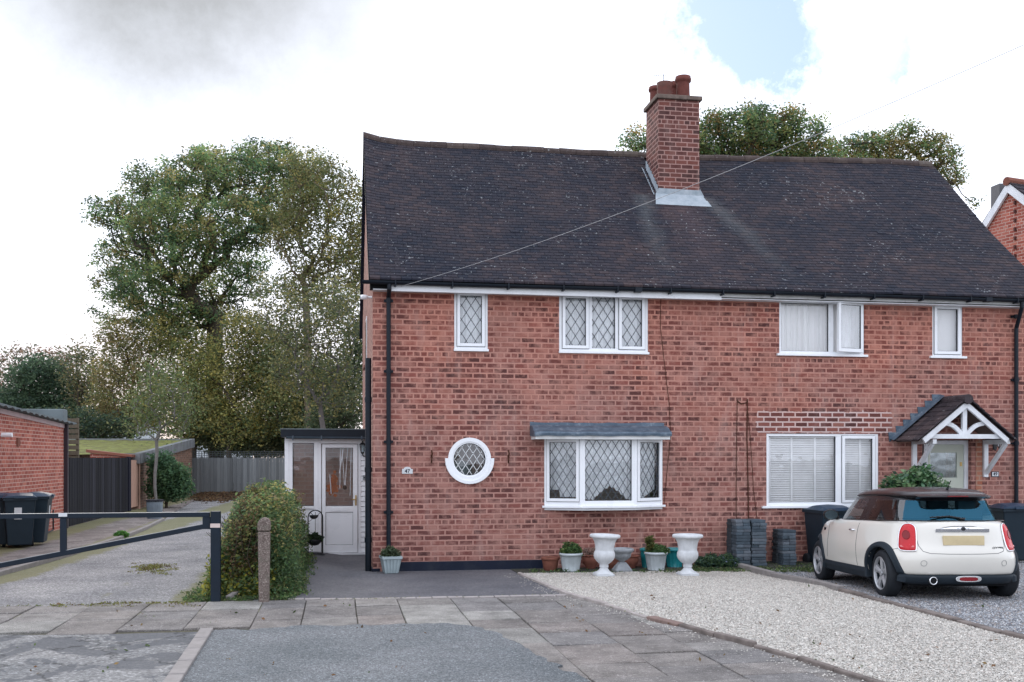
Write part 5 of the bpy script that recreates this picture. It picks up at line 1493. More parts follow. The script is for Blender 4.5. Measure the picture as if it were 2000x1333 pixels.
# oaks behind the roof
T3 = 52
ra = lobes([(1240, 275, 30, 22, 0), (1290, 280, 40, 30, 0), (1395, 260, 38, 45, 0), (1460, 250, 45, 40, -1), (1480, 225, 28, 20, 0), (1520, 270, 50, 38, 1), (1545, 240, 35, 26, 0), (1590, 260, 28, 28, 0), (1420, 300, 60, 30, 1), (1560, 310, 60, 30, 1), (1615, 300, 28, 26, 1), (1340, 300, 60, 40, 0), (1450, 350, 120, 40, 2)], T3, 1)
b_ = PT(1440, 893, T3); b_.z = -.1
tree('oak_tree', 'green oak rising behind the roof just right of the chimney', 'tree', tuple(b_), tuple(PT(1440, 420, T3)), ra, 520, 125, .075, PAL_OAK[:5] + [(.34, .24, .09)], .4, 8, spread=.26, mind=.52, cv=.4)
rb_ = lobes([(1655, 300, 35, 30, 0), (1700, 290, 45, 28, 0), (1745, 285, 40, 32, 0), (1770, 260, 26, 18, 0), (1815, 290, 35, 30, 0), (1845, 310, 28, 28, 0), (1865, 350, 18, 22, 0), (1700, 330, 80, 25, 1), (1800, 350, 50, 25, 1), (1640, 340, 60, 25, 0), (1905, 400, 8, 8, 0)], 56, 1)
b_ = PT(1750, 893, 56); b_.z = -.1
tree('oak_tree', 'olive tinted oak above the right end of the roof', 'tree', tuple(b_), tuple(PT(1750, 440, 56)), rb_, 330, 115, .075, PAL_OAK[1:] + [(.34, .25, .09), (.28, .22, .09)], .36, 9, spread=.26, mind=.52, cv=.4)

# slender tree and shrub in front of the garage
T5 = 34
sl_ = lobes([(290, 790, 42, 35, 0), (340, 770, 40, 35, 0), (270, 830, 30, 25, 0), (330, 830, 40, 30, 0), (310, 730, 40, 30, 0), (360, 800, 25, 30, 0)], T5, 1)
b_ = PT(306, 893, T5); b_.z = .06
tree('young_ash_tree', 'slender light green tree with a bare stem before the mossy garage', 'tree', tuple(b_), tuple(PT(300, 860, T5)), sl_, 150, 20, .048, [(.15, .20, .08), (.12, .17, .07), (.20, .21, .09)], .055, 60, spread=.24, mind=.26, seg=.35, bark=simple('grey_bark2', (.20, .19, .18), .9, .1, var=.3))
sh_ = lobes([(328, 935, 26, 28, 0), (316, 908, 15, 18, 0), (342, 955, 22, 18, 0), (310, 958, 15, 15, 0), (346, 925, 14, 16, 0)], 35, 1)
b_ = PT(325, 893, 35); b_.z = .06
tree('evergreen_shrub', 'dark evergreen shrub growing against the old garage wall', 'shrub', tuple(b_), tuple(PT(325, 960, 35)), sh_, 170, 80, .055, [(.07, .14, .075), (.10, .19, .10), (.13, .22, .10)], .05, 61, spread=.17, mind=.15, seg=.25)

# ------------------------------------------------------------------ hedge
npr = np.random.RandomState(5)
hb = []
for k in range(1500):
    y = 13.5 + (19.3 - 13.5) * npr.rand() ** 1.25
    cx = -1.14 + .05 * math.sin(y * 1.9); hw_ = .35 + .07 * mnoise.noise((y * 2.2, 1, 0)) * 2 + .04 * math.sin(y * 2.1)
    if y < 14.2: hw_ *= 1.05
    ht = 1.12 + .10 * math.sin(y * .9 + 1) + .06 * math.sin(y * 2.7) - max(0, 13.9 - y) * .5
    a = npr.rand() * math.pi
    sx, sz = math.cos(a), math.sin(a)
    x = cx + hw_ * np.sign(sx) * abs(sx) ** .45 * (1.10 if sz < .6 else .85); z = ht * max(.04, abs(sz) ** .9 if npr.rand() < .4 else npr.rand())
    if npr.rand() < .3: x = cx + npr.uniform(-1, 1) * hw_ * .8; z = ht * npr.uniform(.85, 1.03)
    x += (1 - z / ht) * .10 * np.sign(x - cx)
    if x < cx: z *= 1 - .42 * min(1, (cx - x) / .45) ** 1.3
    x += .09 * mnoise.noise((x * 2.5, y * 2.5, z * 3)); z = max(.03, z + .10 * mnoise.noise((x * 3, y * 3, 7)))
    hb.append((x, y, z))
for k in range(260):     # near end face
    a = npr.uniform(-1, 1); z = npr.uniform(.03, 1.0); hb.append((-1.13 + a * .42 * (1 - .25 * z) - .06 * (1 - z), 13.42 + .25 * z + .12 * mnoise.noise((a * 3, z * 3, 0)) + npr.uniform(0, .1), z * (1 - .35 * max(0, -a))))
hb = np.array(hb)
hedge = athing('hedge', 'sprawling green and yellow hedge between the lane and the tarmac drive', 'hedge', (-.98, 13.4, 0))
dec = hb - np.array([-.98, 13.4, 0])
green = [(.10, .18, .075), (.13, .20, .08), (.17, .23, .09), (.08, .13, .065)]
yel = [(.34, .32, .12), (.28, .30, .11), (.20, .24, .10), (.42, .37, .14), (.27, .22, .12)]
top_ = (hb[:, 2] > .72) | (hb[:, 0] < -1.15)
rnd_ = npr.rand(len(hb))
m1 = (top_ & (rnd_ < .5)) | (rnd_ < .08)
Va, Fa, Ca = leaves(dec[~m1], .075, 62, .024, green, 1.0, .3); Vb, Fb, Cb = leaves(dec[m1], .07, 62, .022, yel, 1.0, .3)
ly = dec[(hb[:, 1] < 13.75) & (hb[:, 2] < .5) & (hb[:, 0] < -.9)]
Vc, Fc, Cc = leaves(ly, .07, 30, .032, [(.40, .36, .06), (.34, .33, .07), (.20, .24, .06)], 1.0, .2)
bw = dec[(hb[:, 1] < 14.6) & (hb[:, 2] > .25) & (abs(hb[:, 0] + 1.18) < .16)] + np.array([0, -.06, 0])
Vd, Fd, Cd = leaves(bw, .06, 26, .020, [(.14, .09, .05), (.10, .07, .045), (.20, .13, .07)], 1.0, .2)
V = np.vstack([Va, Vb, Vc, Vd]); F = np.vstack([Fa, Fb + len(Va), Fc + len(Va) + len(Vb), Fd + len(Va) + len(Vb) + len(Vc)]); C = np.vstack([Ca, Cb, Cc, Cd])
o = bpy.data.objects.new('foliage', raw_mesh('foliage', V, F, C, [M_leaf])); col.objects.link(o); o.parent = hedge
nodes = []; par = []
st = MB()
for k in range(420):
    y = rng.uniform(13.5, 19.2); x0 = -1.12 + rng.uniform(-.2, .2); p = [Vector((x0, y, 0))]
    d = Vector((rng.gauss(0, .18), rng.gauss(0, .2), 1)).normalized()
    for s in range(5): p.append(p[-1] + d * .21); d = (d + Vector((rng.gauss(0, .16), rng.gauss(0, .2), 0))).normalized()
    st.tube(p, [.009, .008, .007, .005, .004, .003], 4, cap=False)
st.build('stems', M_bark, hedge)

# bush at the far end of the hedge
tree('small_shrub', 'pale green tufted shrub poking up behind the hedge', 'shrub', (-1.25, 20.4, 0), (-1.25, 20.4, .8), [(-1.28, 20.4, 1.08, .26, .2, .2), (-1.1, 20.4, .95, .2, .2, .2)], 70, 60, .035, [(.16, .22, .10), (.12, .18, .08), (.2, .25, .12)], .02, 71, spread=.09, mind=.07, seg=.15, jit=.02)
# ------------------------------------------------------------------ far fence, garages, side buildings
YBK = 49.0
f0 = WX(372, YBK); f1_ = WX(566, YBK)
fence = athing('back_fence', 'grey weathered board fence with trellis top closing the lane', 'fence', (f0, YBK, 0))
zf = WZ(450, 895, YBK)
m = MB(); x = f0
while x < f1_:
    a = rng.uniform(.7, 1.2); m.cc = (a, a, a * 1.02, 1); m.box(x, x + .143, YBK + rng.uniform(-.008, .012), YBK + .03, .05, zf + rng.uniform(-.01, .01)); x += .148
m.build('boards', M_woodgrey, fence)
m = MB(); x = f0; m.cc = (.35, .37, .38, 1)
while x < f1_: m.box(x, x + .03, YBK + .01, YBK + .03, zf, zf + .30); x += .12
for k in range(4): m.box(f0, f1_, YBK - .004, YBK + .008, zf + .02 + k * .09, zf + .045 + k * .09)
m.build('trellis', M_woodgrey, fence)
for k in range(3):
    x = f0 + (f1_ - f0) * (k + .3) / 3; m = MB(); m.cc = (.8, .8, .82, 1); m.box(x, x + .11, YBK - .05, YBK - .01, 0, zf + .08); m.build('post', M_woodgrey, fence)
# fallen leaves at the foot of the fence
npr = np.random.RandomState(9)
q = np.stack([npr.uniform(f0 + .5, f1_, 2600), YBK - .3 - abs(npr.normal(0, 2.2, 2600)), npr.uniform(.01, .20, 2600)], 1); q[:, 2] *= np.exp(-(YBK - q[:, 1]) / 2.2); q[:, 2] += .02
V, F, C = leaves(q, .10, 5, .07, [(.16, .09, .05), (.10, .06, .04), (.22, .14, .07), (.13, .10, .06)], .25, .3)
o = bpy.data.objects.new('fallen_leaves', raw_mesh('fallen_leaves', V, F, C, [M_leaf])); col.objects.link(o); tag(o, 'brown fallen leaves heaped along the foot of the back fence', 'leaves', kind='stuff')

XA = PT(129, 893, 25.2).x        # line of the buildings along the lane
# left garage
gy0, gy1 = 14.0, 26.55
def zline(px, py, X):     # height on plane x = X
    rx, ry = ray(px); t = X / rx; return ry * t, H + (HOR - py) / FPX * t
ya, za = zline(122, 836, XA); yb_, zb_ = zline(2, 808, XA)
slope = (zb_ - za) / (yb_ - ya)
zt = lambda y: za + slope * (y - ya)
gar = athing('brick_garage', 'bright red brick garage with grey corrugated roof at the left edge', 'garage', (XA, gy1, 0))
m = MB(); m.quad((XA, gy0, 0), (XA, gy1, 0), (XA, gy1, zt(gy1)), (XA, gy0, zt(gy0))); m.quad((XA, gy1, 0), (XA - 8, gy1, 0), (XA - 8, gy1, zt(gy1)), (XA, gy1, zt(gy1))); m.quad((XA, gy0, 0), (XA - 8, gy0, 0), (XA - 8, gy0, zt(gy0)), (XA, gy0, zt(gy0)))
m.build('wall', M_brick_red, gar)
m = MB(); m._add([(XA + .02, gy0, zt(gy0)), (XA + .02, gy1, zt(gy1)), (XA + .02, gy1, zt(gy1) + .10), (XA + .02, gy0, zt(gy0) + .10), (XA + .002, gy0, zt(gy0)), (XA + .002, gy1, zt(gy1))], [(0, 1, 2, 3), (0, 4, 5, 1)]); m.build('fascia', simple('pink_fascia', (.50, .38, .38), .7, var=.2), gar)
m = MB(); n = 90; L = gy1 - gy0 + .5
for i in range(n):       # corrugated sheets running out over the wall
    for j in range(1):
        y0_, y1_ = gy0 + L * i / n, gy0 + L * (i + 1) / n
        h0, h1 = [.045 * (0.5 + .5 * math.sin(y * 6.283 / .42)) for y in (y0_, y1_)]
        m.quad((XA + .16, y0_, zt(y0_) + .10 + h0), (XA + .16, y1_, zt(y1_) + .10 + h1), (XA - 8, y1_, zt(y1_) - .05 + h1), (XA - 8, y0_, zt(y0_) - .05 + h0))
        m.quad((XA + .16, y0_, zt(y0_) + .10 + h0), (XA + .16, y1_, zt(y1_) + .10 + h1), (XA + .16, y1_, zt(y1_) + .165), (XA + .16, y0_, zt(y0_) + .165))
        m.quad((XA + .16, y0_, zt(y0_) + .165), (XA + .16, y1_, zt(y1_) + .165), (XA - .2, y1_, zt(y1_) + .16), (XA - .2, y0_, zt(y0_) + .16))
m.build('corrugated_roof', M_felt, gar)
m = MB(); m.box(XA + .0, XA + .09, gy1 - .09, gy1, 0, zt(gy1) + .1); m.build('corner_board', simple('dark_purple_board', (.03, .02, .03), .6), gar)
bx = MB(); bx.box(XA - 3.5, XA - .08, gy1 + .2, gy1 + .6, zt(gy1) - .3, WZ(100, 800, gy1 + .4)); bx.build('parapet', M_felt, gar, bevel=.02)
yv, zv = zline(3, 850, XA)
m = MB(); m.tube([(XA, yv + .0, zv), (XA + .20, yv + .0, zv)], .045, 12); m.build('overflow_pipe', M_upvc, gar)
yv, zv = zline(37, 864, XA); m = MB(); m.box(XA - .001, XA + .03, yv - .18, yv + .0, zv - .09, zv + .09); m.build('air_vent', M_terracotta, gar)
# iron handrail at the garage corner
hr = MB(); ry_, rz_ = zline(104, 1000, XA + .12)
hr.tube([(XA + .02, ry_ - 1.8, rz_ - .52), (XA + .12, ry_ - 1.8, rz_ - .52), (XA + .12, ry_, rz_ - .42), (XA + .12, ry_, rz_ + .05)], .018, 6); tag(hr.build('handrail', M_iron, origin=(XA + .1, ry_, 0)), 'short black iron rail fixed low on the red garage wall', 'handrail')
# slatted fence panel
sx0, sx1 = WX(126, 29.0), WX(153, 29.0)
sf_ = athing('slatted_fence_panel', 'brown slatted screen standing behind the black boarded fence', 'fence', (sx0, 29, 0)); m = MB()
for k in range(17): m.cc = (1, 1, 1, 1); z = .4 + k * .145; m.box(sx0 - .8, sx1, 29.0, 29.03, z, z + .115)
m.build('slats', M_woodslat, sf_); m = MB(); m.box(sx1 - .07, sx1, 29.031, 29.10, .06, 2.85); m.build('post', M_woodslat, sf_)
# black boarded fence, then the bare gate panel
y_a, y_b = gy1 + .02, zline(250, 893, XA)[0]
bf = athing('boarded_fence', 'tall black stained board fence beside the raised concrete path', 'fence', (XA, y_a, .06)); zfn = 1.78
m = MB(); y = y_a
while y < y_b:
    a = rng.uniform(.3, .8) * (1.0 if y < y_a + 2.5 else rng.choice([.7, 1.5, 1.0])); m.cc = (a, a * .98, a, 1); w_ = .125
    m.box(XA - .02, XA + rng.uniform(-.004, .006), y, min(y + w_, y_b), .07, zfn + rng.uniform(-.006, .006)); y += .135
m.build('boards', M_woodblack, bf)
m = MB(); m.cc = (.6, .6, .8, 1); m.box(XA - .05, XA + .03, y_b, y_b + .35, .07, zfn + .03); m.build('post', M_woodblack, bf)
y_c = zline(273, 893, XA)[0]
pg = athing('side_gate', 'narrow bare pinkish wooden gate beside the black fence', 'gate', (XA, y_b + .4, .06)); m = MB(); y = y_b + .4
k = 0
while y < y_c - .2:
    a = rng.uniform(.85, 1.1); m.cc = (a, a, a, 1); m.box(XA - .03, XA, y, y + .30, .16, 1.70); y += .315
m.build('boards', M_woodpink, pg); m = MB(); m.cc = (1.1, 1.1, 1.1, 1); m.box(XA - .05, XA + .02, y_c - .2, y_c, .06, 1.78); m.build('post', M_woodpink, pg)
# low shed with brown fascia behind the fence
shy = 35.1
shd = athing('brick_shed', 'low red brick shed with sloping brown fascia behind the black fence', 'shed', (WX(173, shy), shy, 0))
xa_, xb_ = WX(176, shy), XA - .10; z1_, z2_ = WZ(176, 885, shy), WZ(266, 894, shy)
m = MB(); m.prismY([(xa_, 0), (xb_, 0), (xb_, z2_), (xa_, z1_)], shy, shy + .1); m.build('wall', M_brick_red, shd)
m = MB(); m.prismY([(xa_ - .1, z1_ + .02), (xb_ + .06, z2_ + .01), (xb_ + .06, z2_ + .09), (xa_ - .1, z1_ + .11)], shy - .12, shy + .5); m.build('roof', M_red_wood, shd)
# old garage with a mossy roof
oy0, oy1 = 35.8, 48.6
og = athing('mossy_garage', 'old brick garage with moss covered low sloping roof', 'garage', (XA, oy0, 0))
oz0, oz1 = H + (HOR - 884) / FPX * (oy0 * 1.0) - .1, H + (HOR - 862) / FPX * oy1 * 1.0
XG = XA
m = MB(); m.poly([(XG, oy0, 0), (XG, oy1, 0), (XG, oy1, oz1 - .3), (XG, oy0, oz0 - .25)]); m.quad((XG, oy0, 0), (XG, oy0, oz0 - .25), (XG - 7, oy0, oz0 - .25), (XG - 7, oy0, 0)); m.quad((XG, oy1, 0), (XG - 7, oy1, 0), (XG - 7, oy1, oz1 - .3), (XG, oy1, oz1 - .3))
m.build('wall', M_brick_old, og)
def mossroof():
    m, nt, out = newmat('mossy_roof'); n = N(nt); p = n.pos()
    c = n.ramp(n.noise(p, 2.2, 7, .7).outputs[0], [(.30, (.12, .11, .10)), (.45, (.15, .15, .055)), (.6, (.22, .24, .08)), (.75, (.30, .27, .12))])
    b = n.bsdf(c, .95, n.bump(n.noise(p, 14, 6, .7).outputs[0], 1, .06), .1); n.link(b.outputs[0], out.inputs[0]); return m
m = MB(); n = 30
for i in range(n):
    for j in range(n):
        P = []
        for u, v in ((i, j), (i + 1, j), (i + 1, j + 1), (i, j + 1)):
            x = XG + .1 - 7.2 * u / n; y = oy0 - .15 + (oy1 - oy0 + .2) * v / n; P.append((x, y, oz0 + (oz1 - oz0) * v / n + .05 * mnoise.noise((x * 2, y * 2, 0))))
        m.quad(*P)
m.build('mossy_roof', mossroof(), og, smooth=True)
m = MB(); m._add([(XG + .12, oy0 - .2, oz0 - .28), (XG + .12, oy1, oz1 - .30), (XG + .12, oy1, oz1 + .08), (XG + .12, oy0 - .2, oz0 + .06), (XG - .1, oy0 - .2, oz0 + .06), (XG - .1, oy1, oz1 + .08), (XG + .0, oy0 - .2, oz0 - .28), (XG, oy1, oz1 - .3)], [(0, 1, 2, 3), (3, 2, 5, 4), (0, 6, 7, 1)])
m.box(XG - 1.0, XG + .12, oy0 - .22, oy0 - .15, oz0 - .28, oz0 + .06); m.box(XG - 7.2, XG + .1, oy1 + .05, oy1 + .12, oz1 - .1, oz1 + .08)
m.build('concrete_fascia', simple('grey_fascia', (.20, .21, .22), .9, .2, var=.4, scale=2), og)
# rough brick buttress/old wall face toward the fence is the side wall itself; trough in front
tx, ty = G(302, 1013, .06)
tr = athing('water_trough', 'old grey blue metal water trough by the garage wall', 'trough', (tx, ty, .06))
m = MB(); hw = 14.5 / 2000 * 31; m.lathe([(hw * .9, 0), (hw, .4), (hw, .48), (hw * .93, .48), (hw * .85, .1), (0, .1)], (tx, ty, .06), 20); m.build('tub', simple('trough_metal', (.17, .21, .25), .6, var=.3), tr)
m = MB(); m.lathe([(hw * 1.1, .49), (hw * 1.1, .53), (0, .53)], (tx, ty, .06), 20); m.build('lid', M_woodblack, tr)
# pale building glimpsed between the trees
pb = athing('white_cottage', 'white rendered building glimpsed between trunks behind the trees', 'building', (PT(260, 893, 75).x, 75, 0))
m = MB(); c = PT(262, 893, 75); m.box(c.x - 1.6, c.x + 1.9, 75, 78, 0, H + (893 - 830) / 2000 * 75); m.build('wall', simple('white_render', (.6, .64, .68), .8), pb)
m = MB(); m.prismY([(c.x - 1.9, H + 63 / 2000 * 75), (c.x + 2.2, H + 63 / 2000 * 75), (c.x + .15, H + 63 / 2000 * 75 + 1.3)], 74.7, 78); m.build('roof', simple('grey_slate', (.12, .13, .15), .7), pb)
m = MB(); m.box(c.x - .5, c.x + .3, 74.97, 75, 1.2, 2.4); m.build('window', M_gloss, pb)
pb2 = athing('white_cottage', 'pale building behind the trunks just above the back fence', 'building', (PT(430, 893, 72).x, 72, 0))
m = MB(); c = PT(430, 893, 72); m.box(c.x - 2.0, c.x + 2.2, 72, 75, 0, H + (893 - 835) / 2000 * 72); m.build('wall', simple('white_render', (.6, .64, .68), .8), pb2)
m = MB(); m.prismY([(c.x - 2.3, H + 2.1), (c.x + 2.5, H + 2.1), (c.x + 2.5, H + 2.9), (c.x - 2.3, H + 2.9)], 71.8, 75.1); m.build('roof', simple('grey_slate', (.12, .13, .15), .7), pb2)

# ------------------------------------------------------------------ neighbour house on the right
t = 26.0; ap_ = PT(1973, 357, t); gdir = Vector((.241, -.971, 0)); rdir = Vector((.971, .241, 0))
nb = athing('neighbour_house', 'red brick gable of the next house peeking over the right roof slope', 'house', (ap_.x, ap_.y, 0))
def NP(g, r, z): return tuple(Vector((ap_.x, ap_.y, 0)) + gdir * g + rdir * r + Vector((0, 0, z)))
az = ap_.z; bw, fw_ = -.85, 3.8; zbk, zfr = az - .95, az - 3.4
m = MB(); m.poly([NP(bw, 0, 0), NP(fw_, 0, 0), NP(fw_, 0, zfr), NP(0, 0, az - .1), NP(bw, 0, zbk)]); m.quad(NP(bw, 0, 0), NP(bw, 0, zbk), NP(bw, 9, zbk), NP(bw, 9, 0)); m.quad(NP(fw_, 0, 0), NP(fw_, 9, 0), NP(fw_, 9, zfr), NP(fw_, 0, zfr))
m.build('wall', M_brick_red, nb)
for k in range(12):
    z = az - .55 - k * .225; m = MB(); m.obox(NP(.17, -.012, z), .02, .05, .045, Matrix.Rotation(math.atan2(gdir.y, gdir.x), 3, 'Z')); m.build('projecting_brick', simple('dark_brick', (.09, .03, .025), .9), nb)
m = MB()
for g0_, g1__, za_, zb__ in ((bw - .12, 0, zbk - .15, az), (0, fw_ + .2, az, zfr - .2)):
    P = [NP(g0_, -.10, za_), NP(g1__, -.10, zb__), NP(g1__, -.10, zb__ - .26), NP(g0_, -.10, za_ - .26), NP(g0_, -.03, za_), NP(g1__, -.03, zb__), NP(g1__, -.03, zb__ - .26), NP(g0_, -.03, za_ - .26)]
    m._add(P, [(0, 1, 2, 3), (4, 7, 6, 5), (0, 4, 5, 1), (3, 2, 6, 7), (0, 3, 7, 4), (1, 5, 6, 2)])
m.build('barge_board', M_upvc_warm, nb)
m = MB(); nr = 26
for r_ in range(nr):
    u0, u1 = r_ / nr, (r_ + 1.1) / nr
    g0_, g1__ = (fw_ + .25) * (1 - u0), (fw_ + .25) * (1 - min(u1, 1)); z0_, z1__ = zfr - .25 + (az - zfr + .27) * u0, zfr - .25 + (az - zfr + .27) * min(u1, 1)
    xx = -.13
    while xx < 6:
        q = rng.random(); m.cc = (q, q, q, 1); m._add([NP(g0_, xx + .004, z0_ + .045), NP(g0_, xx + .22, z0_ + .045), NP(g1__, xx + .22, z1__ + .015), NP(g1__, xx + .004, z1__ + .015), NP(g0_, xx + .004, z0_), NP(g0_, xx + .22, z0_)], [(0, 1, 2, 3), (4, 5, 1, 0), (4, 0, 3)]); xx += .225
m.quad(NP(0, -.1, az), NP(bw - .15, -.1, zbk - .15), NP(bw - .15, 8, zbk - .15), NP(0, 8, az))
m.build('roof', rooftile('neighbour_tile', None), nb)
m = MB(); m.cc = (.8, .8, .8, 1); m.tube([NP(0, -.14, az + .02), NP(0, 8, az + .02)], .11, 10); m.build('ridge_tiles', M_terracotta, nb)
m = MB(); c = NP(-.7, .5, az - .35); m.obox(c, .18, .18, .5); m.build('vent_box', simple('grey_cladding', (.10, .10, .11), .7), nb)

# ------------------------------------------------------------------ overhead telephone wire
p0 = Vector((WX(783, YE), YE + .05, ZE - .06)); p1 = PT(2330, -62, 8.0)
w_ = MB(); pts = []
for i in range(41):
    s = i / 40; p = p0.lerp(p1, s); p.z -= .42 * 4 * s * (1 - s) * .45; pts.append(p)
w_.tube(pts, .0036, 5); tag(w_.build('telephone_wire', simple('grey_wire', (.34, .34, .35), .6), origin=tuple(p0)), 'thin overhead telephone wire running from the left eaves past the chimney', 'wire')

# ------------------------------------------------------------------ barrier, concrete post
bp = G(421.5, 1177); t0 = bp[0] * ST + bp[1] * CT; by = bp[1]
bar_ = athing('lane_barrier', 'dark steel swing barrier closing the lane on a square post', 'barrier', (bp[0], by, 0))
m = MB(); hw = 9 / 2000 * t0; ztop = H + (HOR - 998) / 2000 * t0
m.box(bp[0] - hw, bp[0] + hw, by - hw, by + hw, -.05, ztop - .005); m.build('post', M_gatepaint, bar_, bevel=.006)
m = MB(); m.box(bp[0] - hw - .002, bp[0] + hw + .002, by - hw - .003, by - hw, ztop - .205, ztop - .155); m.build('reflector', simple('reflector_strip', (.62, .50, .46), .4), bar_)
xl = WX(-150, by); xr_ = bp[0] - hw - .085
m = MB(); m.box(xl, bp[0] - hw - .012, by - .028, by + .028, ztop - .075, ztop - .018); m.build('top_rail', M_gatepaint, bar_, bevel=.005)
m = MB(); m.box(xl, bp[0] - hw - .012, by - .029, by + .029, ztop - .0179, ztop - .0145); m.build('galvanised_strip', M_galv, bar_)
m = MB(); m.box(bp[0] - hw - .10, bp[0] - hw - .002, by - .022, by + .022, ztop - .225, ztop - .076); m.build('hinge_plate', M_gatepaint, bar_, bevel=.005)
def BZ(px, py): return WX(px, by), WZ(px, py, by)
a = BZ(-150, 1134); b = BZ(402, 1028)
m = MB(); m.bar((a[0], by, a[1]), (b[0], by, b[1]), .045, .058); m.build('brace', M_gatepaint, bar_, bevel=.005)
m = MB(); m.bar((a[0], by, a[1] + .033), (b[0], by, b[1] + .033), .042, .005); m.build('galvanised_strip', M_galv, bar_)
vx = WX(124, by); zl = BZ(124, 1079)[1]; m = MB(); m.box(vx - .037, vx + .037, by - .024, by + .024, zl, ztop - .076); m.build('upright', M_gatepaint, bar_, bevel=.005)
m = MB(); m.box(vx - .05, vx + .05, by - .034, by - .029, ztop - .055, ztop - .01); m.build('plate', M_label, bar_, bevel=.002)
cx_, cy_ = G(516, 1177)
t0 = cx_ * ST + cy_ * CT; hw = 12 / 2000 * t0; hh = (1177 - 1012) / 2000 * t0
def aggr():
    m, nt, out = newmat('aggregate_concrete'); n = N(nt); p = n.pos()
    v = n('ShaderNodeTexVoronoi', inp={'Vector': p, 'Scale': 95.}); sc = n('ShaderNodeSeparateColor'); n.link(v.outputs['Color'], sc.inputs[0])
    c = n.ramp(sc.outputs[0], [(0, (.10, .078, .068)), (.5, (.165, .13, .115)), (.85, (.21, .17, .15)), (1, (.34, .29, .26))])
    c = n.mix(n.ramp(n.noise(p, 7, 5, .7).outputs[0], [(.5, 0), (.7, .5)]), c, (.13, .13, .10))
    b = n.bsdf(c, .9, n.bump(v.outputs['Distance'], .6, .006), .2); n.link(b.outputs[0], out.inputs[0]); return m
m = MB(); m._add([(cx_ - hw * .78, cy_ - hw, -.03), (cx_ + hw * .78, cy_ - hw, -.03), (cx_ + hw * .78, cy_ + hw, -.03), (cx_ - hw * .78, cy_ + hw, -.03)] +
                 [(cx_ - hw * .95, cy_ - hw, hh * .84), (cx_ + hw * .95, cy_ - hw, hh * .84), (cx_ + hw * .95, cy_ + hw, hh * .84), (cx_ - hw * .95, cy_ + hw, hh * .84)], [(0, 3, 2, 1), (0, 1, 5, 4), (1, 2, 6, 5), (2, 3, 7, 6), (3, 0, 4, 7), (4, 5, 6, 7)])
gp = athing('concrete_gatepost', 'weathered pinkish concrete post with rounded top in front of the hedge', 'post', (cx_, cy_, 0))
MA = aggr(); m.build('shaft', MA, gp, bevel=.008)
m = MB(); pts = [(cx_ - hw, hh * .85), (cx_ + hw * 1.02, hh * .85), (cx_ + hw * 1.0, hh * .95), (cx_ + hw * .75, hh * .99), (cx_ + hw * .2, hh * 1.005), (cx_ - hw * .4, hh), (cx_ - hw * .85, hh * .965), (cx_ - hw, hh * .93)]
m.prismY(pts, cy_ - hw * 1.04, cy_ + hw * 1.04); m.build('cap', MA, gp, bevel=.014)
# loose edging stone by the posts
lx_2, ly_2 = G(455, 1172); m = MB(); m.obox((lx_2, ly_2, .04), .03, .12, .05, Matrix.Rotation(R(-25), 3, 'Z') @ Matrix.Rotation(R(12), 3, 'X')); tag(m.build('loose_stone', M_concrete, bevel=.006, origin=(lx_2, ly_2, 0)), 'small loose grey stone slab between the barrier post and the concrete post', 'stone')

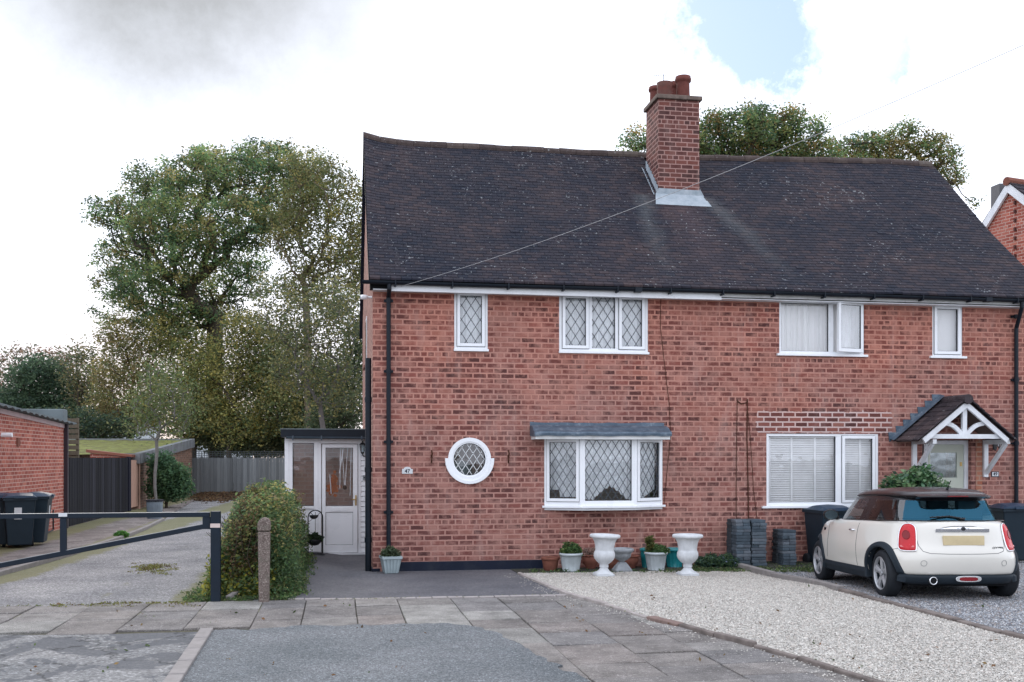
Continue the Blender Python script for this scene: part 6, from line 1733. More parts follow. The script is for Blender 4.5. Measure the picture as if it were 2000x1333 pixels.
# ------------------------------------------------------------------ wheelie bins
def make_bin(label, group, sticker=True):
    t = thing('wheelie_bin', label, 'bin', (0, 0, 0), group)
    b = MB(); w0, w1, d0, d1, h0, h1 = .21, .275, .24, .31, .06, .96
    def ring(w, d, z, yoff): return [(-w, -d + yoff, z), (w, -d + yoff, z), (w, d + yoff, z), (-w, d + yoff, z)]
    A = ring(w0, d0, h0, .03); B_ = ring(w1, d1, h1, 0)
    b._add(A + B_, [(0, 3, 2, 1), (0, 1, 5, 4), (1, 2, 6, 5), (2, 3, 7, 6), (3, 0, 4, 7)])
    for sx in (-.5, .0, .5): b._add([(sx * w0 * 1.0 - .03, -d0 + .03 - .006, h0 + .05), (sx * w0 + .03, -d0 + .024, h0 + .05), (sx * w1 + .035, -d1 - .006, h1 - .15), (sx * w1 - .035, -d1 - .006, h1 - .15)], [(0, 1, 2, 3)]) if False else None
    b.build('body', M_bin, t, bevel=.02)
    r = MB(); frame = [(-w1 - .02, w1 + .02, -d1 - .02, d1 + .02)]
    r.box(-w1 - .02, w1 + .02, -d1 - .02, -d1 + .01, h1 - .05, h1 + .005); r.box(-w1 - .02, w1 + .02, d1 - .01, d1 + .02, h1 - .05, h1 + .005); r.box(-w1 - .02, -w1 + .01, -d1 + .01, d1 - .01, h1 - .05, h1 + .005); r.box(w1 - .01, w1 + .02, -d1 + .01, d1 - .01, h1 - .05, h1 + .005)
    r.build('rim', M_bin, t, bevel=.008)
    l = MB(); n = 6; vs = []
    for i in range(n + 1):
        y = -d1 - .035 + (2 * d1 + .05) * i / n; z = h1 + .012 + .075 * math.sin(math.pi * min(1, (i / n) * .9 + .12)); vs.append([(-w1 - .03, y, h1 + .008), (-w1 * .8, y, z), (0, y, z + .012), (w1 * .8, y, z), (w1 + .03, y, h1 + .008)])
    for i in range(n):
        for j in range(4): l.quad(vs[i][j], vs[i][j + 1], vs[i + 1][j + 1], vs[i + 1][j])
    l.poly([vs[0][k] for k in range(5)][::-1]); l.poly([vs[-1][k] for k in range(5)])
    l.box(-w1 * .35, w1 * .35, -d1 - .07, -d1 - .034, h1 + .0, h1 + .03)
    lid = l.build('lid', M_binlid, t, smooth=False)
    h = MB(); h.tube([(-w1 * .8, d1 + .02, h1 - .03), (-w1 * .8, d1 + .10, h1 + .02), (w1 * .8, d1 + .10, h1 + .02), (w1 * .8, d1 + .02, h1 - .03)], .018, 8); h.build('handle', M_bin, t)
    for sx in (-1, 1):
        wl = MB(); wl.lathe([(0, -.03), (.085, -.03), (.10, -.02), (.10, .02), (.085, .03), (0, .03)], (0, 0, 0), 16); wl.v = [(sx * (w0 + .035) + v[2], d0 + .02 + v[0], .10 + v[1]) for v in wl.v]; wl.build('wheel', M_tyre, t)
    if sticker:
        s = MB(); s.box(-.10, .03, -.300, -.296, .56, .78); s.v = [(x, y + (.96 - z) * .072 - .012 if True else y, z) for x, y, z in s.v]; s.build('sticker', M_label, t)
    return t
def putbin(src, px, py, z, rot, label, first=False):
    x, y = G(px, py, z); o = src if first else copy_tree(src)
    o.location = (x, y, z); o.rotation_euler.z = rot; o['label'] = label; return o
GB = 'wheelie bins beside the red garage'
b0 = make_bin('x', GB); 
putbin(b0, -2, 1069, .06, R(14), 'dark wheelie bin with white sticker, cut off by the left edge', True)
putbin(b0, 37, 1070, .06, R(20), 'dark wheelie bin in the middle of the three by the red garage')
putbin(b0, 66, 1065, .06, R(96), 'dark wheelie bin nearest the black fence, turned sideways with its sticker showing')
def putbin2(x, y, rot, lab):
    o = copy_tree(b0); o.location = (x, y, gz(x, y) + .01); o.rotation_euler.z = rot; o['label'] = lab; o['group'] = 'wheelie bins against the house wall'
    for c in list(o.children):
        if c.name.startswith('sticker'): bpy.data.objects.remove(c)
bxx = WX(1616, 16.45); putbin2(bxx, 16.45, R(5), 'blue lidded wheelie bin under the right downstairs window behind the car')
bxx = WX(1972, 16.3); putbin2(bxx, 16.3, R(-6), 'wheelie bin at the right edge beside the downpipe behind the car')

# ------------------------------------------------------------------ pots and urns along the wall
def zf_(x, y): return gz(x, y) + .018
def pot(px0, px1, py0, py1, kind, mat, label, name='plant_pot', cat='plant pot', group=None, soil=True, Yfix=None):
    pc = (px0 + px1) / 2
    if Yfix is None: x, y = G(pc, py1)
    else: y = Yfix; x = WX(pc, y)
    t0 = x * ST + y * CT; r = (px1 - px0) / 2 / FPX * t0
    z = zf_(x, y); h = H + (HOR - py0) / FPX * t0 - z
    t = athing(name, label, cat, (x, y, z), group)
    m = MB()
    if kind == 'flute':
        fl = lambda i, a: 1 if i not in (1, 2, 3) else 1 - .10 * (.5 + .5 * math.cos(a * 14)) ** .5
        prof = [(r * .70, 0), (r * .72, h * .03), (r * .80, h * .35), (r * .90, h * .80), (r * .93, h * .86), (r * 1.0, h * .87), (r * 1.0, h * .99), (r * .90, h), (r * .86, h * .9)]
        m.lathe(prof, (x, y, z), 56, flute=fl)
    elif kind == 'plain':
        m.lathe([(r * .66, 0), (r * .72, h * .05), (r * .90, h * .72), (r * .90, h * .76), (r * 1.0, h * .78), (r * 1.0, h * .97), (r * .93, h), (r * .84, h * .9)], (x, y, z), 28)
    elif kind == 'belly':
        m.lathe([(r * .5, 0), (r * .56, h * .04), (r * .52, h * .12), (r * .80, h * .35), (r * .90, h * .6), (r * .88, h * .8), (r * .85, h * .86), (r * 1.0, h * .92), (r * 1.0, h), (r * .88, h), (r * .8, h * .85)], (x, y, z), 30)
    elif kind == 'square':
        # square tapered trough
        w0, w1 = r * .62, r * .86
        nfl = 5
        for s in range(4):
            A = R(90 * s + 8)
            ca, sa = math.cos(A), math.sin(A)
            def P(u, d, zz): return (x + u * ca - d * sa, y + u * sa + d * ca, z + zz)
            for k in range(nfl * 2):
                u0, u1 = -1 + 2 * k / (nfl * 2), -1 + 2 * (k + 1) / (nfl * 2); dd = .012 if k % 2 else 0
                m.quad(P(u0 * w0, -w0 + dd, 0), P(u1 * w0, -w0 + dd, 0), P(u1 * w1, -w1 + dd, h * .86), P(u0 * w1, -w1 + dd, h * .86))
                if k: m.quad(P(u0 * w0, -w0, 0), P(u0 * w0, -w0 + .012, 0), P(u0 * w1, -w1 + .012, h * .86), P(u0 * w1, -w1, h * .86))
            m.quad(P(-w1 * 1.08, -w1 * 1.08, h * .85), P(w1 * 1.08, -w1 * 1.08, h * .85), P(w1 * 1.08, -w1 * 1.08, h), P(-w1 * 1.08, -w1 * 1.08, h))
            m.quad(P(-w1 * 1.08, -w1 * 1.08, h), P(w1 * 1.08, -w1 * 1.08, h), P(w1 * .9, -w1 * .9, h), P(-w1 * .9, -w1 * .9, h))
            m.quad(P(-w1 * 1.08, -w1 * 1.08, h * .85), P(-w1, -w1, h * .85), P(w1, -w1, h * .85), P(w1 * 1.08, -w1 * 1.08, h * .85))
    m.build('bowl' if kind != 'square' else 'box', mat, t, smooth=(kind != 'square'), bevel=0)
    if soil:
        s = MB(); s.lathe([(0, h * .915), (r * .80, h * .91)], (x, y, z), 20); s.build('soil', M_soil, t)
    return t, x, y, z, r, h
def tuft(name, label, cat, x, y, z, w, hgt, n, size, pal, seed=1, group=None, stems=14, dome=True, flower=None):
    global npr
    npr = np.random.RandomState(seed); rs = random.Random(seed)
    t = athing(name, label, cat, (x, y, z), group)
    cs = []
    for k in range(n):
        a = rs.uniform(0, 6.28); r = math.sqrt(rs.random()) * w; hh = hgt * (1 - .6 * (r / w) ** 2) * rs.uniform(.15, 1.0) if dome else hgt * rs.uniform(.1, 1)
        cs.append((r * math.cos(a), r * math.sin(a) * .8, hh))
    V, F, C = leaves(np.array(cs), .025, 22, size, pal, .8, .3)
    o = bpy.data.objects.new('foliage', raw_mesh('foliage', V, F, C, [M_leaf])); col.objects.link(o); o.parent = t; o['_abs'] = t['_abs']
    m = MB()
    for c in cs[:stems]: m.tube([(x, y, z), (x + c[0] * .4, y + c[1] * .4, z + c[2] * .6), (x + c[0], y + c[1], z + c[2])], .004, 4)
    m.build('stems', M_bark, t)
    if flower:
        m = MB()
        for c in rs.sample(cs, flower[1]): 
            for q in range(4):
                a = q * 1.57; m.obox((x + c[0] + .006 * math.cos(a), y + c[1] - .02, z + c[2] + .01 + .006 * math.sin(a)), .0055, .003, .0055)
        m.build('flowers', flower[0], t)
    return t
PG1 = [(.08, .16, .055), (.12, .21, .075), (.18, .25, .09), (.055, .11, .05)]
PG2 = [(.14, .18, .07), (.10, .14, .06), (.2, .22, .1)]
_, x, y, z, r, h = pot(742, 784, 1086, 1121, 'square', M_sage, 'pale sage square ribbed planter at the foot of the left downpipe', 'square_planter')
tuft('potted_heather', 'small leafy plant with a white bloom in the sage square planter', 'plant', x, y, z + h * .9, .13, .17, 80, .022, [(.10, .14, .08), (.14, .17, .10), (.07, .10, .06)], 3, flower=(M_upvc, 2))
YW = YF - .28
_, *_r = pot(1057, 1093, 1088, 1116, 'plain', M_terracotta, 'small brown pot on its own at the left end of the pot row')
_, x, y, z, r, h = pot(1092, 1138, 1080, 1117, 'flute', M_palepot, 'pale fluted pot planted with greenery left of the first white urn', group='pale fluted pots')
tuft('potted_shrub', 'low green bushy plant in the pale fluted pot left of the first white urn', 'plant', x, y, z + h * .9, .15, .20, 110, .026, PG1, 4)
_, x, y, z, r, h = pot(1135, 1172, 1083, 1116, 'belly', M_terracotta, 'wide terracotta pot half hidden behind the first white urn', Yfix=YW + .05)
tuft('dried_stalks', 'dry pinkish stalks standing in the terracotta pot behind the first urn', 'plant', x - .03, y, z + h * .9, .12, .12, 26, .016, [(.35, .24, .2), (.4, .3, .26)], 5, dome=False, stems=24)
pot(1178, 1214, 1092, 1117, 'belly', M_terracotta, 'low terracotta pot hidden behind the grey stone bowl', Yfix=YW + .02)
pot(1210, 1250, 1085, 1114, 'belly', M_terracotta, 'terracotta pot right of the grey stone bowl', Yfix=YW + .02)
_, x, y, z, r, h = pot(1249, 1282, 1071, 1112, 'flute', M_teal, 'teal glazed pot left of the planted pale pot', Yfix=YW + .1, group='teal glazed pots')
_, x, y, z, r, h = pot(1296, 1338, 1071, 1112, 'flute', M_teal, 'teal glazed pot tucked behind the second white urn', Yfix=YW + .1, group='teal glazed pots')
_, x, y, z, r, h = pot(1258, 1304, 1078, 1115, 'flute', M_palepot, 'pale fluted pot with a leggy plant between the teal pots', group='pale fluted pots')
tuft('potted_shrub', 'bushy green plant with one tall yellowish stem in the pale pot between the teal pots', 'plant', x + .04, y, z + h * .9, .16, .13, 70, .026, PG1, 6)
bpy.data.objects[-1] if False else None
tuft('leggy_stem', 'tall yellow green stem rising beside the low bushy plant', 'plant', x - .10, y, z + h * .9, .05, .26, 34, .028, [(.20, .19, .06), (.14, .16, .06)], 7, dome=False)
def urn(px0, px1, py0, py1, mat, label, low=False, tilt=0, group=None):
    pc = (px0 + px1) / 2; x, y = G(pc, py1); t0 = x * ST + y * CT; r = (px1 - px0) / 2 / FPX * t0; z = zf_(x, y) + .004; h = H + (HOR - py0) / FPX * t0 - z
    t = athing('garden_urn', label, 'urn', (x, y, z), group)
    hb_ = h * (.235 if not low else .42)
    m = MB()
    if not low:
        prof = [(.28, .245), (.30, .26), (.27, .275), (.30, .29), (.48, .34), (.64, .41), (.70, .48), (.69, .545), (.635, .595), (.60, .61), (.605, .63), (.62, .70), (.68, .81), (.79, .89), (.85, .912), (.97, .925), (1.0, .95), (.99, .985), (.92, 1.0), (.82, .99), (.74, .93), (.5, .7)]
        fl = lambda i, a: (1 - .035 * (.5 + .5 * math.cos(a * 18))) if i in (4, 5, 6, 7, 12, 13) else 1
    else:
        prof = [(.20, .40), (.22, .44), (.5, .52), (.72, .62), (.78, .72), (.76, .78), (.86, .82), (.98, .88), (1, .93), (.98, .97), (.86, 1.0), (.76, .92)]
        fl = lambda i, a: (1 - .05 * (.5 + .5 * math.cos(a * 20))) if i in (2, 3, 4) else 1
    m.lathe([(a * r, b * h) for a, b in prof], (x, y, z), 72, flute=fl)
    bowl = m.build('bowl', mat, t, smooth=True)
    m = MB()
    if not low:
        prof2 = [(.60, .06), (.58, .085), (.46, .105), (.34, .14), (.27, .18), (.25, .20), (.30, .215), (.30, .235), (.26, .25)]
        m.lathe([(a * r, b * h) for a, b in prof2], (x, y, z), 32)
        m.build('stem', mat, t, smooth=True); m = MB(); s = r * .60
        m.prism([(x - s, y - s), (x + s, y - s), (x + s, y + s), (x - s, y + s)], z - .01, z + h * .055)
        s2 = r * .42
        m._add([(x - s, y - s, z + h * .055), (x + s, y - s, z + h * .055), (x + s, y + s, z + h * .055), (x - s, y + s, z + h * .055), (x - s2, y - s2, z + h * .09), (x + s2, y - s2, z + h * .09), (x + s2, y + s2, z + h * .09), (x - s2, y + s2, z + h * .09)], [(0, 1, 5, 4), (1, 2, 6, 5), (2, 3, 7, 6), (3, 0, 4, 7), (4, 5, 6, 7)])
        m.build('foot', mat, t, bevel=.01)
    else:
        s = r * .72; s2 = r * .28
        m._add([(x - s, y - s, z), (x + s, y - s, z), (x + s, y + s, z), (x - s, y + s, z), (x - s, y - s, z + h * .08), (x + s, y - s, z + h * .08), (x + s, y + s, z + h * .08), (x - s, y + s, z + h * .08), (x - s2, y - s2, z + h * .41), (x + s2, y - s2, z + h * .41), (x + s2, y + s2, z + h * .41), (x - s2, y + s2, z + h * .41)], [(0, 1, 5, 4), (1, 2, 6, 5), (2, 3, 7, 6), (3, 0, 4, 7), (4, 5, 9, 8), (5, 6, 10, 9), (6, 7, 11, 10), (7, 4, 8, 11), (8, 9, 10, 11)])
        m.build('foot', mat, t, bevel=.012)
    m = MB(); m.lathe([(0, h * .93), (r * .74, h * .93)], (x, y, z), 24); m.build('soil', M_soil, t)
    if tilt:
        for c in t.children: c.rotation_euler.y = tilt
    return t
urn(1149, 1209, 1044, 1128, M_urn, 'white classical urn with a slightly tilted rim, left of the pair', group='tall white urns', tilt=R(2))
urn(1313, 1373, 1044, 1127, M_urn, 'white classical urn standing upright, right of the pair', group='tall white urns')
urn(1192, 1238, 1071, 1119, M_greyurn, 'low grey stone bowl on a square pedestal between the two white urns', low=True)

# stacks of paving blocks
def stack(px0, px1, py0, py1, nlay, label, seed):
    rs = random.Random(seed)
    y0 = 16.30; x0 = WX(px0, y0); t0 = x0 * ST + y0 * CT; x1 = WX(px1, y0); w = x1 - x0; z = gz(x0, y0) + .05; h = H + (HOR - py0) / FPX * t0 - z; lh = h / nlay
    protos = {}
    for k in range(nlay):
        split = rs.random() < .55
        parts = [(x0, x0 + w * .5 - .002), (x0 + w * .5 + .002, x1)] if split else [(x0, x1)]
        dx, dy = rs.uniform(-.012, .012), rs.uniform(-.015, .015)
        for a, b in parts:
            key = round(b - a, 3); cv = rs.choice([(.075, .10, .125), (.10, .125, .15), (.13, .15, .175), (.085, .10, .12), (.06, .08, .10)])
            m = MB(); m.cc = (*cv, 1); m.box(-(b - a) / 2 + .001, (b - a) / 2 - .001, -.10, .10, .001, lh - .002)
            o = m.build('paving_block', M_block, bevel=.005, seg=1); o.location = ((a + b) / 2 + dx, y0 + .10 + dy, z + k * lh); o.rotation_euler.z = rs.uniform(-.03, .03)
            tag(o, label, 'paving block', 'blocks of ' + label.split(' in ')[1])
        # second row behind
        m = MB(); m.cc = (.05, .06, .07, 1); m.box(-(w) / 2 + .001, (w) / 2 - .001, -.10, .10, .001, lh - .002)
        o = m.build('paving_block', M_block, bevel=.005, seg=1); o.location = ((x0 + x1) / 2 + rs.uniform(-.02, .0), y0 + .305 + rs.uniform(-.01, .01), z + k * lh); o.rotation_euler.z = rs.uniform(-.03, .03)
        tag(o, label, 'paving block', 'blocks of ' + label.split(' in ')[1])
stack(1438, 1466, 1016, 1102, 15, 'dark grey paving block in the tall left stack', 1)
stack(1469, 1497, 1016, 1102, 15, 'dark grey paving block in the tall middle stack', 2)
stack(1529, 1555, 1036, 1101, 12, 'dark grey paving block in the short right stack', 3)

# plant stand by the porch
sx_, sy_ = WX(616, 19.35), 19.35; zg = gz(sx_, sy_)
ps = athing('plant_stand', 'black iron hooped stand holding two hanging planters by the porch', 'plant stand', (sx_, sy_, zg))
hw = 14 / 2000 * 19; zt_ = WZ(616, 997, sy_); m = MB(); zc = zt_ - hw
pts = [(sx_ - hw, sy_, zg), (sx_ - hw, sy_, zc)] + [(sx_ + hw * math.cos(a), sy_, zc + hw * math.sin(a)) for a in [math.pi - math.pi * k / 10 for k in range(1, 10)]] + [(sx_ + hw, sy_, zc), (sx_ + hw, sy_, zg)]
m.tube(pts, .011, 8); m.bar((sx_ - hw * 1.1, sy_ - .12, zg + .012), (sx_ + hw * 1.3, sy_ - .12, zg + .012), .02, .02); m.bar((sx_ - hw, sy_ + .12, zg + .012), (sx_ + hw, sy_ + .12, zg + .012), .02, .02); m.bar((sx_ - hw, sy_ - .14, zg + .012), (sx_ - hw, sy_ + .14, zg + .012), .018, .018); m.bar((sx_ + hw, sy_ - .14, zg + .012), (sx_ + hw, sy_ + .14, zg + .012), .018, .018)
for a in (-1, 0, 1): m.tube([(sx_ + a * hw * .7, sy_, zc + hw * .7), (sx_ + a * hw * .2, sy_, zc + hw * .2)], .005, 5)
m.build('hoop', M_iron, ps)
m = MB(); m.tube([(sx_, sy_, zc + .1), (sx_, sy_, zg + .3)], .004, 5); m.build('chain', M_iron, ps)
def bowl_(cx, cz, r, nm, lab):
    t = athing(nm, lab, 'planter', (cx, sy_, cz)); m = MB(); m.lathe([(0, -r * .75), (r * .5, -r * .65), (r * .85, -r * .3), (r, 0), (r * .95, .012), (r * .85, -.02), (0, -.03)], (cx, sy_, cz), 18); m.build('bowl', M_iron, t, smooth=True); return t
cz1_ = WZ(613, 1012, sy_); bowl_(WX(613, sy_), cz1_ + .04, .085, 'hanging_planter', 'small dark bowl hanging high in the iron hoop stand')
cz2_ = WZ(614, 1058, sy_); bowl_(WX(614, sy_), cz2_ + .03, .145, 'hanging_planter', 'large dark bowl with a plant low in the iron hoop stand')
tuft('potted_trailing_plant', 'dark leafy plant growing in the large hanging bowl by the porch', 'plant', WX(614, sy_), sy_, cz2_ + .02, .13, .13, 60, .022, [(.03, .06, .03), (.05, .09, .04)], 11)

# laurel bush by door 49, flowers in the soil bed, weeds
lb = [( WX(1760, 15.6), 15.6, 1.05, .24, .3, .24), (WX(1795, 15.6), 15.6, 1.18, .26, .3, .24), (WX(1815, 15.6), 15.6, 1.02, .20, .3, .26), (WX(1780, 15.6), 15.6, .65, .38, .35, .35), (WX(1752, 15.6), 15.6, .9, .14, .2, .2)]
zl_ = WZ(1785, 914, 15.6)
dz_ = zl_ - 1.46
lb = [(a, b, c + dz_ + .02, d, e, f) for a, b, c, d, e, f in lb]
M_laurel = attrmat('laurel_leaf', .35, .5, translucent=.25)
tree('laurel_bush', 'glossy dark green laurel bush in front of the right front door', 'bush', (WX(1785, 15.6), 15.6, -.05), (WX(1785, 15.6), 15.6, .35), lb, 230, 36, .045, [(.035, .085, .045), (.05, .12, .06), (.08, .17, .07), (.14, .22, .10)], .035, 80, spread=.075, mind=.085, seg=.12, jit=.02, wob=.02, mat=M_laurel)
for i, (px, py, w_, lab) in enumerate([(1388, 1109, .24, 'blue flowering ground plant right of the second white urn'), (1420, 1108, .22, 'blue flowering ground plant left of the tall block stacks')]):
    x, y = G(px, py); y = 16.4; x = WX(px, y); tuft('flowering_plant', lab, 'plant', x, y, gz(x, y) + .05, w_, .20, 150, .020, [(.06, .12, .07), (.10, .17, .08), (.07, .12, .10)], 30 + i, flower=(simple('blue_petals', (.25, .28, .45), .7), 9), group='blue flowering plants along the wall')
# short weeds and grass scattered on the soil bed, and at the hedge foot
npr = np.random.RandomState(21)
q = []
for k in range(420):
    px = npr.uniform(1345, 1600); py = npr.uniform(1103, 1121); x, y = G(px, py); q.append((x, y, gz(x, y) + .035))
for k in range(60):
    px = npr.uniform(1040, 1345); py = npr.uniform(1116, 1123); x, y = G(px, py); q.append((x, y, gz(x, y) + .03))
for k in range(160):
    x = -1.12 + npr.uniform(-.75, .55); y = 13.1 + abs(npr.normal(0, .35)); q.append((x, y, .03))
for k in range(200):
    x = -1.72 + npr.normal(0, .10); y = npr.uniform(13, 22); q.append((x, y, .03))
for k in range(150):
    x = -.56 + npr.normal(0, .08); y = npr.uniform(13.4, 19); q.append((x, y, gz(x, y) + .03))
V, F, C = leaves(np.array(q), .035, 16, .018, PG1 + PG2, .4, .3)
o = bpy.data.objects.new('ground_cover', raw_mesh('ground_cover', V, F, C, [M_leaf])); col.objects.link(o); tag(o, 'low green weeds scattered along the soil bed and the hedge foot', 'weeds', kind='stuff')
# moss cushions and dead leaves in the lane
q = []
for k in range(70):
    x, y = G(npr.normal(300, 22), npr.normal(1112, 5)); q.append((x, y, .012))
for k in range(40): x, y = G(npr.uniform(100, 380), npr.uniform(1178, 1188)); q.append((x, y, .012))
V, F, C = leaves(np.array(q), .05, 22, .014, [(.24, .24, .07), (.18, .19, .06), (.14, .10, .05)], .15, .3)
o = bpy.data.objects.new('moss', raw_mesh('moss', V, F, C, [M_leaf])); col.objects.link(o); tag(o, 'yellow green moss and dead leaves lying in the lane', 'moss', kind='stuff')
x, y = G(237, 1052); tuft('grass_tuft', 'bright green grass tuft on the kerb of the concrete path', 'grass tuft', x, y, .05, .12, .10, 60, .03, [(.08, .22, .05), (.12, .27, .06)], 44)

# stray gravel kicked on to the paving, leaves and weeds caught in the gravel, moss in the slab joints
npr = np.random.RandomState(33)
def scatter_stones(n):
    V = []; F = []; C = []
    segs = [(g0, g1), (g1, g2), (g2, g3), (g3, g4)]
    base = np.array([(1, 0, 0), (0, 1, 0), (-1, 0, 0), (0, -1, 0), (0, 0, .6)], float)
    for i in range(n):
        a, b = segs[npr.randint(0, 4)]; t = npr.rand(); d = abs(npr.normal(0, .16)) + .05
        x, y = a[0] + (b[0] - a[0]) * t, a[1] + (b[1] - a[1]) * t; L = math.hypot(b[0] - a[0], b[1] - a[1])
        x += (b[1] - a[1]) / L * d; y -= (b[0] - a[0]) / L * d
        s_ = npr.uniform(.005, .012); P = base * s_ * npr.uniform(.7, 1.2, (5, 3)) + np.array([x, y, gz(x, y) + .018]); b0 = len(V) * 5
        V.append(P); F += [(b0 + q, b0 + (q + 1) % 4, b0 + 4) for q in range(4)]; k = npr.uniform(.8, 1.1); C += [(.52 * k, .49 * k, .44 * k)] * 4
    o = bpy.data.objects.new('stray_gravel', raw_mesh('stray_gravel', np.vstack(V), np.array(F), np.array(C), [M_stone])); col.objects.link(o); tag(o, 'stray gravel stones scattered over the paving beside the edging', 'gravel', kind='stuff')
scatter_stones(420)
q = []
for k in range(46):
    px = npr.uniform(1100, 1950); py = npr.uniform(1135, 1320); x, y = G(px, py); q.append((x, y, gz(x, y) + .035))
for k in range(30):
    px = npr.uniform(20, 900); py = npr.uniform(1185, 1330); x, y = G(px, py); q.append((x, y, gz(x, y) + .035))
V, F, C = leaves(np.array(q), .05, 2, .022, [(.22, .12, .06), (.15, .10, .06), (.26, .18, .08), (.10, .14, .06)], .12, .3)
o = bpy.data.objects.new('dead_leaves', raw_mesh('dead_leaves', V, F, C, [M_leaf])); col.objects.link(o); tag(o, 'dead leaves dotted over the gravel, paving and road', 'leaves', kind='stuff')
q = []
for k in range(260):
    px = npr.uniform(0, 1120); x, y = G(px, npr.uniform(1183, 1190)); y = yfar + npr.normal(0, .02)
    if npr.rand() < .55 + .4 * mnoise.noise((x * 1.5, 0, 0)): q.append((x, y, gz(x, y) + .016))
for k in range(150):
    a, b = [(g0, g1), (g1, g2), (s1, s2), (s2, s3)][npr.randint(0, 4)]; t = npr.rand(); q.append((a[0] + (b[0] - a[0]) * t, a[1] + (b[1] - a[1]) * t, gz(*a) + .03))
V, F, C = leaves(np.array(q), .022, 7, .009, [(.14, .17, .06), (.20, .20, .08), (.10, .14, .05)], .3, .3)
o = bpy.data.objects.new('joint_moss', raw_mesh('joint_moss', V, F, C, [M_leaf])); col.objects.link(o); tag(o, 'moss and tiny weeds growing in the paving joints and along the edging', 'moss', kind='stuff')
# ------------------------------------------------------------------ the parked car (local: x right, y forward, z up; rear bumper at y = 0)
wl_ = G(1731, 1167); CY0 = None
CAR_YAW = -TH + R(1.2)
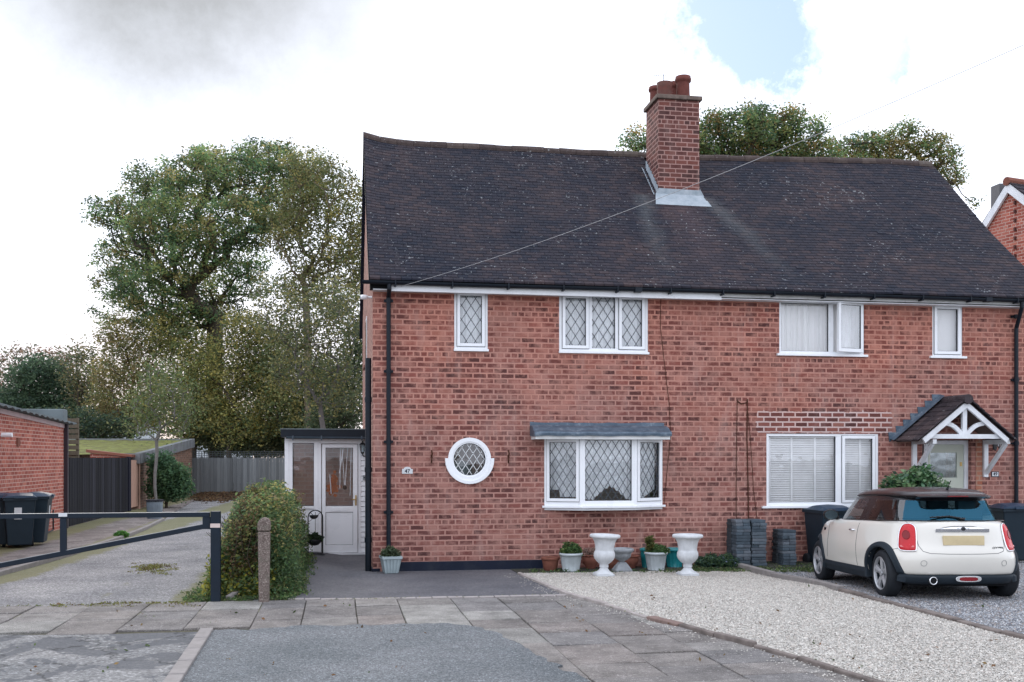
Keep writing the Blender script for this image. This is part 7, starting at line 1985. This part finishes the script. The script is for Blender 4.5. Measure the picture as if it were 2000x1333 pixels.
# place: rear left wheel contact
cloc = Vector((0, 0, 0))
def car():
    rw = Vector((-.745, .60, 0)); Mz = Matrix.Rotation(CAR_YAW, 3, 'Z')
    t_ = 13.15; p = PT(1733, 1167, t_); loc = Vector((p.x, p.y, 0)) - Mz @ rw
    loc.z = gz(p.x, p.y) + .022
    car = thing('parked_car', 'cream three door hatchback with dark roof parked on grey gravel facing the house', 'car', tuple(loc), rz=CAR_YAW)
    pitch = R(-1.9); car.rotation_euler.x = pitch
    car['_abs'] = [0.0, 0.0, 0.0]
    def put(mb, name, mat, parent=car, **k):
        return mb.build(name, mat, parent, **k)
    L = 3.82
    def loop(z_of_y, w, yr, yf, nr=4.5, nf=3.2, M=40):
        """closed plan outline, M points per side pair; starts at rear centre going to +x"""
        pts = []; yc = (yr + yf) / 2; b = (yf - yr) / 2
        for k in range(M):
            ph = 2 * math.pi * k / M
            c, s = math.cos(ph), math.sin(ph)
            n = nr if c > 0 else nf
            x = w * (abs(s) ** (2 / n)) * (1 if s >= 0 else -1); y = yc - b * (abs(c) ** (2 / n)) * (1 if c >= 0 else -1)
            pts.append((x, y, z_of_y(y) if callable(z_of_y) else z_of_y))
        return pts
    def loft(loops, cap0=True, cap1=True):
        m = MB(); n = len(loops[0]); m.v = [p for l in loops for p in l]
        for i in range(len(loops) - 1):
            for k in range(n): m.f.append((i * n + k, i * n + (k + 1) % n, (i + 1) * n + (k + 1) % n, (i + 1) * n + k)); m.m.append(0); m.c.append((1, 1, 1, 1))
        if cap0: m.f.append(tuple(range(n - 1, -1, -1))); m.m.append(0); m.c.append((1, 1, 1, 1))
        if cap1: m.f.append(tuple((len(loops) - 1) * n + k for k in range(n))); m.m.append(0); m.c.append((1, 1, 1, 1))
        return m
    def zt(y):     # belt / shoulder height along the car
        if y < 2.6: return .985 - .045 * (y / 2.6)
        u = (y - 2.6) / 1.22; return .94 - .20 * u ** 1.7
    # painted shell
    P = []
    spec = [(.295, .815, .085, 3.74, 4.8, 3.2), (.33, .842, .050, 3.77, 4.8, 3.2), (.45, .858, .012, 3.815, 4.7, 3.0), (.56, .863, .0, 3.82, 4.4, 3.0), (.64, .862, .020, 3.80, 4.0, 2.9), (.70, .855, .045, 3.78, 3.8, 2.8)]
    for z, w, yr, yf, nr, nf in spec: P.append(loop(z, w + .032, yr, yf, nr, nf))
    for f, w, yr, yf in ((.55, .842, .062, 3.74), (.82, .822, .085, 3.68), (.94, .800, .105, 3.62), (1.0, .775, .135, 3.55)):
        P.append(loop(lambda y, f=f: .70 + (zt(y) - .70) * f, w + .028, yr, yf, 3.5, 2.7))
    P.append(loop(lambda y: zt(y) + .012, .72, .19, 3.42, 3.5, 2.6)); P.append(loop(lambda y: zt(y) + .03, .45, .6, 3.1, 3, 2.6))
    body = put(loft(P), 'body', M_paint, smooth=True, subsurf=2)
    sk = [(.188, .770, .15, 3.69), (.205, .812, .09, 3.735), (.25, .838, .056, 3.765), (.325, .850, .042, 3.78), (.336, .835, .06, 3.77)]
    def zrise(z, top):
        return lambda y: z if not top else z
    S = [loop(z, w + .03, yr, yf, 4.8, 3.2) for z, w, yr, yf in sk]
    skirt = put(loft(S), 'lower_skirt', M_trim, smooth=True, subsurf=1)
    # wheel arch cut-outs
    RA = .350; yr_, yf_ = .60, 3.09
    cut = MB()
    for yy in (yr_, yf_):
        for sx in (-1, 1):
            n = 40; b0 = len(cut.v)
            for xx in (sx * .52, sx * 1.1):
                for k in range(n):
                    a = 2 * math.pi * k / n; cut.v.append((xx, yy + RA * math.cos(a), .305 + RA * math.sin(a)))
            fs = [(b0 + k, b0 + (k + 1) % n, b0 + n + (k + 1) % n, b0 + n + k) for k in range(n)] + [tuple(b0 + k for k in range(n - 1, -1, -1)), tuple(b0 + n + k for k in range(n))]
            if sx < 0: fs = [tuple(reversed(f)) for f in fs]
            for f in fs: cut.f.append(f); cut.m.append(0); cut.c.append((1, 1, 1, 1))
    cutter = cut.build('cutter', M_dark)
    cutter.data.materials[0] = M_dark
    dg = bpy.context.evaluated_depsgraph_get
    # surfaces to project details onto, before the arches are cut
    bpy.context.view_layer.update()
    def bvh_of(o): 
        e = o.evaluated_get(dg()); me = e.to_mesh(); bv = BVHTree.FromPolygons([v.co.copy() for v in me.vertices], [tuple(p.vertices) for p in me.polygons]); e.to_mesh_clear(); return bv
    BV = bvh_of(body); BS = bvh_of(skirt)
    def side_x(y, z, sx, both=True):
        best = None
        for bv in (BV, BS) if both else (BV,):
            h = bv.ray_cast(Vector((sx * 2, y, z)), Vector((-sx, 0, 0)))
            if h[0] is not None and (best is None or abs(h[0].x) > abs(best)): best = h[0].x
        return best
    def rear_y(x, z, both=True):
        best = None
        for bv in (BV, BS) if both else (BV,):
            h = bv.ray_cast(Vector((x, -2, z)), Vector((0, 1, 0)))
            if h[0] is not None and (best is None or h[0].y < best): best = h[0].y
        return best
    for o in (body, skirt):
        b = o.modifiers.new('cut', 'BOOLEAN'); b.object = cutter; b.operation = 'DIFFERENCE'; b.solver = 'EXACT'
    bpy.context.view_layer.update()
    for o in (body, skirt):
        me = bpy.data.meshes.new_from_object(o.evaluated_get(dg())); o.modifiers.clear(); old = o.data; o.data = me; me.name = o.name
        me.materials.clear(); me.materials.append(M_paint if o is body else M_trim); me.materials.append(M_dark)
        bm = bmesh.new(); bm.from_mesh(me); bmesh.ops.triangulate(bm, faces=[f for f in bm.faces if len(f.verts) > 4])
        def bad(f):
            vs = [v.co for v in f.verts]; c = f.calc_center_median()
            P = [c] + [c.lerp(v, .6) for v in vs] + [(a_ + b_) / 2 for a_, b_ in zip(vs, vs[1:] + vs[:1])] + [a_.lerp(b_, t) for a_, b_ in zip(vs, vs[1:] + vs[:1]) for t in (.25, .75)]
            return any(abs(p.x) > .575 and math.hypot(p.y - yy, p.z - .305) < RA - .03 for p in P for yy in (yr_, yf_))
        kill = [f for f in bm.faces if bad(f)]
        bmesh.ops.delete(bm, geom=kill, context='FACES'); bm.to_mesh(me); bm.free()
        for p in me.polygons:
            c = p.center; inside = False
            for yy in (yr_, yf_):
                if math.hypot(c.y - yy, c.z - .305) < RA + .003 and abs(c.x) < .9: inside = True
            p.material_index = 1 if inside else 0; p.use_smooth = not inside
    bpy.data.objects.remove(cutter)
    # grey arch trims following the body side
    for yy in (yr_, yf_):
        for sx in (-1, 1):
            m = MB(); rings = []
            n = 44
            for k in range(n + 1):
                a = R(-12) + R(203) * k / n
                wd = .062 if True else 0
                row = []
                for rr, off in ((RA - .012, -.06), (RA - .012, .020), (RA + .006, .034), (RA + wd - .01, .024), (RA + wd, -.01)):
                    y = yy + rr * math.cos(a); z = .305 + rr * math.sin(a)
                    x = side_x(y, max(z, .29), sx)
                    if x is None: x = sx * .80
                    row.append((x + sx * off, y, z))
                rings.append(row)
            for k in range(n):
                for j in range(4): m.quad(rings[k][j], rings[k + 1][j], rings[k + 1][j + 1], rings[k][j + 1])
            put(m, 'wheel_arch_trim', M_trim, smooth=True)
    # sill trim between the wheels
    for sx in (-1, 1):
        m = MB(); rows = []
        for k in range(25):
            y = yr_ + RA + .01 + (yf_ - yr_ - 2 * RA - .02) * k / 24
            rows.append([((side_x(y, z, sx) or sx * .8) + sx * o_, y, z) for z, o_ in ((.19, .004), (.22, .010), (.30, .012), (.345, .010), (.352, .001))])
        for a_, b_ in zip(rows, rows[1:]):
            for j in range(4): m.quad(a_[j], b_[j], b_[j + 1], a_[j + 1])
        put(m, 'sill_trim', M_trim, smooth=True)
    # greenhouse
    gl = []
    gspec = [(0.0, .755, .145, 2.95, 3.1, 3.0), (.12, .745, .170, 2.90, 3.1, 3.0), (.5, .700, .245, 2.70, 3.1, 3.2), (.88, .648, .315, 2.50, 3.1, 3.4), (1.0, .620, .335, 2.42, 3.1, 3.6)]
    def zg(f): return lambda y: (zt(min(y, 2.9)) + .004) * (1 - f) + f * (1.268 + .03 * math.sin(math.pi * min(max((y - .3) / 2.0, 0), 1)))
    MM = 64
    for f, w, yr, yf, nr, nf in gspec: gl.append(loop(zg(f), w, yr, yf, nr, nf, MM))
    n = MM
    def cls(k, i):      # face between column k and k+1, row i
        p = gl[i][k]; q = gl[i][(k + 1) % n]; y = (p[1] + q[1]) / 2; x = (p[0] + q[0]) / 2
        pm = gl[2][k]; qm = gl[2][(k + 1) % n]; ym = (pm[1] + qm[1]) / 2; xm = (pm[0] + qm[0]) / 2
        if i in (0, 3): return 'pillar' if i == 0 and abs(xm) > .6 and False else ('frame' if i == 3 else 'low')
        return None
    mg = {'pillars': MB(), 'rear': MB(), 'left': MB(), 'right': MB(), 'front': MB()}
    for i in range(len(gl) - 1):
        for k in range(n):
            ph = (k + .5) / n   # 0 rear centre, .25 right side, .5 front, .75 left
            side = ph if ph <= .5 else 1 - ph
            p0, p1, p2, p3 = gl[i][k], gl[i][(k + 1) % n], gl[i + 1][(k + 1) % n], gl[i + 1][k]
            pm = gl[2][k]; qm = gl[2][(k + 1) % n]; ym = (pm[1] + qm[1]) / 2; xm = abs(pm[0] + qm[0]) / 2
            if (ym < 1.2 and xm < .545) or (ym > 1.2 and xm < .50): key = 'rear' if ym < 1.2 else 'front'
            elif ym > .46 and ym < 2.62 and not (1.20 < ym < 1.36): key = 'right' if pm[0] > 0 else 'left'
            else: key = 'pillars'
            if key in ('rear', 'front') and i == 3 and key == 'rear': key = 'pillars'
            if key in ('left', 'right') and i == 3: key = 'pillars'
            mg[key]._add([p0, p1, p2, p3], [(0, 1, 2, 3)])
    green = put(mg['pillars'], 'pillars', M_gloss, smooth=True, merge=True)
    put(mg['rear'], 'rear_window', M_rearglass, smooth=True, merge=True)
    put(mg['left'], 'side_window', M_carglass, smooth=True, merge=True)
    put(mg['right'], 'side_window', M_carglass, smooth=True, merge=True)
    put(mg['front'], 'windscreen', M_carglass, smooth=True, merge=True)
    # chrome belt strip
    m = MB(); lp = [Vector(p) for p in loop(lambda y: zt(min(y, 2.9)) + .006, .775, .145, 2.9, 4.2, 3.0, 80)]
    m.tube(lp + [lp[0]], .008, 6, cap=False); put(m, 'belt_strip', M_gloss, smooth=True)
    # roof
    RL = []
    zr = lambda y, f: 1.268 + .03 * math.sin(math.pi * min(max((y - .3) / 2.0, 0), 1)) + f
    for w, yr, yf, f, nr, nf in ((.622, .325, 2.43, -.004, 3.1, 3.6), (.636, .250, 2.44, .016, 3.2, 3.6), (.622, .235, 2.42, .044, 3.2, 3.6), (.55, .30, 2.30, .082, 3.1, 3.4), (.42, .45, 2.1, .104, 3.0, 3), (.2, .8, 1.8, .118, 3, 3), (.02, 1.15, 1.35, .120, 2, 2)):
        RL.append(loop(lambda y, f=f: zr(y, f), w, yr, yf, nr, nf, 48))
    put(loft(RL), 'roof', M_roofpaint, smooth=True, subsurf=1)
    # spoiler lip over the rear glass
    m = MB(); rows = []
    for k in range(21):
        x = -.47 + .94 * k / 20; c = (x / .47) ** 4
        rows.append([(x, .40, 1.345 - .03 * c), (x * .99, .190 + .10 * c, 1.306 - .012 * c), (x * .985, .186 + .10 * c, 1.285), (x, .36, 1.262)])
    for a_, b_ in zip(rows, rows[1:]):
        for j in range(3): m.quad(a_[j], b_[j], b_[j + 1], a_[j + 1])
    put(m, 'spoiler', M_roofpaint, smooth=True)
    m = MB(); m.box(-.13, .13, .180, .187, 1.288, 1.300); put(m, 'high_brake_light', M_redlens2)
    m = MB(); m.tube([(0, .50, 1.37), (0, .38, 1.49)], .006, 6); m.tube([(0, .52, 1.365), (0, .46, 1.40)], .016, 8); put(m, 'roof_aerial', M_gloss)
    # wiper
    m = MB(); m.tube([(.03, .150, 1.02), (-.12, .175, 1.045), (-.36, .178, 1.03)], .010, 6); m.lathe([(0, .02), (.04, .015), (.045, 0)], (.03, .15, 1.01), 12); put(m, 'rear_wiper', M_gloss)
    # interior
    m = MB(); m.poly(loop(lambda y: zt(y) + .036, .70, .22, 2.78, 3.1, 3.0, 48)); put(m, 'parcel_shelf', M_seat)
    for x in (-.36, .36):
        for y, s in ((.78, .9), (1.62, 1.1)):
            m = MB(); m.obox((x, y, 1.02), .23 * s, .06, .10); hd = m
            m.obox((x, y - .01, 1.165), .125 * s, .05, .065); m.tube([(x - .05, y, 1.1), (x - .05, y, 1.15)], .008, 5); m.tube([(x + .05, y, 1.1), (x + .05, y, 1.15)], .008, 5)
            put(m, 'seat', M_seat, bevel=.03, seg=3)
    m = MB(); m.lathe([(.16, -.012), (.175, 0), (.16, .012), (.148, 0), (.16, -.012)], (0, 0, 0), 24); m.v = [(.36 + v[0], 2.25 + v[1] * .4 + v[2], 1.0 + v[1] * .9) for v in m.v]; put(m, 'steering_wheel', M_gloss)
    # wheels
    def wheel(x, y, sx):
        m = MB(); tw = .093
        prof = [(.205, -tw), (.25, -tw - .004), (.285, -tw + .004), (.300, -tw + .022), (.305, -tw + .04), (.305, tw - .04), (.300, tw - .022), (.285, tw - .004), (.25, tw + .004), (.205, tw), (.19, 0), (.205, -tw)]
        m.lathe(prof, (0, 0, 0), 56)
        for g_ in (-.045, -.015, .015, .045): m.lathe([(.3055, g_ - .003), (.3062, g_), (.3055, g_ + .003)], (0, 0, 0), 40)
        def tr(mb): mb.v = [(x + sx * v[2], y + v[0], .305 + v[1]) for v in mb.v]
        tr(m); w = put(m, 'wheel', M_tyre, smooth=True)
        m = MB(); m.lathe([(.208, tw - .012), (.213, tw + .002), (.205, tw + .006), (.195, tw - .006), (.190, tw - .03)], (0, 0, 0), 48)
        for s in range(5):
            a = 2 * math.pi * s / 5 + .3
            for da, wd in ((0, .05),):
                ca, sa = math.cos(a), math.sin(a)
                pts = []
                for r_, hw_, zz in ((.03, .030, tw - .022), (.09, .034, tw - .010), (.15, .042, tw - .006), (.196, .060, tw - .008)):
                    pts.append((r_, hw_, zz))
                for (r0, h0, z0), (r1, h1, z1) in zip(pts, pts[1:]):
                    A = [(r0 * ca - h0 * -sa * -1, r0 * sa + h0 * ca, z0)]
                    def Q(r_, h_, z_): return (r_ * ca - h_ * sa, r_ * sa + h_ * ca, z_)
                    m._add([Q(r0, -h0, z0 - .012), Q(r0, 0, z0 + .004), Q(r0, h0, z0 - .012), Q(r1, -h1, z1 - .012), Q(r1, 0, z1 + .004), Q(r1, h1, z1 - .012), Q(r0, -h0, z0 - .04), Q(r1, -h1, z1 - .04), Q(r0, h0, z0 - .04), Q(r1, h1, z1 - .04)],
                           [(0, 3, 4, 1), (1, 4, 5, 2), (0, 6, 7, 3), (2, 5, 9, 8)])
        m.lathe([(.0, tw + .0), (.03, tw - .002), (.034, tw - .02)], (0, 0, 0), 20)
        tr(m); put(m, 'rim', M_silver, w)
        m = MB(); m.lathe([(.192, tw - .03), (.19, -tw + .05), (.0, -tw + .05)], (0, 0, 0), 40); tr(m); put(m, 'wheel_barrel', M_trim, w)
        m = MB(); m.lathe([(.04, tw - .07), (.13, tw - .07)], (0, 0, 0), 30); tr(m); put(m, 'brake_disc', M_silver, w)
        return w
    for yy in (yr_, yf_):
        wheel(-.742, yy, -1); wheel(.742, yy, 1)
    # tail lamps: rounded shapes projected on the corner
    def outline(s=1.0):
        return [(-.098, -.150), (-.075, -.165), (.055, -.165), (.095, -.145), (.103, -.10), (.090, .03), (.070, .10), (.035, .145), (-.02, .158), (-.07, .145), (-.098, .11), (-.106, .03), (-.104, -.08)]
    def smooth_closed(P, n=5):
        out = []
        for i in range(len(P)):
            p0, p1, p2, p3 = P[i - 1], P[i], P[(i + 1) % len(P)], P[(i + 2) % len(P)]
            for k in range(n):
                t = k / n; out.append(tuple(.5 * ((2 * p1[j]) + (-p0[j] + p2[j]) * t + (2 * p0[j] - 5 * p1[j] + 4 * p2[j] - p3[j]) * t * t + (-p0[j] + 3 * p1[j] - 3 * p2[j] + p3[j]) * t ** 3) for j in (0, 1)))
        return out
    OUT = smooth_closed(outline())
    for sx in (-1, 1):
        cx, cz = sx * .672, .785
        def ps(u, v, off):      # u outward is +, project onto rear surface along an oblique direction
            x = cx + sx * u * -1 * -1; z = cz + v
            d = Vector((-sx * .35, 1, 0)).normalized(); o_ = Vector((x + sx * .35 * 2, -2 + .0, z))
            o_ = Vector((x, .1, z)) - d * 2
            h = BV.ray_cast(o_, d)
            q = h[0] if h[0] is not None else Vector((x, .15, z))
            nn = h[1] if h[0] is not None else Vector((0, -1, 0))
            if nn.dot(d) > 0: nn = -nn
            return q + nn * off
        m = MB(); K = len(OUT); levels = [(1.0, .004), (1.0, .012), (.95, .022), (.8, .028), (.55, .032), (.3, .034), (.02, .034)]
        for s, off in levels: m.v += [tuple(ps(u * s, v * s, off)) for u, v in OUT]
        for i in range(len(levels) - 1):
            for k in range(K): m.f.append((i * K + k, i * K + (k + 1) % K, (i + 1) * K + (k + 1) % K, (i + 1) * K + k)); m.m.append(0); m.c.append((1, 1, 1, 1))
        lens = put(m, 'tail_light', M_redlens, smooth=True)
        m = MB(); ch = [ps(u * 1.04, v * 1.03, .010) for u, v in OUT]; m.tube(ch + [ch[0]], .009, 8, cap=False); put(m, 'chrome_ring', M_chrome, lens, smooth=True)
        m = MB(); c_ = [ps(.042 * math.cos(a) , .02 + .055 * math.sin(a), .036) for a in [2 * math.pi * k / 20 for k in range(20)]]; m.poly([tuple(p) for p in c_]); m.tube(c_ + [c_[0]], .004, 5, cap=False); put(m, 'lamp_core', M_redlens2, lens)
        m = MB(); c_ = [ps(u, v, .0335) for u, v in ((-.085, -.135), (.075, -.135), (.078, -.115), (-.085, -.115))]; m.poly([tuple(p) for p in c_]); put(m, 'reversing_strip', simple('pale_lens', (.6, .15, .15), .2), lens)
    # tailgate chrome bar, badge, plate
    def bar_on(x0, x1, z0, z1, off, mat, name, n=14, taper=0, parent=car):
        m = MB(); rows = []
        for k in range(n + 1):
            x = x0 + (x1 - x0) * k / n; e = 1 - abs(2 * k / n - 1) ** 3 * taper
            zc = (z0 + z1) / 2; rows.append([(x, rear_y(x, zc) - o_, zc + (zz - zc)) for zz, o_ in ((z0, 0.001), (z0 + (z1 - z0) * .15, off * .8), (z0 + (z1 - z0) * .6 * 1.0, off), (z0 + (z1 - z0) * (.9 * e), off * .7), (z0 + (z1 - z0) * e, 0.001))])
        for a_, b_ in zip(rows, rows[1:]):
            for j in range(4): m.quad(a_[j], b_[j], b_[j + 1], a_[j + 1])
        m.poly(rows[0]); m.poly(rows[-1][::-1])
        return put(m, name, mat, parent, smooth=False)
    hb_ = bar_on(-.335, .335, .838, .926, .024, M_chrome, 'tailgate_handle', taper=.55)
    yb = rear_y(0, .895) - .024
    m = MB(); m.lathe([(.030, 0), (.030, .004), (.024, .006), (.0, .006)], (0, 0, 0), 20); m.v = [(v[0], yb - v[2], .893 + v[1] * .8) for v in m.v]; bdg = put(m, 'badge', M_gloss, hb_)
    m = MB()
    for sx in (-1, 1):
        for q in range(3): m._add([(sx * .032, yb - .002, .898 - q * .006), (sx * (.085 - q * .012), yb - .002, .905 - q * .008), (sx * (.082 - q * .012), yb - .002, .902 - q * .008), (sx * .032, yb - .002, .896 - q * .006)], [(0, 1, 2, 3)])
    m.lathe([(.022, 0), (.018, .002)], (0, 0, 0), 20); k0 = len(m.v) - 40
    m.v = m.v[:k0] + [(v[0], yb - .0065 - v[2], .893 + v[1] * .8) for v in m.v[k0:]]
    m.box(-.018, .018, yb - .008, yb - .006, .890, .896)
    put(m, 'badge_wings', M_gasket, hb_)
    y_ = rear_y(0, .77) - .012
    m = MB(); m.box(-.255, .255, y_ - .006, y_ + .03, .690, .808); put(m, 'number_plate', M_plate, bevel=.004)
    # tailgate recess edges: shut lines as thin dark grooves
    def line(pts, r=.0035, name='shut_line', mat=M_gasket):
        m = MB(); m.tube(pts, r, 5, cap=False); return put(m, name, mat)
    P_ = []
    ctl = [(-.60, .975), (-.575, .90), (-.545, .80), (-.535, .68), (-.50, .615), (-.42, .590), (-.2, .583), (0, .582), (.2, .583), (.42, .590), (.50, .615), (.535, .68), (.545, .80), (.575, .90), (.60, .975)]
    for a_, b_ in zip(ctl, ctl[1:]):
        for k in range(6):
            x = a_[0] + (b_[0] - a_[0]) * k / 6; z = a_[1] + (b_[1] - a_[1]) * k / 6; y = rear_y(x, z)
            if y is not None: P_.append((x, y + .0005, z))
    line(P_)
    for sx in (-1, 1):
        q = []
        for k in range(16):
            z = .36 + (.965 - .36) * k / 15; yy = 1.30 + .02 * math.sin(k / 15 * 3); x = side_x(yy, z, sx); q.append((x + sx * .0005, yy, z))
        line(q)
        q = []
        for k in range(16):
            z = .40 + (.94 - .40) * k / 15; yy = 2.55 - .05 * math.sin(k / 15 * 3); x = side_x(yy, z, sx); q.append((x + sx * .0005, yy, z))
        line(q)
        # rear bumper joint forward of the lamp
        q = []
        for k in range(10):
            yy = .20 + .32 * k / 9; z = .655 - .06 * (k / 9) ; x = side_x(yy, z, sx)
            if x is not None: q.append((x + sx * .0005, yy, z))
        line(q)
        # door handle
        x = side_x(1.48, .83, sx); m = MB(); m.tube([(x - sx * .002, 1.42, .83), (x + sx * .028, 1.45, .832), (x + sx * .030, 1.53, .832), (x - sx * .002, 1.57, .83)], .012, 8); put(m, 'door_handle', M_chrome, smooth=True)
        # mirror
        m = MB(); x = sx * .80; m.tube([(sx * .745, 2.42, .965), (sx * .84, 2.41, .985)], [.03, .022], 8)
        put(m, 'mirror_stalk', M_gloss)
        m = MB(); m.lathe([(0, -.065), (.05, -.06), (.082, -.035), (.090, 0), (.088, .03), (.08, .045)], (0, 0, 0), 24); m.v = [(sx * .865 + v[0] * 1.22, 2.40 - v[2], 1.015 + v[1] * .88) for v in m.v]; mir = put(m, 'wing_mirror', M_gloss, smooth=True)
        m = MB(); m.lathe([(0, 0), (.078, 0)], (0, 0, 0), 24); m.v = [(sx * .865 + v[0] * 1.22, 2.362, 1.015 + v[1] * .88) for v in m.v]; put(m, 'mirror_glass', simple('mirror_dark', (.10, .14, .16), .15, .5, .8), mir)
        # side indicator
        x = side_x(2.74, .80, sx); m = MB(); m.obox((x, 2.74, .80), .008, .045, .022); put(m, 'side_repeater', M_gloss, bevel=.006)
        # bumper discs
        x = sx * .50; y = rear_y(x, .47); m = MB(); c_ = [(x + .034 * math.cos(a), (rear_y(x + .034 * math.cos(a), .47 + .034 * math.sin(a)) or y) - .002, .47 + .034 * math.sin(a)) for a in [2 * math.pi * k / 24 for k in range(25)]]; m.tube(c_, .004, 5, cap=False); put(m, 'bumper_cap', M_trim if False else simple('cap_ring', (.35, .35, .33), .5))
        # headlamp
        m = MB(); m.lathe([(0, .03), (.06, .025), (.10, 0)], (0, 0, 0), 20); m.v = [(sx * .52 + v[0] * .9, 3.60 + v[2] * .5, .66 + v[1]) for v in m.v]; put(m, 'headlight', M_chrome, smooth=True)
    # exhaust, fog lamp
    y_ = rear_y(-.39, .27); m = MB(); m.lathe([(.046, -.05), (.050, .0), (.042, .004), (.036, -.02), (.036, -.08), (0, -.08)], (0, 0, 0), 24); m.v = [(-.39 + v[0], y_ - .045 - v[2], .255 + v[1]) for v in m.v]; put(m, 'exhaust_pipe', M_chrome, smooth=True)
    m = MB(); m.lathe([(0, 0), (.038, 0)], (0, 0, 0), 18); m.v = [(-.39 + v[0], y_ - .04, .255 + v[1]) for v in m.v]; put(m, 'exhaust_bore', M_dark)
    y_ = rear_y(.08, .275) - .014
    def oval(cx, cz, hw_, hh_, y0_, y1_, mat, nm, par=car):
        m = MB(); m.prismY([(cx + hw_ * (abs(math.cos(a)) ** .6) * (1 if math.cos(a) > 0 else -1), cz + hh_ * (abs(math.sin(a)) ** .7) * (1 if math.sin(a) > 0 else -1)) for a in [2 * math.pi * k / 28 for k in range(28)]][::1], y0_, y1_); return put(m, nm, mat, par, bevel=.003)
    fr_ = oval(.05, .275, .160, .038, y_ - .008, y_ + .02, M_chrome, 'fog_lamp_surround'); oval(.05, .275, .115, .025, y_ - .013, y_ - .004, M_redlens2, 'fog_lamp', fr_)
    # model lettering on the tailgate
    y_ = rear_y(.43, .66); ang = math.atan2((rear_y(.50, .66) - rear_y(.36, .66)), .14)
    text_mesh('lettering', 'COOPER', .036, (.43, y_ - .003, .655), ang, M_gasket, car, .001, bold=True, sx=1.1)
    # underbody
    m = MB(); m.box(-.62, .62, .25, 3.5, .17, .24); put(m, 'underbody', M_dark)
    return car
CAR = car()
# ------------------------------------------------------------------ light, sky, camera
SUN_EL, SUN_PX = R(24), 250
rx, ry = ray(SUN_PX); az = math.atan2(rx, ry)      # clockwise from +Y
sun = bpy.data.lights.new('sun', 'SUN'); sun.energy = .9; sun.angle = R(18); sun.color = (1, .90, .78)
so = bpy.data.objects.new('sun', sun); col.objects.link(so)
d = Vector((math.sin(az) * math.cos(SUN_EL), math.cos(az) * math.cos(SUN_EL), math.sin(SUN_EL)))
so.rotation_euler = d.to_track_quat('Z', 'Y').to_euler()
w = bpy.data.worlds.new('World'); scene.world = w; w.use_nodes = True
nt = w.node_tree; nt.nodes.clear(); n = N(nt)
out = nt.nodes.new('ShaderNodeOutputWorld'); bg = nt.nodes.new('ShaderNodeBackground')
sky = n('ShaderNodeTexSky', sky_type='NISHITA', sun_disc=False, sun_elevation=SUN_EL, sun_rotation=az, altitude=50, dust_density=1.5)
tc = n('ShaderNodeTexCoord').outputs['Generated']
def dirpx(px, py):
    v = PT(px, py, 1) - Vector((0, 0, H)); return v.normalized()
nz1 = n.noise(tc, 3.0, 8, .60); nz2 = n.noise(tc, 9.0, 8, .66)
def blob(px, py, rad, soft, amp=.10, stretch=None):
    c = dirpx(px, py)
    off = n('ShaderNodeVectorMath', operation='SUBTRACT', inp={0: nz2.outputs['Color'], 1: (.5, .5, .5)})
    off = n('ShaderNodeVectorMath', operation='SCALE', inp={0: off.outputs[0], 'Scale': amp * 2})
    v = n('ShaderNodeVectorMath', operation='ADD', inp={0: tc, 1: off.outputs[0]})
    v = n('ShaderNodeVectorMath', operation='SUBTRACT', inp={0: v.outputs[0], 1: tuple(c)})
    if stretch: v = n('ShaderNodeVectorMath', operation='MULTIPLY', inp={0: v.outputs[0], 1: stretch})
    L = n('ShaderNodeVectorMath', operation='LENGTH', inp={0: v.outputs[0]})
    return n.ramp(L.outputs['Value'], [(max(rad - soft, 0), 1), (rad + soft, 0)])
CL = 13.0
cloud = n.mix(n.ramp(nz1.outputs[0], [(.35, 0), (.70, 1)]), (CL * .97, CL * 1.02, CL * 1.15), (CL * .92, CL * .98, CL * 1.12))
shade = n.ramp(n.noise(tc, 2.2, 6, .55).outputs[0], [(.5, 0), (.75, .22)])
cloud = n.mix(shade, cloud, (8.8, 9.1, 9.8))
grey = blob(330, -80, .19, .12, .06, (1, 1, 1.6))
cloud = n.mix(n.math('MULTIPLY', grey, .92), cloud, (3.5, 3.6, 3.7))
low = n.ramp(n('ShaderNodeSeparateXYZ', inp={0: tc}).outputs[2], [(0, 1), (.22, 0)])
warm = n.math('MULTIPLY', low, blob(300, 760, .30, .25, .02))
cloud = n.mix(warm, cloud, (9.6, 7.9, 6.9))
blue_m = n.math('MAXIMUM', blob(1580, -30, .108, .03, .18, (1, 1, 1.35)), n.math('MULTIPLY', blob(1430, 90, .022, .014, .05), 1))
puff = blob(1672, 55, .032, .014, .06)
blue_m = n.math('MULTIPLY', blue_m, n.math('SUBTRACT', 1, puff))
faint = n.math('MULTIPLY', blob(1960, 250, .035, .03, .04), .35)
blue_m = n.math('MAXIMUM', n.math('MULTIPLY', blue_m, .95), faint)
skyc = n.mix(.55, sky.outputs[0], (4.6, 6.6, 9.6))
final = n.mix(blue_m, cloud, skyc)
n.link(final, bg.inputs[0]); bg.inputs[1].default_value = .1; n.link(bg.outputs[0], out.inputs[0])

cam = bpy.data.cameras.new('camera'); cam.sensor_width = 36; cam.lens = 36; cam.shift_y = (HOR - 666.5) / 2000; cam.clip_start = .1; cam.clip_end = 1500
co = bpy.data.objects.new('camera', cam); col.objects.link(co); co.location = (0, 0, H); co.rotation_euler = (R(90), 0, -TH); scene.camera = co
scene.view_settings.view_transform = 'Standard'; scene.view_settings.look = 'None'; scene.view_settings.exposure = 0.42; scene.view_settings.gamma = 1
scene.render.engine = 'CYCLES'
scene.cycles.max_bounces = 8; scene.cycles.transparent_max_bounces = 12; scene.cycles.use_denoising = True
for o in bpy.data.objects:
    if '_abs' in o: del o['_abs']
